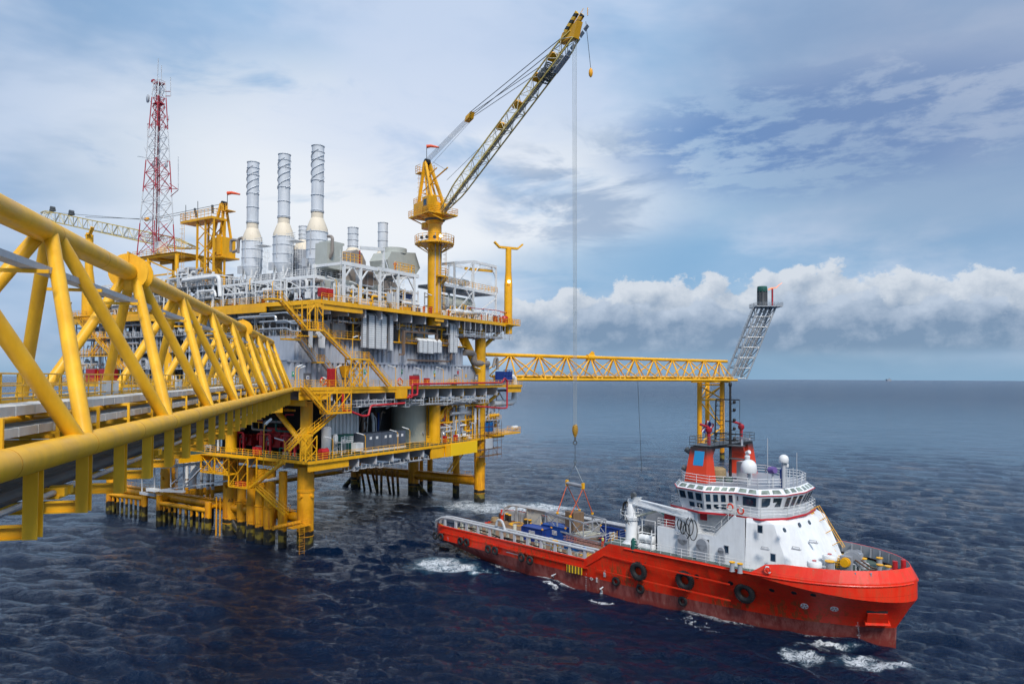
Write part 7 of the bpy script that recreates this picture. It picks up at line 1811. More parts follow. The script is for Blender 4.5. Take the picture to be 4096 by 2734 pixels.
    for y in (-.55,.55): b.tube((bl[0]+1,y,bl[2]+.7),bp(BL-2.4,y,1.6),.07,5);b.tube((bl[0]+1,y,bl[2]+.3),bp(BL-8,y,1.4),.06,5)
    b.tube((4.2,.3,zs+8),bp(BL*.5,.3,1.4),.05,4);b.tube((-1,0,zs+13),(4.6,0,zs+9.9),.035,4);b.build('pendant_line',M['wire'],T)
    # hoist ropes down to the hook over the ship
    hk2=SH((-49.,-3.6,0));zh=atY(1318,1000,112)[2]
    hw=atY(1318,985,math.hypot(0,113.));
    hx,hy=hk2[0],hk2[1];hb=C.inv((hx,hy,0))
    zb_=atY(*c('L',517,60),hy)[2];zr=atY(*c('L',513,360),hy)[2]
    hd=add(head,(0,0,-.6))
    b=MB(C)
    for y in (-.42,-.14,.14,.42): b.tube((hd[0],y,hd[2]),(hb[0],hb[1]+y*.8,zb_+.9),.045,4)
    b.each('hoist_rope',M['ropeg'],T)
    HK=thing('hook_block','striped yellow hook block hanging on long ropes above the ship','hook block',(hx,hy,zb_))
    b=MB();b.lathe((hx,hy,zb_),[(.18,-.95),(.42,-.3),(.5,.2),(.4,.85),(.18,1.05)],16);b.build('block',M['haz2'],HK)
    b=MB();b.tube((hx,hy,zb_-.9),(hx,hy,zb_-1.6),.14,8);b.torus((hx,hy,zb_-1.9),.3,.09,(0,1,0),14,6);b.build('hook',M['dgrey'],HK)
    b=MB();b.tube((hx,hy,zb_-2.2),(hx,hy,zr),.05,5);b.torus((hx,hy,zr-.25),.2,.05,(0,1,0),10,5);b.torus((hx,hy,zr-.7),.22,.06,(1,0,0),10,5);b.build('pendant',M['wire'],HK)
    for e in (bkA,bkB): MB().tube((hx,hy,zr-.9),add(SH(e),(0,0,.55)),.045,5).build('sling_leg',M['ropeg'],HK)
    # whip line with small hook
    tw=C(tp);sm=atY(*c('D',981,350),tw[1])
    WL=thing('whip_hook','small hook ball hanging from the very tip of the crane','hook',(sm[0],tw[1],sm[2]))
    MB().tube((tw[0]-.3,tw[1],tw[2]-1),(sm[0],tw[1],sm[2]+.6),.045,4).build('whip_line',M['wire'],WL)
    b=MB();b.lathe((sm[0],tw[1],sm[2]-.5),[(.1,-.3),(.3,0),(.36,.4),(.3,.9),(.1,1.2)],10);b.build('ball_weight',M['yelr'],WL)
    # windsock on the A frame
    windsock(C((xa+.3,-.2,za)),3.6,'orange windsock on top of the pedestal crane')
def tp_(tp,y): return (tp[0],y,tp[2]-.2)
def windsock(o,h,label):
    T=thing('windsock',label,'windsock',o,'orange windsocks')
    b=MB();b.tube(o,add(o,(0,0,h)),.07,6);b.build('mast',M['wire'],T)
    b=MB();e=add(o,(0,0,h-.2));b.pipe([e,add(e,(.9,-.1,.1)),add(e,(1.8,-.1,-.05)),add(e,(2.7,-.2,-.25))],.38,10,.16);b.build('sock',M['sock'],T)
crane()
# ---------------------------------------------------------------- radio tower
def radio_tower():
    u0,v0=6.,55.
    A=pu('A',1090,640,5.);B_=pu('A',1360,650,5.);tl=pu('C',195,235,5.);tr=pu('C',283,245,5.)
    cv=(A[1]+B_[1])/2;hw=abs(A[1]-B_[1])*.24;hw2=abs(tl[1]-tr[1])*.20;cv2=(tl[1]+tr[1])/2;z0=A[2]-.3;z1=tl[2]
    cu_=5.
    T=thing('radio_tower','tall red and white lattice radio mast with antennas and dishes','radio mast',P((cu_,cv,z0)))
    def pt(i,z):
        t_=(z-z0)/(z1-z0);w=hw+(hw2-hw)*min(1,t_*1.12);cc=cv+(cv2-cv)*t_
        su,sv=((-1,-1),(-1,1),(1,1),(1,-1))[i];return (cu_+su*w*.8,cc+sv*w,z)
    zs=[z0];h=4.2
    while zs[-1]<z1-1.5: zs.append(zs[-1]+h);h=max(1.9,h*.93)
    zs[-1]=z1
    for lo,hi in zip(zs,zs[1:]):
        pass
    b=MB(P)
    for i in range(4): b.tube(pt(i,z0),pt(i,z1),.11,6)
    b.build('leg',M['mast'],T)
    b=MB(P)
    for k,(lo,hi) in enumerate(zip(zs,zs[1:])):
        for i in range(4):
            j=(i+1)%4;m_=lerp(pt(i,hi),pt(j,hi),.5)
            b.tube(pt(i,lo),lerp(pt(i,hi),pt(j,hi),1),.065,5);b.tube(pt(j,lo),pt(i,hi),.065,5)
            b.tube(pt(i,hi),pt(j,hi),.06,5)
    b.build('lacing',M['mast'],T)
    b=MB(P)
    cc=lambda z:cv+(cv2-cv)*(z-z0)/(z1-z0)
    for dv in (-.3,.3): b.tube((cu_-.8,cc(z0)+dv,z0),(cu_-.4,cc(z1)+dv,z1),.09,5)
    for z in np.arange(z0,z1,.8): b.tube((cu_-.8+.4*(z-z0)/(z1-z0),cc(z)-.3,z),(cu_-.8+.4*(z-z0)/(z1-z0),cc(z)+.3,z),.04,4)
    b.tube((cu_-.6,cc(z0)-.9,z0),(cu_-.3,cc(z1)-.5,z1-3),.16,6);b.build('ladder_and_cables',M['mast2'],T)
    def w(k,x,y,u=4.5): o=pu(k,x,y,u);return o
    for (a_,b_) in (((232,60),(226,250)),((254,108),(254,240)),((318,190),(318,325)),((371,742),(371,975)),((155,515),(158,610)),((306,458),(290,555)),((135,680),(150,715)),((88,741),(155,752))):
        p,q=w('C',*a_),w('C',*b_);MB(P).tube(p,q,.07,5).build('whip_aerial',M['lgrey'],T)
    for (a_,b_) in (((283,322),(318,322)),((283,290),(318,290)),((310,968),(371,968)),((318,1020),(371,975)),((310,930),(360,965)),((158,515),(175,520)),((155,600),(172,608)),((290,485),(306,485)),((285,545),(300,520))):
        p,q=w('C',*a_),w('C',*b_);MB(P).tube(p,q,.08,5).build('aerial_bracket',M['maroon'],T)
    d=w('C',157,338);b=MB(P);b.lathe(d,[(.85,-.25),(.95,0),(.9,.05),(.3,.25)],18,(-1,.3,0));b.bar(d,w('C',190,375),.12);b.build('dish_antenna',M['lgrey'],T)
    for x,y in ((195,800),(285,800)): d=w('C',x,y);b=MB(P);b.lathe(d,[(.6,-.2),(.65,0),(.2,.2)],14,(-1,.2,0));b.build('dish_antenna',M['lgrey'],T)
    p=w('C',197,215);b=MB(P);b.cb((p[0],p[1],p[2]-.3),.5,.9,.5);b.build('beacon',M['maroon'],T)
    b=MB(P);z=z0+(z1-z0)*.87;b.prism([pt(i,z)[:2] for i in range(4)],z-.1,z+.1);z=z0+(z1-z0)*.985;b.prism([pt(i,z)[:2] for i in range(4)],z-.1,z+.1);b.each('rest_platform',M['maroon'],T)
    # yellow support frame
    F_=thing('tower_base_frame','yellow braced steel frame carrying the radio mast','steel frame',P((cu_,cv,ZU)))
    L_=pu('A',1165,645,4.5)[1];R2=pu('A',1385,660,4.5)[1]
    vs=(L_,R2);us=(4.5,10.5)
    b=MB(P)
    for u in us:
        for v in vs: b.tube((u,v,ZU),(u,v,z0-.3),.42,12)
    b.build('frame_post',M['yel'],F_)
    b=MB(P)
    for u in us: b.tube((u,L_+5,z0-.4),(u,R2-.4,z0-.4),.38,12);b.bar((u,L_,z0-4.5),(u,R2,z0-4.5),.3)
    for v in vs: b.tube((us[0],v,z0-.4),(us[1],v,z0-.4),.35,12)
    b.bar((4.5,L_,z0-1),(4.5,R2,z0-4.5),.28);b.bar((4.5,L_,z0-8.),(4.5,R2,z0-4.7),.28);b.bar((4.5,L_+4.6,z0-.7),(4.5,L_,z0-3),.22);b.bar((4.5,R2,ZU),(4.5,L_,z0-8),.28)
    b.build('frame_beam',M['yel'],F_)
    b=MB(P);b.box(3.9,11,R2-.6,L_+5.3,z0-.1,z0);b.rail([(3.9,L_+5.3,z0),(3.9,R2-.6,z0)],1.2,.05,1.4);b.build('frame_platform',M['yel'],F_)
    b=MB(P);b.box(4.2,6.,cv-2.4,cv-.6,z0+.3,z0+2.8);tag(b.build('radio_cabinet',M['wht']),'white cabinet at the foot of the radio mast','cabinet')
M['mast2']=paint('mast_cables',(.30,.12,.13),.5,.3)
radio_tower()
# ---------------------------------------------------------------- second crane with lowered boom
def crane2():
    U_=9.
    g=lambda k,x,y,u=U_:pu(k,x,y,u)
    base=g('C',640,1540);T=thing('second_crane','smaller yellow crane with its lattice boom lowered to the left behind the radio mast','crane',P((U_,base[1],ZU)))
    b=MB(P);ap=g('C',690,1070);cb=g('C',725,1380);l0=g('C',640,1380)
    b.tube((U_,base[1]-.3,ZU),(U_,base[1]-.3,l0[2]),.9,16);b.build('pedestal',M['yel2'],T)
    b=MB(P);b.box(U_-2,U_+2.4,cb[1]-.3,cb[1]+5.5,cb[2]-2.2,cb[2]-1.9);b.box(U_-1.6,U_+1.6,cb[1],cb[1]+3.,cb[2]-1.9,cb[2]+2.2);b.box(U_-1.9,U_-1.6,cb[1]+.3,cb[1]+1.6,cb[2]-1.6,cb[2]+2.6);b.lathe((U_-1.6,cb[1]+2.,cb[2]-1),[(.5,0),(.5,3.)],12);b.build('machinery_house',M['yel2'],T)
    b=MB(P)
    for du in (-1,1):
        b.bar((U_+du,cb[1]+.2,cb[2]),(U_+du*.4,ap[1],ap[2]),.4);b.bar((U_+du,cb[1]+5.,cb[2]),(U_+du*.4,ap[1]+.4,ap[2]),.45)
    for t_ in (.3,.6,.85): p=lerp((U_-1,cb[1]+.2,cb[2]),(U_-.4,ap[1],ap[2]),t_);q=lerp((U_-1,cb[1]+5,cb[2]),(U_-.4,ap[1]+.4,ap[2]),t_);b.bar(p,q,.2)
    b.build('a_frame',M['yel2'],T)
    b=MB(P);b.lathe((U_-.5,ap[1],ap[2]),[(.5,0),(.5,1.)],12,(1,0,0));b.build('sheave',M['black'],T)
    b=MB(P);b.box(U_-1.,U_+1,ap[1]-2.6,ap[1]-.6,ap[2]-1.9,ap[2]-1.75);b.rail([(U_-1,ap[1]-.6,ap[2]-1.75),(U_-1,ap[1]-2.6,ap[2]-1.75)],1.3,.05,.7);b.build('top_platform',M['yel2'],T)
    # boom: lattice from the crane towards the left, through the tower
    bt=g('A',330,310);bf=g('A',1560,575);pts=[];N=30
    fo=(U_,bf[1],bf[2]);ti=(U_,bt[1],bt[2])
    d=nrm(sub(ti,fo));BL=ln(sub(ti,fo))
    def bp(s,x,h):
        k=min(1,s/10.,(BL-s+2)/6.);return add(add(fo,mul(d,s)),(x*k,0,h*k))
    ch={}
    for sx in (-1,1):
        for sh in (-1,1):
            ch[sx,sh]=[bp(BL*k/N,sx*1.2,sh*1.25) for k in range(N+1)]
            b=MB(P)
            for p,q in zip(ch[sx,sh],ch[sx,sh][1:]): b.bar(p,q,.2)
            b.build('boom_chord',M['boomc'],T)
    b=MB(P)
    for k in range(N):
        for a_,e_ in (((-1,1),(-1,-1)),((1,1),(1,-1)),((-1,1),(1,1))):
            p,q=(ch[a_][k],ch[e_][k+1]) if k%2 else (ch[e_][k],ch[a_][k+1]);b.tube(p,q,.08,5)
            b.tube(ch[a_][k],ch[e_][k],.06,4)
    b.build('boom_lacing',M['creamy'],T)
    b=MB(P);b.bar(bp(4,0,-1.5),bp(BL*.95,0,-1.5),1.1,.2);b.build('boom_walkway',M['galv'],T)
    b=MB(P)
    for s in (BL*.78,BL*.92): p=bp(s,0,1.5);b.cb(p,1.,1.4,.5);b.lathe(add(p,(-.5,0,.8)),[(.5,0),(.5,1.)],12,(1,0,0))
    b.each('boom_sheave',M['dgrey'],T)
    b=MB(P);br=g('A',1150,345);
    b.tube((U_,ap[1],ap[2]),(U_,br[1],br[2]),.06,4);b.tube((U_,ap[1],ap[2]-.8),(U_,br[1],br[2]-.3),.06,4);b.tube((U_,br[1],br[2]),(U_,bt[1]-22,g('A',640,335)[2]),.06,4);b.tube((U_,br[1],br[2]-.2),(U_,bt[1],bt[2]+.8),.05,4);b.build('boom_ropes',M['wire'],T)
    b=MB(P);b.lathe((U_,br[1]-.6,br[2]),[(.1,0),(.5,.3),(.5,1.),(.1,1.4)],8,(0,1,0));b.build('bridle_block',M['yelr'],T)
    ws=g('A',1812,240);windsock(P((U_-1,ws[1],ws[2])),abs(g('A',1812,145)[2]-ws[2]),'orange windsock above the second, smaller crane')
    # observation gallery tower in front of it
    T=thing('gallery_tower','yellow four-legged tower with a railed gallery in front of the second crane','tower',P((6,base[1],ZU)))
    a0,a1=g('A',1445,370,6.),g('A',1690,380,6.)
    b=MB(P);b.box(5.,8.6,a1[1],a0[1],a0[2]-.5,a0[2]);b.build('gallery_deck',M['yel2'],T)
    b=MB(P);b.rail([(8.6,a0[1],a0[2]),(5,a0[1],a0[2]),(5,a1[1],a0[2]),(8.6,a1[1],a0[2])],1.6,.055,1.2);b.build('handrail',M['yel2'],T)
    x1,x2=g('A',1560,400,6.)[1],g('A',1688,400,6.)[1]
    b=MB(P)
    for v in (x1,x2,(x1+x2)/2):
        for u in (5.6,8.2):
            if v!=(x1+x2)/2 or u<6: b.bar((u,v,ZU),(u,v,a0[2]-.5),.34)
    b.each('tower_leg',M['yel2'],T)
    b=MB(P);zz=np.linspace(ZU+1,a0[2]-1,6)
    for k in range(5):
        for u in (5.6,8.2):
            b.bar((u,x1,zz[k]),(u,x2,zz[k+1]),.16);b.bar((u,x2,zz[k]),(u,x1,zz[k+1]),.16)
    b.build('tower_brace',M['yel2'],T)
    ld=g('A',1447,500,6.);b=MB(P);b.cage((5.2,ld[1]-.6,ZU+8),a0[2]-ZU-7,(0,1,0),.9);b.build('caged_ladder',M['yel2'],T)
    b=MB(P)
    for x,y0,y1 in ((1455,235,370),(1549,205,340)): p,q=g('A',x,y1,6.),g('A',x,y0,6.);b.tube(p,q,.07,5)
    for x0,y0,x1_,y1_ in ((1540,330,1525,262),(1665,300,1663,235)): b.bar(g('A',x0,y0,6.),g('A',x1_,y1_,6.),.35)
    b.build('aerial',M['dgrey'],T)
crane2()
# yellow forked boom rest on the far left and a plain post
def left_posts():
    o=pu('A',690,1100,0.);t_=pu('A',690,470,0.);T=thing('boom_rest','yellow tapered post with forked cradle at the far left of the top deck','boom rest post',P((0,o[1],ZU)))
    b=MB(P);b.lathe((0,o[1],ZU-2),[(1.35,0),(1.35,9),(.85,13),(.8,t_[2]-ZU+2)],16);b.build('post',M['yel'],T)
    b=MB(P);z=t_[2];v=o[1];b.bar((-1,v-1.2,z),(1,v+1.2,z),.8,.4);b.bar((-.6,v-1.4,z),(-.6,v-2.4,z+1.4),.7,.35);b.bar((.6,v+1.4,z),(.6,v+2.6,z+.2),.7,.35);b.build('cradle',M['yel'],T)
left_posts()
# ---------------------------------------------------------------- pipework, vessels, lamps, people
def buoym():
    m,t,b=mat('lifebuoy');g=t.new('ShaderNodeNewGeometry');x,y,z=t.sep(g.outputs['Position'])
    f=t.m('GREATER_THAN',t.noise(g.outputs['Position'],2.2,0,.5),.56);t.put(b.inputs['Base Color'],t.mix(f,(.62,.05,.02),(.75,.72,.7)));M['buoy']=m
buoym()
PM=['wht','lgrey','silver','grey','wht','lgrey','silver','dgrey2']
def rack(label,u0,u1,v0,v1,z0,z1,levels,seed,npipe=16,nv=2,back=None,face='u',frame='lgrey',rails=True,cols=PM,name='pipe_rack'):
    """open steel rack full of pipes; face='u' looks towards -u, face='v' towards -v"""
    T=thing(name,label,'pipe rack' if name=='pipe_rack' else name.replace('_',' '),P(((u0+u1)/2,(v0+v1)/2,z0)))
    rr=random.Random(seed)
    if face=='u': G=lambda d,s,z:(u0+d,v0+s,z);D=u1-u0;L=v1-v0
    else: G=lambda d,s,z:(u0+s,v0+d,z);D=v1-v0;L=u1-u0
    b=MB(P);n=max(1,round(L/3.4))
    for k in range(n+1):
        s=L*k/n
        for d in (.1,D*.6): b.bar(G(d,s,z0),G(d,s,z1),.2)
        for z in levels: b.bar(G(.1,s,z),G(D*.6,s,z),.16,.22)
    for z in levels:
        for d in (.1,D*.6): b.bar(G(d,0,z),G(d,L,z),.18,.26)
    k=rr.randrange(max(1,n));b.bar(G(.1,L*k/n,levels[0]),G(.1,L*(k+1)/n,levels[-1]),.14)
    b.build('steel_frame',M[frame],T)
    if rails:
        b=MB(P)
        for z in levels[:-1]: b.rail([G(-.5,0,z),G(-.5,L,z)],1.1,.04,1.4)
        b.build('handrail',M[rr.choice(['lgrey','yel','lgrey'])],T)
        b=MB(P)
        for z in levels[:-1]: b.hull2([G(-.55,0,z-.06),G(-.55,L,z-.06),G(D*.5,L,z-.06),G(D*.5,0,z-.06)],[G(-.55,0,z),G(-.55,L,z),G(D*.5,L,z),G(D*.5,0,z)])
        b.each('walkway',M['lgrey'],T)
    H_=z1-z0
    for k in range(npipe):
        r=rr.choice([.08,.12,.16,.22,.3,.38]);d=rr.uniform(.0,D*.55);z=z0+rr.uniform(.05,.97)*H_;s0=rr.uniform(-.3,L*.6);s1=min(L+.3,s0+rr.uniform(.25,1.)*L)
        m_=rr.choice(cols);b=MB(P);t=rr.random()
        z2=max(z0+.1,min(z1-.1,z+rr.choice([-1,1])*rr.uniform(.8,3.4)))
        if t<.35: b.tube(G(d,s0,z),G(d,s1,z),r,8)
        elif t<.65: b.bend([G(d,s0,z),G(d,(s0+s1)/2,z),G(d,(s0+s1)/2,z2),G(d,s1,z2)],r,8)
        elif t<.85: b.bend([G(d,s0,z0),G(d,s0,z),G(d,s1,z),G(d,s1,z2)],r,8)
        else:
            b.tube(G(d,s0,z0),G(d,s0,z1),r,8)
        if r<.25:
            for q in range(2):
                e=G(d,s0+(s1-s0)*rr.random(),z);b.lathe(add(e,(0,0,-r*1.6)),[(r*1.5,0),(r*1.8,r),(r*1.8,r*2.2),(r*1.5,r*3.2),(.04,r*3.3),(.04,r*5),(r*1.6,r*5),(r*1.6,r*5.4)],8)
        b.build('pipe',M[m_],T)
    for k in range(nv):
        r=rr.uniform(.5,1.);s=rr.uniform(1,max(1.1,L-1));z=rr.choice([z0]+list(levels[:-1]));h=rr.uniform(1.6,2.9);m_=rr.choice(['wht','cream','lgrey','silver']);b=MB(P)
        if rr.random()<.6: b.lathe(G(D*.35,s,z+.4),[(.05,-.2),(r*.7,0),(r,.35),(r,h),(r*.7,h+.35),(.05,h+.5)],16)
        else: b.lathe(G(D*.3,max(.5,s-1.3),z+r+.5),[(.05,-.3),(r*.7,-.1),(r*.85,.1),(r*.85,2.6),(r*.6,2.9),(.05,3.)],16,sub(G(0,1,0),G(0,0,0)))
        b.build('vessel',M[m_],T)
    b=MB(P)
    for k in range(3):
        s=rr.uniform(.3,L-.3);w_=rr.uniform(.3,.7);b.hull2([G(-.1,s,z0),G(-.1,s+w_,z0),G(.1,s+w_,z0),G(.1,s,z0)],[G(-.1,s,z0+H_*.8),G(-.1,s+w_,z0+H_*.8),G(.1,s+w_,z0+H_*.8),G(.1,s,z0+H_*.8)]) if rr.random()<.35 else b.hull2([G(.0,s,z0+.8),G(.0,s+w_,z0+.8),G(.5,s+w_,z0+.8),G(.5,s,z0+.8)],[G(.0,s,z0+2.),G(.0,s+w_,z0+2.),G(.5,s+w_,z0+2.),G(.5,s,z0+2.)])
    b.each('control_panel',M[rr.choice(['lgrey','wht','grey'])],T)
    if back:
        b=MB(P);b.hull2([G(D-.1,-.1,z0),G(D-.1,L+.1,z0),G(D,L+.1,z0),G(D,-.1,z0)],[G(D-.1,-.1,z1),G(D-.1,L+.1,z1),G(D,L+.1,z1),G(D,-.1,z1)]);b.build('backing_sheet',M[back],T)  # sheet closing the rack; its dark colours stand in for interior shade
    return T
lv=(30.9,34.3,37.6,40.3)
for k,(v0,v1,l,n) in enumerate(((10.5,17.,'grey pipe rack of the open side bay under the middle exhaust stack',24),(17.2,24,'pipe rack with valves under the gap between middle and leftmost stack',24),(24.2,31,'pipe rack bay below the leftmost exhaust stack, above the bridge end',24),(31.2,39,'pipe rack bay below the second crane',24),(39.2,47,'pipe rack bay between the second crane and the radio mast',22),(47.2,56,'pipe rack bay right below the radio mast',22),(56.2,66,'pipe rack bay left of the radio mast',20),(66.2,76,'outermost pipe rack bay by the far left corner stairs',12))):
    rack(l,-.2,6.5,v0,v1,ZM,41.4,lv,20+k,n,3,'dgrey' if k<7 else None)
# vertical cable runs at the near corner
T=thing('cable_riser','bundle of tall vertical grey cable trays and pipes beside the end of the bridge','cable riser',P((-.5,5,ZM)))
rr=random.Random(44)
for k in range(16):
    v=.6+k*.6;b=MB(P);m_=rr.choice(['grey','lgrey','dgrey2','lgrey','silver'])
    if k%3==0: b.tube((-1.6,v,ZM),(-1.6,v,39+rr.random()*1.5),.16,8)
    else:
        z1=37.5+rr.random()*3
        for s in (0,.42): b.bar((-1.4,v+s,ZM+4),(-1.4,v+s,z1),.07,.12)
        for z in np.arange(ZM+4,z1,.38): b.bar((-1.38,v,z),(-1.38,v+.42,z),.04)
    b.build('cable_tray',M[m_],T)
b=MB(P);b.box(-.4,-.2,.2,10.4,32.3,41.2);b.build('backing_sheet',M['dark'],T)  # near-black sheet behind the trays, standing in for the shaded interior
b=MB(P)
for z in (40.6,39.2,37.9): b.bend([(-2,10,z),(-2,3,z),(-2,1.5,z-.6),(-2,-.5,z-.6)],.16,8)
b.bend([(-1.8,16,40.2),(-1.8,6,40.2),(-1.8,6,39.),(-1.8,-2.,39.),(-1.8,-2.6,39)],.26,10);b.build('pipe',M['silver'],T)
# hung pipework under upper and main and cellar deck edges
def hanger_run(label,u0,u1,v,zt,zb,n,seed,cols=('lgrey','wht','grey','lgrey'),step=2.6):
    T=thing('hanging_pipework',label,'pipework',P(((u0+u1)/2,v,zt)));rr=random.Random(seed)
    b=MB(P);u=u0
    while u<u1:
        h=rr.uniform(.6,1.)*(zt-zb);w_=rr.uniform(.6,1.3);b.bar((u,v,zt),(u,v,zt-h),.12);b.bar((u+w_,v,zt),(u+w_,v,zt-h),.12);b.bar((u-.1,v,zt-h),(u+w_+.1,v,zt-h),.12);b.bar((u,v,zt-h),(u,v+3,zt-h),.12);u+=rr.uniform(.7,1.3)*step
    b.build('pipe_support',M['lgrey'],T)
    for k in range(n):
        a=rr.uniform(u0,u1-3);e=min(u1,a+rr.uniform(3,14));z=rr.uniform(zb,zt-.15);vv=v+rr.uniform(.1,2.5);b=MB(P)
        b.bend([(a,vv,z),(e,vv,z),(e,vv+rr.choice([0,1.5]),z-rr.choice([0,.0,.7]))],rr.choice([.06,.09,.13,.2]),7);b.build('pipe',M[rr.choice(cols)],T)
hanger_run('hangers and thin grey pipes under the main deck, left of the yellow beam',3,19,-3.6,25.4,23.8,16,1)
hanger_run('hangers and thin grey pipes under the main deck, right of the yellow beam',22,52,-3.6,25.3,23.6,26,2)
hanger_run('hangers and pipes under the cellar deck edge',6,34,-3.2,13.3,12.3,8,3)
hanger_run('small pipes hung under the top deck above the tall cable ducts',1,31,-1.4,40.4,39.,16,4,('lgrey','wht','grey','brown'))
hanger_run('pipes hung under the right end of the top deck',37,60,-2.5,40.3,38.6,14,5)
T=thing('fire_main','long dark red fire water pipe looping along the main deck edge','pipe',P((30,-4.3,26)))
b=MB(P);b.bend([(21.6,-4.5,25.5),(23,-4.5,25.5),(23.,-4.5,28.1),(56.5,-4.5,28.3),(57.3,-4.5,29.4),(58.6,-4.5,28.8),(58.6,-4.5,22.2),(56,-4.5,22.2),(46,-4.2,23.)],.2,10);b.bend([(24.6,-4.5,28.1),(24.6,-4.5,25.9),(22.,-4.5,25.9)],.2,10);b.each('fire_pipe',M['rpipe'],T)
b=MB(P);b.bend([(4.3,-4.3,26.5),(4.3,-4.3,23.6),(6,-4.3,23.4),(9.2,-4.3,22.4),(10.8,-4.3,22.4),(11.4,-4.3,24.2),(21,-4.3,24.4)],.2,10);b.each('fire_pipe',M['rpipe'],T)
T=thing('vent_pipe_loop','thick white pipe making a large loop beyond the right end of the main deck','pipe',P((66,-1,23)))
a,e=pv('S',1760,1085,-1.),pv('S',1870,1090,-1);z0=pv('S',1850,1430,-1)[2];z1=pv('S',1850,1085,-1)[2]
b=MB(P);b.bend([(a[0]-1.5,-1,z1),(e[0]-.3,-1,z1),(e[0]-.3,-1,z0),(57.5,-1,z0)],.75,16,1.9);b.build('pipe',M['wht'],T)
b=MB(P);b.tube((58,-1,26.3),(64.5,-1,26.3),.32,10);b.bar((59,-1.2,27),(63,-1.2,z0),.2);b.bar((59,-1.2,27),(59,-1.2,z0-.6),.2);b.bar((58.6,-1.2,z0-.8),(62.,-1.2,z0-.8),.2);b.build('pipe_support',M['lgrey'],T)
b=MB(P);b.bend([(57.8,-1,32.),(58.6,-1,34.2),(59.6,-1,34.2),(59.6,-1,31.4)],.35,10);b.bend([(54,-1,32.2),(54,-1,33.9),(54.7,-1,33.9)],.3,10)
tag(b.build('exhaust_elbow',M['brown2']),'curved brown-grey vent elbows on the roof end of the blue-grey building','vent')
b=MB(P);b.bend([(46,-.6,35.2),(50,-.6,35.2),(50,-.6,32.9),(56,-.6,32.8)],.75,10);tag(b.build('brown_elbow_duct',M['brown2']),'thick brown-grey duct bending down at the foot of the yellow diagonal column','duct')
T=thing('chemical_tote','dark blue steel tank box at the right end of the main deck','tank box',P((61,-2,ZM)));b=MB(P);b.box(59,62.8,-3.2,-.8,ZM+.6,31.);b.build('tank',M['bblue'],T);b=MB(P);b.rail([(59,-3.3,ZM),(62.8,-3.3,ZM)],3.6,.09,1.2);b.build('frame',M['bblue'],T)
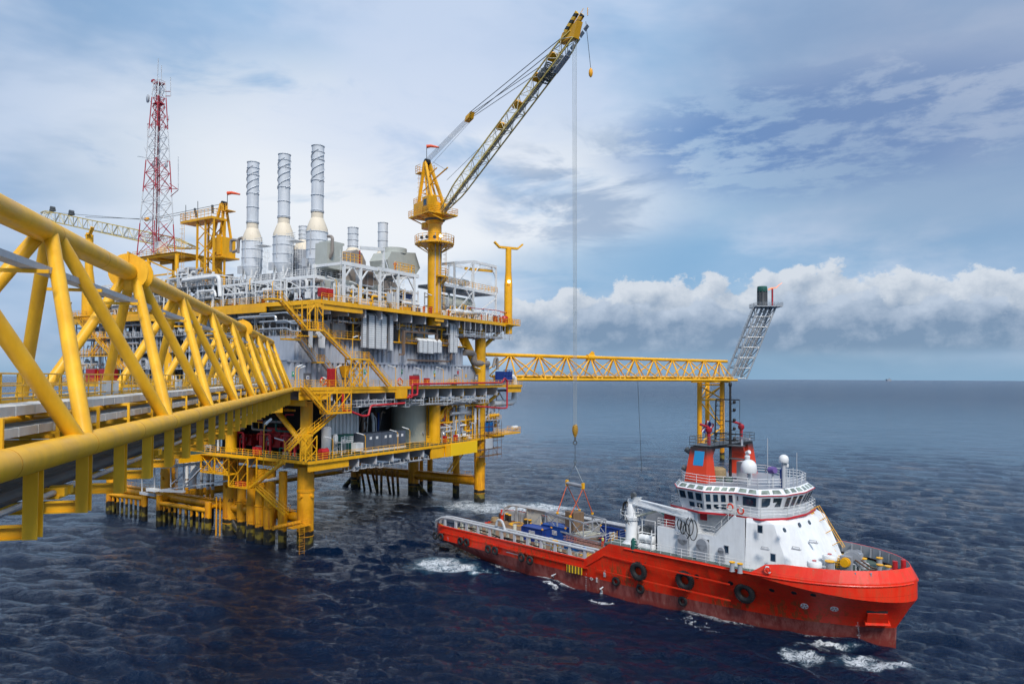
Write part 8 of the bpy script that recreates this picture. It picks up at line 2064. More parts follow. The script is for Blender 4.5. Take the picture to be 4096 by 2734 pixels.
# ---- cellar deck equipment
def cellar():
    T=thing('cellar_module','white ribbed wall module on the cellar deck left of the grey cabinets','module',P((10,3,ZC)))
    corr(T,'wall','wht',P,7.5,15.3,ZC,24.8,.95,.3,'u',3.2);b=MB(P);b.box(7.5,15.3,3.4,9,ZC,24.8);b.build('module_body',M['lgrey'],T)
    b=MB(P);b.box(15.1,15.5,2.6,3.2,ZC,24.8);b.build('corner_post',M['wht'],T)
    T=thing('pump_bay','dark recess with pipes behind the three grey cabinets','bay',P((19,6,ZC)))
    b=MB(P);b.box(15.6,27,8.9,9.1,ZC,25);b.build('backing_sheet',M['dark'],T)  # near-black backing paints the shade inside the bay
    rr=random.Random(31)
    for k in range(16):
        u=16.5+rr.random()*8.5;b=MB(P);b.bend([(u,4.5+rr.random()*3,ZC),(u,4.5+rr.random()*2,20+rr.random()*3),(u+rr.uniform(-2,2),6,22)],rr.choice([.12,.2,.3]),8);b.build('pipe',M[rr.choice(['dgrey2','brown','grey','wht','rust','blue'])],T)
    for k,(x0,x1,yb,yt,l) in enumerate(((395,545,600,450,'left dark grey cabinet of the three on the cellar deck'),(550,662,590,440,'middle dark grey cabinet of the three on the cellar deck'),(668,775,575,435,'right dark grey cabinet of the three on the cellar deck'))):
        a,e=P.ony(c('U',x0,yb),-1.2),P.ony(c('U',x1,yb),-1.2)
        T=thing('compressor_cabinet',l,'cabinet',P((a[0],-1,ZC)),'dark grey cabinets on the cellar deck');b=MB(P);b.box(a[0],e[0],-1.2,2.,ZC+.3,ZC+3.4);b.build('housing',M['slate'],T)
        w_=e[0]-a[0];b=MB(P);b.box(a[0]-.1,e[0]+.1,-1.3,2.1,ZC+.02,ZC+.28);b.build('base_frame',M['wht'],T)
        b=MB(P);b.box(a[0]+w_/2-.03,a[0]+w_/2+.03,-1.23,-1.19,ZC+.4,ZC+3.3);b.build('door_gap',M['black'],T)
        b=MB(P)
        for f_ in (.3,.7): b.box(a[0]+w_*f_-.3,a[0]+w_*f_+.3,-1.24,-1.2,ZC+2.3,ZC+2.8)
        b.each('name_plate',M['sign'],T)
    a,e=P.ony(c('U',680,400),6),P.ony(c('U',950,400),6);uc=(a[0]+e[0])/2;r=(e[0]-a[0])/2*.85
    T=thing('storage_tank','large pale cream upright tank behind the grey cabinets','tank',P((uc,6,ZC)));b=MB(P);b.lathe((uc,6,ZC+.1),[(r,0),(r,8.9),(r*.9,9.4)],32);b.build('shell',M['cream'],T)
    b=MB(P);q=P.ony(c('U',930,390),4);b.lathe((uc+r*.55,6-r*.84,20.2),[(.62,0),(.62,.3),(.5,.34)],16,(.45,-.9,0));b.lathe((uc-r*.1,6-r,17.4),[(.3,0),(.3,.15)],12,(0,-1,0));b.build('manhole',M['lgrey'],T)
    q=P.ony(c('U',1310,220),0);T=thing('round_ended_tank','white round-ended tank under the main deck between yellow braces','tank',P((q[0],6,20)))
    b=MB(P);b.lathe((q[0],-.4,q[2]),[(.05,-.9),(1.4,-.6),(2.3,0),(2.4,.2),(2.4,5)],26,(-.1,1,0));b.build('shell',M['wht'],T)
    # white water maker unit with stairs
    T=thing('white_skid','white piped skid with upright filter vessels on the near cellar deck','skid',P((6,0,ZC)))
    for k,(u,h,r) in enumerate(((5.6,4.6,.9),(7.8,3.,.5),(9.8,1.8,.4))): b=MB(P);b.lathe((u,1.,ZC+.3),[(.3,-.2),(r,0),(r,h),(r*.6,h+.35),(.05,h+.4)],16);b.build('filter_vessel',M['wht'],T)
    b=MB(P)
    for u in (6.8,9.4):
        for v in (-1.6,.2): b.bar((u,v,ZC),(u,v,ZC+3.3),.12)
    b.box(6.6,9.6,-1.7,.3,ZC+2.2,ZC+2.28);b.rail([(6.6,-1.7,ZC+2.3),(9.6,-1.7,ZC+2.3)],1.,.05,.8);b.build('frame',M['wht'],T)
    b=MB(P);b.box(9.9,11.8,-2.2,-1.,ZC+.5,ZC+2.);b.each('control_panel',M['wht'],T)
    b=MB(P);b.box(8.5,12.5,1.,2.8,ZC+.2,ZC+3.4);b.build('green_box',M['teal'],T)
    b=MB(P)
    for k in range(6): b.bend([(5+k*.8,-.5,ZC+.2),(5+k*.8,-.5,ZC+.9+.3*k),(6.+k*.9,-.5,ZC+.9+.3*k),(6+k*.9,-.5,ZC+.2)],.07,6)
    b.build('pipe',M['wht'],T)
    T=thing('fire_cabinet','red domed fire equipment cover by the cellar deck stairs','cabinet',P((0,-2.6,ZC)));o=P.onz(c('T',1100,665),ZC);b=MB(P);b.lathe((o[0]-.8,-2.6,ZC+1.2),[(.6,0),(.6,1.6)],14,(1,0,0));b.box(o[0]-.8,o[0]+.8,-3.1,-2.,ZC+.5,ZC+1.2);b.build('cover',M['red'],T);b=MB(P);b.box(o[0]-.7,o[0]+.7,-3.,-2.1,ZC,ZC+.48);b.build('stand',M['rpipe'],T)
    # red pump machinery, left half of the cellar
    for k,(v,l,w_) in enumerate(((6.5,'red fire pump unit nearest the corner stairs on the cellar deck',3.6),(13,'largest bright red pump engine in the shade of the cellar deck',5.),(20.5,'red pump unit farthest left on the cellar deck',4.))):
        T=thing('fire_pump',l,'pump',P((3,v,ZC)),'red pumps on the cellar deck')
        b=MB(P);b.box(3.2,6.4,v-w_/2,v+w_/2,ZC+1.,ZC+3.4 if k==1 else ZC+2.4);b.box(3.6,6.,v-w_/2+.4,v+w_/2-1,ZC+3.41 if k==1 else ZC+2.41,ZC+4.6 if k==1 else ZC+3.);b.build('engine_casing',M['red'],T)
        b=MB(P);b.lathe((2.2,v+1.2,ZC+.6),[(.5,0),(.55,.2),(.55,2.4),(.4,3.),(.4,3.6)],16);b.lathe((2.,v-1.4,ZC+.6),[(.3,0),(.3,2.),(.45,2.1),(.45,2.6)],14);b.each('vertical_pump',M['rpipe'],T)
        b=MB(P);b.lathe((2.2,v+1.2,ZC),[(.6,0),(.6,.55)],14);b.lathe((2.,v-1.4,ZC),[(.4,0),(.4,.55)],14);b.lathe((3.,v,ZC+2.2),[(.9,0),(.9,.3),(.6,.35)],18,(-1,0,0));b.each('pump_base',M['silver'],T)
        b=MB(P);b.bend([(1.,v-2.5,ZC),(1.,v-2.5,ZC+3.6),(1.,v+1.,ZC+3.6),(1.,v+1.,ZC+2.4)],.16,8);b.bend([(1.4,v-1.,ZC),(1.4,v-1.,ZC+2.3),(2.6,v-1.,ZC+2.3)],.13,8);b.each('discharge_pipe',M['rpipe'],T)
        b=MB(P);b.bend([(.6,v-3.2,ZC+4.4),(.6,v+2.,ZC+4.4),(.6,v+2.,ZC+6.5)],.2,8);b.bend([(.3,v-1.,ZC),(.3,v-1.,ZC+1.4),(.3,v+.6,ZC+1.4),(.3,v+.6,ZC)],.12,7);b.each('grey_pipe',M['teal' if k==0 else 'dgrey2'],T)
    T=thing('cellar_backdrop','shade-coloured inner bulkhead behind the red pumps','wall',P((7.2,15,ZC)))
    b=MB(P);b.box(7.2,7.4,4,30,ZC,25.2);b.build('backdrop',M['dark'],T)  # near-black sheet placed where the cellar interior is only shade
    rr=random.Random(9)
    for k in range(18):
        v=2+rr.random()*24;b=MB(P);u=rr.uniform(-1.5,2.5);zz=rr.uniform(21,24.6);dd=rr.uniform(2,7);b.bend([(u,v,zz),(u,v+dd,zz),(u,v+dd,zz-1.2)],rr.choice([.08,.14,.22]),7);b.build('pipe',M[rr.choice(['dgrey2','wht','lgrey','yel','dark','rpipe'])],T)
    rack('pipe rack at the left end of the cellar deck, behind the bridge hangers',-1.8,5,24,29.5,ZC,25,(18.6,22,24.6),71,20,2,'dark')
    rack('pipe rack around the yellow column at the right part of the cellar deck',35.5,46,-1.2,3.5,ZC,24.6,(19.6,23.4),72,30,3,None,'v','yel',False,['wht','yel','lgrey','wht','silver','red'])
    rack('small vessel and valve skid right of the bright yellow beam',46.5,52,-1.,4,ZC,24.,(19.8,23.),73,22,2,None,'v','yel',False,['wht','yel','lgrey','wht','silver','red'])
    rack('white and grey valve rack behind the corner leg on the cellar deck',54.8,61,-.8,5,ZC,23,(19.2,22.4),74,16,1,None,'v','lgrey',True,['wht','yel','lgrey'])
    
    T=thing('cellar_backing','shade-coloured dark background sheet across the middle of the cellar deck','module',P((30,14,ZC)));b=MB(P);b.box(8,50,12.,13,ZC,25.2);b.build('backing_plane',M['dgrey'],T)  # dark grey background sheet, shade of the deck interior put into its colour
    o=P.ony(c('U',1560,380),-1);T=thing('blue_skip','bright blue skip container near the right end of the cellar deck','container',P((o[0],-1,ZC)));b=MB(P);b.box(o[0]-1.8,o[0]+2.6,-1.2,1.4,ZC+1.2,ZC+3.4);b.build('skip_body',M['lblue'],T)
    b=MB(P)
    for k in range(7): b.box(o[0]-1.6+k*.62,o[0]-1.5+k*.62,-1.26,-1.2,ZC+1.2,ZC+3.4)
    b.build('skip_rib',M['blue'],T)
    # helidrop-like cantilever at far right
    T=thing('cantilever_platform','small yellow railed platform sticking out at the right end of the cellar deck','platform',P((64,0,ZC)))
    b=MB(P);b.box(56,67.5,-3,1,ZC+.2,ZC+.6);b.build('platform_deck',M['yel'],T);b=MB(P);b.rail([(56,-3,ZC+.6),(67.5,-3,ZC+.6),(67.5,1,ZC+.6)],1.15,.045,1.3);b.build('handrail',M['yel'],T)
    b=MB(P);b.lathe((65.2,-2.,ZC+1.6),[(.3,0),(.5,.1),(.5,2.1),(.3,2.2)],14,(1,0,0));tag(b.build('life_raft',M['wht']),'white life raft canister on the outermost small yellow platform','life raft')
    # scaffolding round the corner leg
    T=thing('scaffold','thin steel scaffolding with boards wrapped round the far corner leg','scaffold',P((53,-2,11)))
    b=MB(P);us=np.linspace(49.3,58.5,6)
    for u in us:
        for v in (-3.,-1.8): b.tube((u,v,10.2),(u,v,19),.05,5)
    for z in (11,12.6,14.4,16,17.8):
        for v in (-3.,-1.8): b.tube((49,v,z),(58.8,v,z),.05,5)
    b.tube((50,-3,11),(55,-3,15),.05,5);b.tube((57,-3,11),(52,-3,16),.05,5);b.build('tubes',M['rust'],T)
    b=MB(P);b.box(49.2,58.6,-3,-1.8,11.02,11.1);b.box(49.2,58.6,-3,-1.8,12.62,12.7);b.build('boards',M['wood'],T)
    b=MB(P);b.box(51.5,54.5,-3.1,-3.05,12.8,15.2);b.build('sheeting',M['lgrey'],T)
    # white overboard pipe, big white riser frame on the left
    a,e=P.onx(c('T',690,905),-3.4),pv('T',1480,775,-3.);b=MB(P);b.tube((-3.6,a[1],a[2]),(e[0],-3.2,e[2]),.3,10);tag(b.build('overboard_pipe',M['wht']),'slanting white overboard pipe under the cellar deck corner','pipe')
    a,e=P.onx(c('B',1265,915),-6),P.onx(c('B',1570,885),-2.);b=MB(P);b.tube(a,e,.28,10);tag(b.build('overboard_pipe',M['wht']),'short white drain pipe sticking out left of the hanging gallery','pipe')
    T=thing('hose_station','pale grey cantilever frame with an outlet hanging above the riser guards','frame',P((-6,30,9)))
    f=lambda x,y,u=-6.:P.onx(c('B',x,y),u)
    b=MB(P)
    for x,y0,y1 in ((1112,810,1110),(1210,815,1120),(1338,840,1070),(1437,850,1095)): b.tube(f(x,y0),f(x,y1),.14,8)
    b.bar(f(1100,1115),f(1215,1135),.4,.5);b.bar(f(1150,1095),f(1445,1105),.4,.4);b.bar(f(1215,1100),f(1790,1020,-3.),.3,.3);b.bar(f(1340,1050),f(1440,960),.2);b.bar(f(1445,1060),f(1570,925),.2);b.build('frame',M['lgrey'],T)
    b=MB(P);p=f(1190,1090);b.cb(add(p,(-.5,-1.2,-.1)),1.2,2.8,.5);b.build('outlet_box',M['wht'],T)
    T=thing('riser_bend','thick white riser pipe curving up beneath the cellar deck','pipe',P((-3,28,9)));b=MB(P);b.bend([f(1510,1080,-2.5),f(1510,960,-2.5),f(1600,880,-1.)],.62,14,2.5);b.build('pipe',M['wht'],T)
M['slate']=paint('slate_cabinet',(.10,.12,.16),.4,.12)
cellar()
# ---- top deck clutter
lt=(45.2,47.9,50.)
for k,(a,l) in enumerate((((3.2,14,30.8,38.5,ZU,50.5),'white pipework and walkways between the leftmost stack and the gallery tower'),((3.,14,39,46,ZU,52.),'grey and white process pipework at the foot of the gallery tower'),((2.5,12,46.5,54,ZU,50.),'pipework under the right half of the radio mast frame'),((2.5,12,62,74,ZU,49.),'low pipework at the far left end of the top deck'),((14,22,-1.,34,ZU,46.),'x'))):
    if l!='x': rack(l,a[0],a[1],a[2],a[3],a[4],a[5],lt,90+k,26,3,'grey' if k<2 else None,'u','wht',True,['wht','wht','lgrey','silver','grey','brown2'],'process_skid')
for k,(v,l) in enumerate(((3.4,'valves and pipes at the foot of the rightmost stack'),(12.,'valves and pipes between the right and middle stacks'),(21.5,'valves and pipes between the middle and left stacks'))):
    rack(l,1.6,12,v-3,v+4.,ZU,47.2,(45.4,47.),110+k,18,1,None,'u','wht',False,['wht','grey','lgrey','brown2','silver'],'process_skid')
rack('pipework and rails in front of the pale green-grey enclosure',5.5,20,-1.9,.2,ZU,46.4,(44.,45.8),120,14,0,None,'v','wht',False,['wht','grey','lgrey','yel'],'process_skid')
rack('pipes and trays at the right end of the portal frame',20.5,29,-1.,4,ZU,47.5,(45.,47.),121,22,1,'dgrey','v','wht',False,['wht','grey','lgrey','dgrey2','yel'],'process_skid')
rack('small bore pipework left of the cream vessel',34.8,39.5,-1.,4,ZU,48,(45.,47.),122,14,1,None,'v','wht',True,['wht','lgrey','yel','wht'],'process_skid')
T=thing('steam_pipe_loop','big white insulated pipe bending down to the deck left of the stacks','pipe',P((3,32,46)))
f=lambda x,y,u=2.6:pu('A',x,y,u)
b=MB(P);b.bend([f(1435,825),f(1715,790),f(1725,950)],.42,14,1.);b.build('pipe',M['wht'],T);b=MB(P);b.bend([f(1560,910),f(1680,900),f(1690,950)],.22,10,.5);b.build('branch_pipe',M['wht'],T)
b=MB(P);b.bend([f(1450,800,6.),f(1455,735,6.),f(1600,740,6.)],.45,12,1.2);tag(b.build('grey_duct',M['grey']),'thick grey bent duct between the second crane and the stacks','duct')
f=lambda x,y,u=7.:pu('P',x,y,u)
for pts,l in (([(65,450),(68,310),(150,315),(150,460)],'brown-grey bent exhaust pipe left of the leftmost stack'),([(195,290),(155,300),(150,430),(90,450)],'second brown-grey bent exhaust pipe, touching the leftmost stack'),([(1175,270),(1225,275),(1225,460),(1170,560)],'brown-grey bent exhaust pipe right of the rightmost stack')):
    b=MB(P);b.bend([f(*q) for q in pts],.3,10,.7);tag(b.build('exhaust_pipe',M['brown2']),l,'pipe','bent exhaust pipes by the stacks')
for k,v in enumerate((12.4,21.8)):
    T=thing('scaffold_tower',['white caged ladder tower between right and middle stack','white caged ladder tower between middle and left stack'][k],'ladder',P((7,v,ZU)))
    b=MB(P);b.cage((7,v,47.9),8.5,(0,1,0),.7);b.cage((8.4,v-1.2,47.9),7,(0,1,0),.7);b.build('caged_ladder',M['wht'],T)
    b=MB(P);b.rail([(6.6,v-1.5,55.6),(6.6,v+1.,55.6)],1.3,.05,.6);b.box(6.6,9,v-1.5,v+1,55.5,55.6);b.build('top_platform',M['wht'],T)
# big beams at left of the cellar level under the main deck (bridge landing)
T=thing('bridge_landing','yellow box beams under the main deck where the bridge lands','beam',P((-4,5,25)))
b=MB(P);b.bar((-4.6,1,24.),(-2.5,30,22.6),.5,1.2);b.bar((-2.4,-2.5,25),(-2.4,26,25.),.5,1.);b.bar((-4.6,0,25.5),(-4.6,12,25.5),.4,1.);b.build('beam',M['yel'],T)
b=MB(P)
for v in np.arange(2,28,3.): b.bar((-4.4,v,24.9),(2,v,24.9),.25,.4)
b.build('cross_beam',M['yel'],T)
# left cellar fringe seen through the bridge hangers
T=thing('lower_gallery','yellow beam and rails of the cellar deck extension left of the hanging gallery','deck',P((-8,26,ZC)))
b=MB(P);b.box(-9.5,-3.2,22,46,ZC-.35,ZC-.05);b.build('deck_plate',M['green'],T)
b=MB(P);b.bar((-9.5,21.8,ZC-.7),(-3,21.8,ZC-.7),.4,1.3);b.bar((-9.5,22,ZC-.3),(-9.5,46,ZC-.3),.25,.5);b.build('edge_beam',M['yel'],T)
b=MB(P);b.rail([(-9.5,22,ZC),(-9.5,46,ZC)],1.1,.045,1.6);b.build('handrail',M['yel'],T)
# red containers seen far left at main deck level, blue wall
o=P.onx(c('B',740,230),-3.);o2=P.onx(c('B',670,230),-3.);b=MB(P);b.box(-3,-.6,o[1],o2[1],ZM+.2,ZM+3.2);tag(b.build('red_container',M['red']),'dark red container at the far left edge of the main deck','container')
o=P.onx(c('B',835,225),-3.);o2=P.onx(c('B',775,225),-3.);b=MB(P);b.box(-3,-.6,o[1],o2[1],ZM+.2,ZM+3.2);tag(b.build('red_container',M['red']),'second dark red container, partly behind yellow braces','container')
o=pv('R',955,1145,-3.4);b=MB(P);b.box(o[0]-1.,o[0]+.6,-3.4,-2.7,ZM+.1,ZM+3.2);tag(b.build('fire_cabinet',M['red']),'tall red cabinet at the foot of the grey stairs','cabinet')
o=pv('R',1100,1070,-1.2);b=MB(P);b.hull2([(o[0]-.3,-1.5,ZM+1.6),(o[0]+.3,-1.5,ZM+1.6),(o[0]+.3,-.9,ZM+1.6),(o[0]-.3,-.9,ZM+1.6)],[(o[0]-.9,-1.9,ZM+3.8),(o[0]+.9,-1.9,ZM+3.8),(o[0]+.9,-.5,ZM+3.8),(o[0]-.9,-.5,ZM+3.8)]);tag(b.build('orange_hopper',M['yelr']),'small orange hopper standing left of the stair tower','hopper')
for k,(kk,x,y,l) in enumerate((('R',1840,1155,'red and white lifebuoy right of the lowest stair flight'),('R',815,1150,'red lifebuoy on the wall left of the tall red cabinet'),)):
    o=pv(kk,x,y,-3.8);b=MB(P);b.torus((o[0],-3.75,o[2]),.62,.17,(0,1,0),20,8);tag(b.build('lifebuoy',M['buoy']),l,'lifebuoy','lifebuoys on the platform')
for k,x,l in ((0,500,'left red fire box on the main deck by the double door'),(1,550,'right red fire box on the main deck by the double door'),(2,690,'black and red wheeled extinguisher leaning by the lamp post')):
    o=pv('S',x,1150,-2.6);b=MB(P);b.box(o[0]-.55,o[0]+.55,-3.,-2.2,ZM+.1,ZM+2.1 if k<2 else ZM+1.6);tag(b.build('fire_box',M['red']),l,'fire box','red fire boxes on the main deck')
for kk,x,y,l,z in (('T',655,590,'left red box behind the cellar deck rail',ZC),('T',690,590,'right red box behind the cellar deck rail',ZC),('U',1155,520,'red cabinet behind the rail left of the yellow beam',ZC),('U',1260,480,'taller red cabinet above the bright yellow beam',ZC),('Q',1015,1040,'red extinguisher box at the crane foot',ZU),('Q',1825,1200,'red flag-like banner on the right top deck rail',ZU)):
    o=pv(kk,x,y,-3.) if kk!='T' else P.onx(c(kk,x,y),-2.2);b=MB(P);b.box(o[0]-.35,o[0]+.35,o[1]-.35,o[1]+.35,z+.2,z+1.6);tag(b.build('red_box',M['red']),l,'box','small red boxes by the rails')
b=MB(P);o=P.onz(c('U',905,500),ZC);b.bar((29,-3.4,ZC),(29,-3.4,ZC+2.2),.12);b.bar((30.2,-3.4,ZC),(30.2,-3.4,ZC+2.2),.12);b.bar((29,-3.4,ZC+2.),(30.2,-3.4,ZC+2.),.12);b.box(29.1,29.5,-3.6,-3.3,ZC+.8,ZC+1.7);b.box(29.7,30.1,-3.6,-3.3,ZC+.8,ZC+1.7);tag(b.build('switch_frame',M['yel']),'yellow frame with two small switch boxes in front of the cream tank','frame')
# ---------------------------------------------------------------- lamp posts
def lamp_proto(h,arm,mm,label,loc,rz,grp='lamp posts along the decks'):
    T=thing('lamp_post',label,'lamp post',loc,grp,rz)
    b=MB();b.pipe([(0,0,0),(0,0,h-.35),(.12,0,h-.08),(.5,0,h+.06)],.06,6);b.build('pole',M[mm],T)
    b=MB();b.bar((.3,0,h+.06),(.3+arm,0,h+.42),.34,.12);l=b.build('lamp_housing',M['wht'],T)
    b=MB();b.bar((.4,0,h+.0),(.2+arm,0,h+.33),.22,.06);b.build('fluorescent_tube',M['cream'],l)
    return T
first={}
def lamp(k,x,yb,yt,side,z,label,v=-4.2,mm='yel'):
    o=pv(k,x,yb,v);top=pv(k,x,yt,v);h=max(1.8,top[2]-z)
    loc=P((o[0],v,z));rz=R_(58.5)+(math.pi if side<0 else 0)-(.5 if side<0 else -.2)
    key=mm
    if key not in first:
        first[key]=(lamp_proto(h,1.35,mm,label,loc,rz),h);return
    T0,h0=first[key];T=dup(T0,loc,rz,label);T.scale=(1,1,h/h0)
lamp('R',440,1215,960,1,ZM,'lamp post nearest the end of the link bridge',-4.2)
for a in (('R',480,1215,975,1,ZM,'lamp post second from the end of the link bridge'),('R',975,1215,965,1,ZM,'lamp post between the red cabinet and the grey stairs'),('R',1200,830,565,1,33.2,'lamp post standing on the stair tower landing'),
 ('S',275,1245,965,-1,ZM,'lamp post at the foot of the lowest stair flight'),('S',620,1205,990,-1,ZM,'lamp post right of the double door with two signs'),('S',912,1195,985,-1,ZM,'lamp post in front of the middle of the blue-grey wall'),('S',1170,1195,990,-1,ZM,'lamp post by the door with small steps'),('S',1418,1195,985,-1,ZM,'lamp post at the right end of the blue-grey building'),
 ('P',540,1000,780,1,ZU,'lamp post at the top of the zigzag stairs'),('P',280,1040,835,1,ZU,'lamp post below the leftmost stack on the top deck edge'),('P',1270,985,765,-1,ZU,'lamp post in front of the right stack platform ladder'),('P',1520,1010,820,-1,ZU,'lamp post in front of the pale enclosure'),('Q',1040,1095,885,-1,ZU,'lamp post left of the pedestal crane foot'),
 ('U',388,640,455,-1,ZC,'lamp post left of the three dark cabinets'),('U',702,600,425,-1,ZC,'lamp post before the right dark cabinet'),('U',818,585,400,-1,ZC,'lamp post before the cream tank'),('U',1215,545,370,-1,ZC,'lamp post behind the left end of the bright yellow beam'),('U',1460,520,350,-1,ZC,'lamp post above the right end of the bright yellow beam'),('U',75,690,490,-1,ZC,'lamp post beside the white filter skid'),
 ('T',940,680,510,-1,ZC,'lamp post at the cellar deck corner by the stairs'),('T',735,620,360,1,ZC,'lamp post in front of the big red pump')):
    lamp(*a)
for k,x,y,u in (('A',555,1110,-2.6),('B',765,230,-4.),('A',1475,990,-1.6)):
    o=P.onx(c(k,x,y),u);T0,h0=first['yel'];T=dup(T0,P((u,o[1],ZU if k=='A' else ZM)),R_(-60),{555:'lamp post on the far left corner of the top deck',765:'lamp post beside the dark red containers',1475:'lamp post by the white steam pipe on the top deck'}[x]);T.scale=(1,1,3./h0)
# lit floodlight on the forked post
b=MB(P);b.lathe((60.,-4.,53.),[(.3,0),(.4,.3),(.38,.4)],10,(-.8,-.5,-.3));b.tube((60.9,-3.3,53.1),(60.,-4,53.),.06,5);tag(b.build('floodlight',M['lamp']),'lit floodlight on a bracket of the forked yellow post','floodlight')
# ---------------------------------------------------------------- people
def person(name_label,loc,rz,pose,vest=False):
    T=thing('person',name_label,'person',loc,None,rz)
    def skin(name,verts,edges,rad,mm,par,sub_=1):
        import bmesh
        bm=bmesh.new();ly=bm.verts.layers.skin.verify();vs=[bm.verts.new(v) for v in verts]
        for a,b in edges: bm.edges.new((vs[a],vs[b]))
        for i,v in enumerate(vs): v[ly].radius=(rad[i],rad[i]);v[ly].use_root=(i==0)
        me=bpy.data.meshes.new(name);bm.to_mesh(me);bm.free();me.materials.append(M[mm])
        o=bpy.data.objects.new(name,me);COL.objects.link(o);o.parent=par
        o.modifiers.new('skin','SKIN').use_smooth_shade=True;o.modifiers.new('sub','SUBSURF').levels=sub_;o.modifiers['sub'].render_levels=sub_
        return o
    la,ra=pose
    V=[(0,0,.95),(0,0,1.15),(0,0,1.38),(0,0,1.5),(-.1,0,.9),(-.12,.02,.5),(-.13,0,.1),(-.14,.14,.04),(.1,0,.9),(.12,.03,.5),(.14,-.02,.1),(.15,.12,.04),(-.2,0,1.4),la[0],la[1],(.2,0,1.4),ra[0],ra[1]]
    E_=[(0,1),(1,2),(2,3),(0,4),(4,5),(5,6),(6,7),(0,8),(8,9),(9,10),(10,11),(2,12),(12,13),(13,14),(2,15),(15,16),(16,17)]
    Rr=[.15,.14,.17,.07,.11,.085,.07,.055,.11,.085,.07,.055,.08,.06,.05,.08,.06,.05]
    body=skin('body',V,E_,Rr,'cover',T)
    hd=MB();hd.lathe((0,.01,1.5),[(.05,0),(.075,.04),(.095,.12),(.1,.17),(.08,.24),(.02,.27)],12);hd.tube((0,.1,1.6),(0,.13,1.6),.015,5)
    hd=hd.build('head',M['skin'],T)
    hm=MB();hm.lathe((0,0,1.68),[(.15,0),(.13,.02),(.125,.07),(.08,.13),(.01,.15)],14);hm.build('helmet',M['shipw'],T)
    for w_,e in ((la[1],la[0]),(ra[1],ra[0])):
        d=nrm(sub(w_,e));hh=MB();a=nrm(cross(d,(0,1,.1)));hh.pipe([w_,add(w_,mul(d,.09))],.04,6,.035)
        for q in (-1.5,-.5,.5,1.5): hh.pipe([add(w_,add(mul(d,.08),mul(a,q*.018))),add(w_,add(mul(d,.16),mul(a,q*.022)))],.011,5,.008)
        hh.pipe([add(w_,add(mul(d,.03),mul(a,.035))),add(w_,add(mul(d,.09),mul(a,.07)))],.012,5,.009)
        hh.build('hand',M['skin'],T)
    if vest:
        v_=MB();v_.lathe((0,0,1.02),[(.19,0),(.2,.2),(.23,.36),(.12,.47)],14);v_.build('vest',M['vest'],T)
    return T
M['spray']=paint('spray_water',(.62,.66,.70),.35,.3,sc=3.)
M['vest']=paint('reflective_vest',(.55,.60,.20),.6,.1)
dn=(((-.26,.03,1.15),(-.27,.1,.9)),((.26,.03,1.15),(.27,.1,.9)))
fw=(((-.24,.15,1.2),(-.18,.4,1.15)),((.24,.15,1.2),(.18,.4,1.15)))
pt_=(((-.26,.03,1.15),(-.27,.1,.9)),((.45,.05,1.45),(.72,.1,1.5)))
hp=(((-.32,.0,1.2),(-.18,.1,1.02)),((.32,.0,1.2),(.2,.12,1.02)))
def pp(k,x,y,z,v,label,rz,pose): 
    o=pv(k,x,y,v);person(label,P((o[0],v,z)),rz,pose)
pp('Q',928,1070,ZU,-3.3,'person in red overalls and white helmet standing left of the crane foot',R_(150),dn)
pp('Q',1235,1150,ZU,-2.8,'person in red overalls near the small white tanks, right of the crane',R_(130),fw)
pp('Q',1652,1205,ZU,-3.,'person in red overalls bending to the pipework at the middle of the right rail',R_(60),fw)
pp('Q',1892,1238,ZU,-3.2,'left one of two people in red overalls beside the forked post',R_(160),hp)
pp('Q',1916,1240,ZU,-3.0,'right one of two people in red overalls beside the forked post',R_(200),dn)
o=pv('Q',565,545,-1.6);person('person in orange-red overalls on the yellow railed roof of the portal frame',P((o[0],-1.6,50.65)),R_(180),hp)
o=sz('F',2045,690,2.62);person('person in red overalls, white helmet and reflective vest pointing across the ship deck',SH((o[0],o[1],2.62)),R_(200),pt_,True)
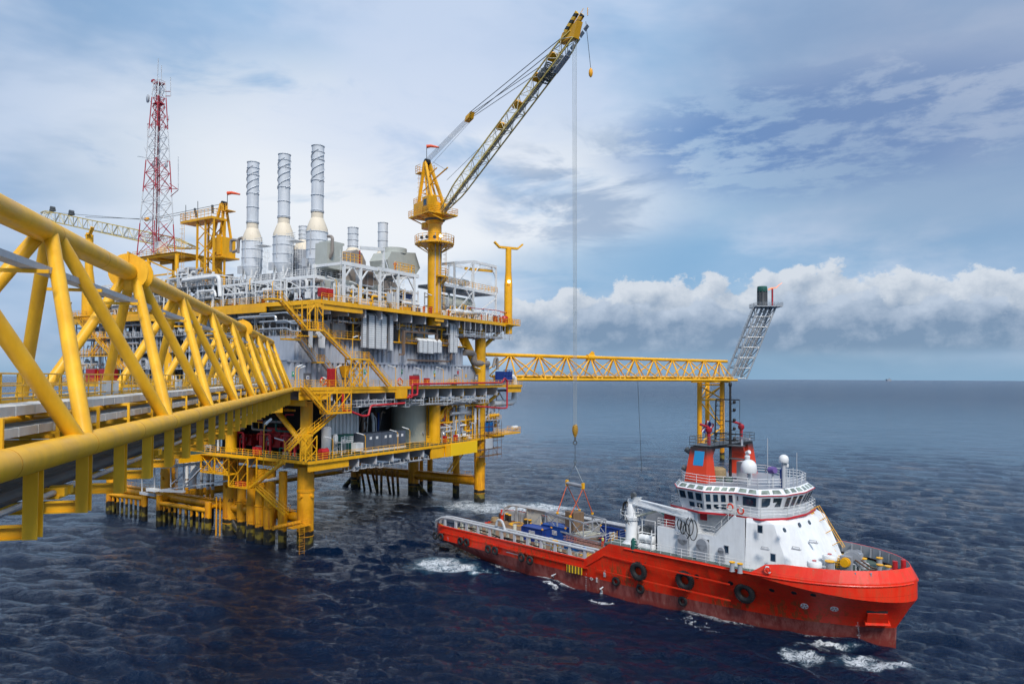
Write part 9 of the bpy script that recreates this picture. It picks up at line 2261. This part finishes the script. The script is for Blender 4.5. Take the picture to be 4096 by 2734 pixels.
o=sz('F',1740,640,2.62);person('person in red overalls seen from the waist up behind the near crash rail',SH((o[0],o[1],2.62)),R_(160),hp)
# ship flag, lifebuoys and small gear
T=thing('ship_flag','small striped red, white and blue flag fluttering behind the funnel','flag',SH((-20,3,22)))
a=SH.ony(c('h',688,385),4.5);e=SH.ony(c('h',625,515),4.5);b0=SH.ony(c('h',775,180),4.5)
b=MB(SH);b.tube(b0,e,.02,4);b.build('halyard',M['wire'],T)
M['navyf']=paint('flag_blue',(.03,.05,.28),.7,.05)
n=8
for mm,w0,w1 in (('red',0,.167),('sign',.167,.333),('navyf',.333,.667),('sign',.667,.833),('red',.833,1.)):
    b=MB(SH)
    for k in range(n):
        def q(s,w):
            p=lerp(a,e,s);return (p[0]+(w-.5)*.95+.1*math.sin(s*6),p[1]+.18*math.sin(s*7+w*3),p[2]-(w-.5)*.45)
        b.poly([q(k/n,w0),q((k+1)/n,w0),q((k+1)/n,w1),q(k/n,w1)])
    b.build('stripe',M[mm],T)
for kk,x,y,b_,l in (('h',918,1358,7.4,'orange lifebuoy on the bridge deck rail, left of its neighbour'),('h',1038,1400,7.35,'red and white lifebuoy on the bridge deck rail, right of the orange one'),('J',162,522,9.2,'red and white lifebuoy on the foredeck rail near the bow bulwark')):
    o=SH.ony(c(kk,x,y),b_);b=MB(SH);b.torus((o[0],o[1]+.1,o[2]),.36,.1,(0,1,0),20,8);tag(b.build('lifebuoy',M['buoy']),l,'lifebuoy','lifebuoys on the ship')

# cooling water running out of the hull side
for k,(p0,p1,l) in enumerate((((1522,990),(1500,1052),'small jet of water pouring from the hull under the striped marker'),((2052,1135),(2030,1212),'small jet of water pouring from the hull left of the first small tyre'))):
    a=SH.ony(c('F',*p0),8.95);e=SH.onz(c('F',*p1),.1)
    b=MB(SH);b.pipe([a,(a[0]*.6+e[0]*.4,a[1]+.35,a[2]*.8),(e[0]*.8+a[0]*.2,e[1]*.85+a[1]*.15,a[2]*.4),e],.07,7,.22);tag(b.build('water_jet',M['spray']),l,'water jet','cooling water jets')
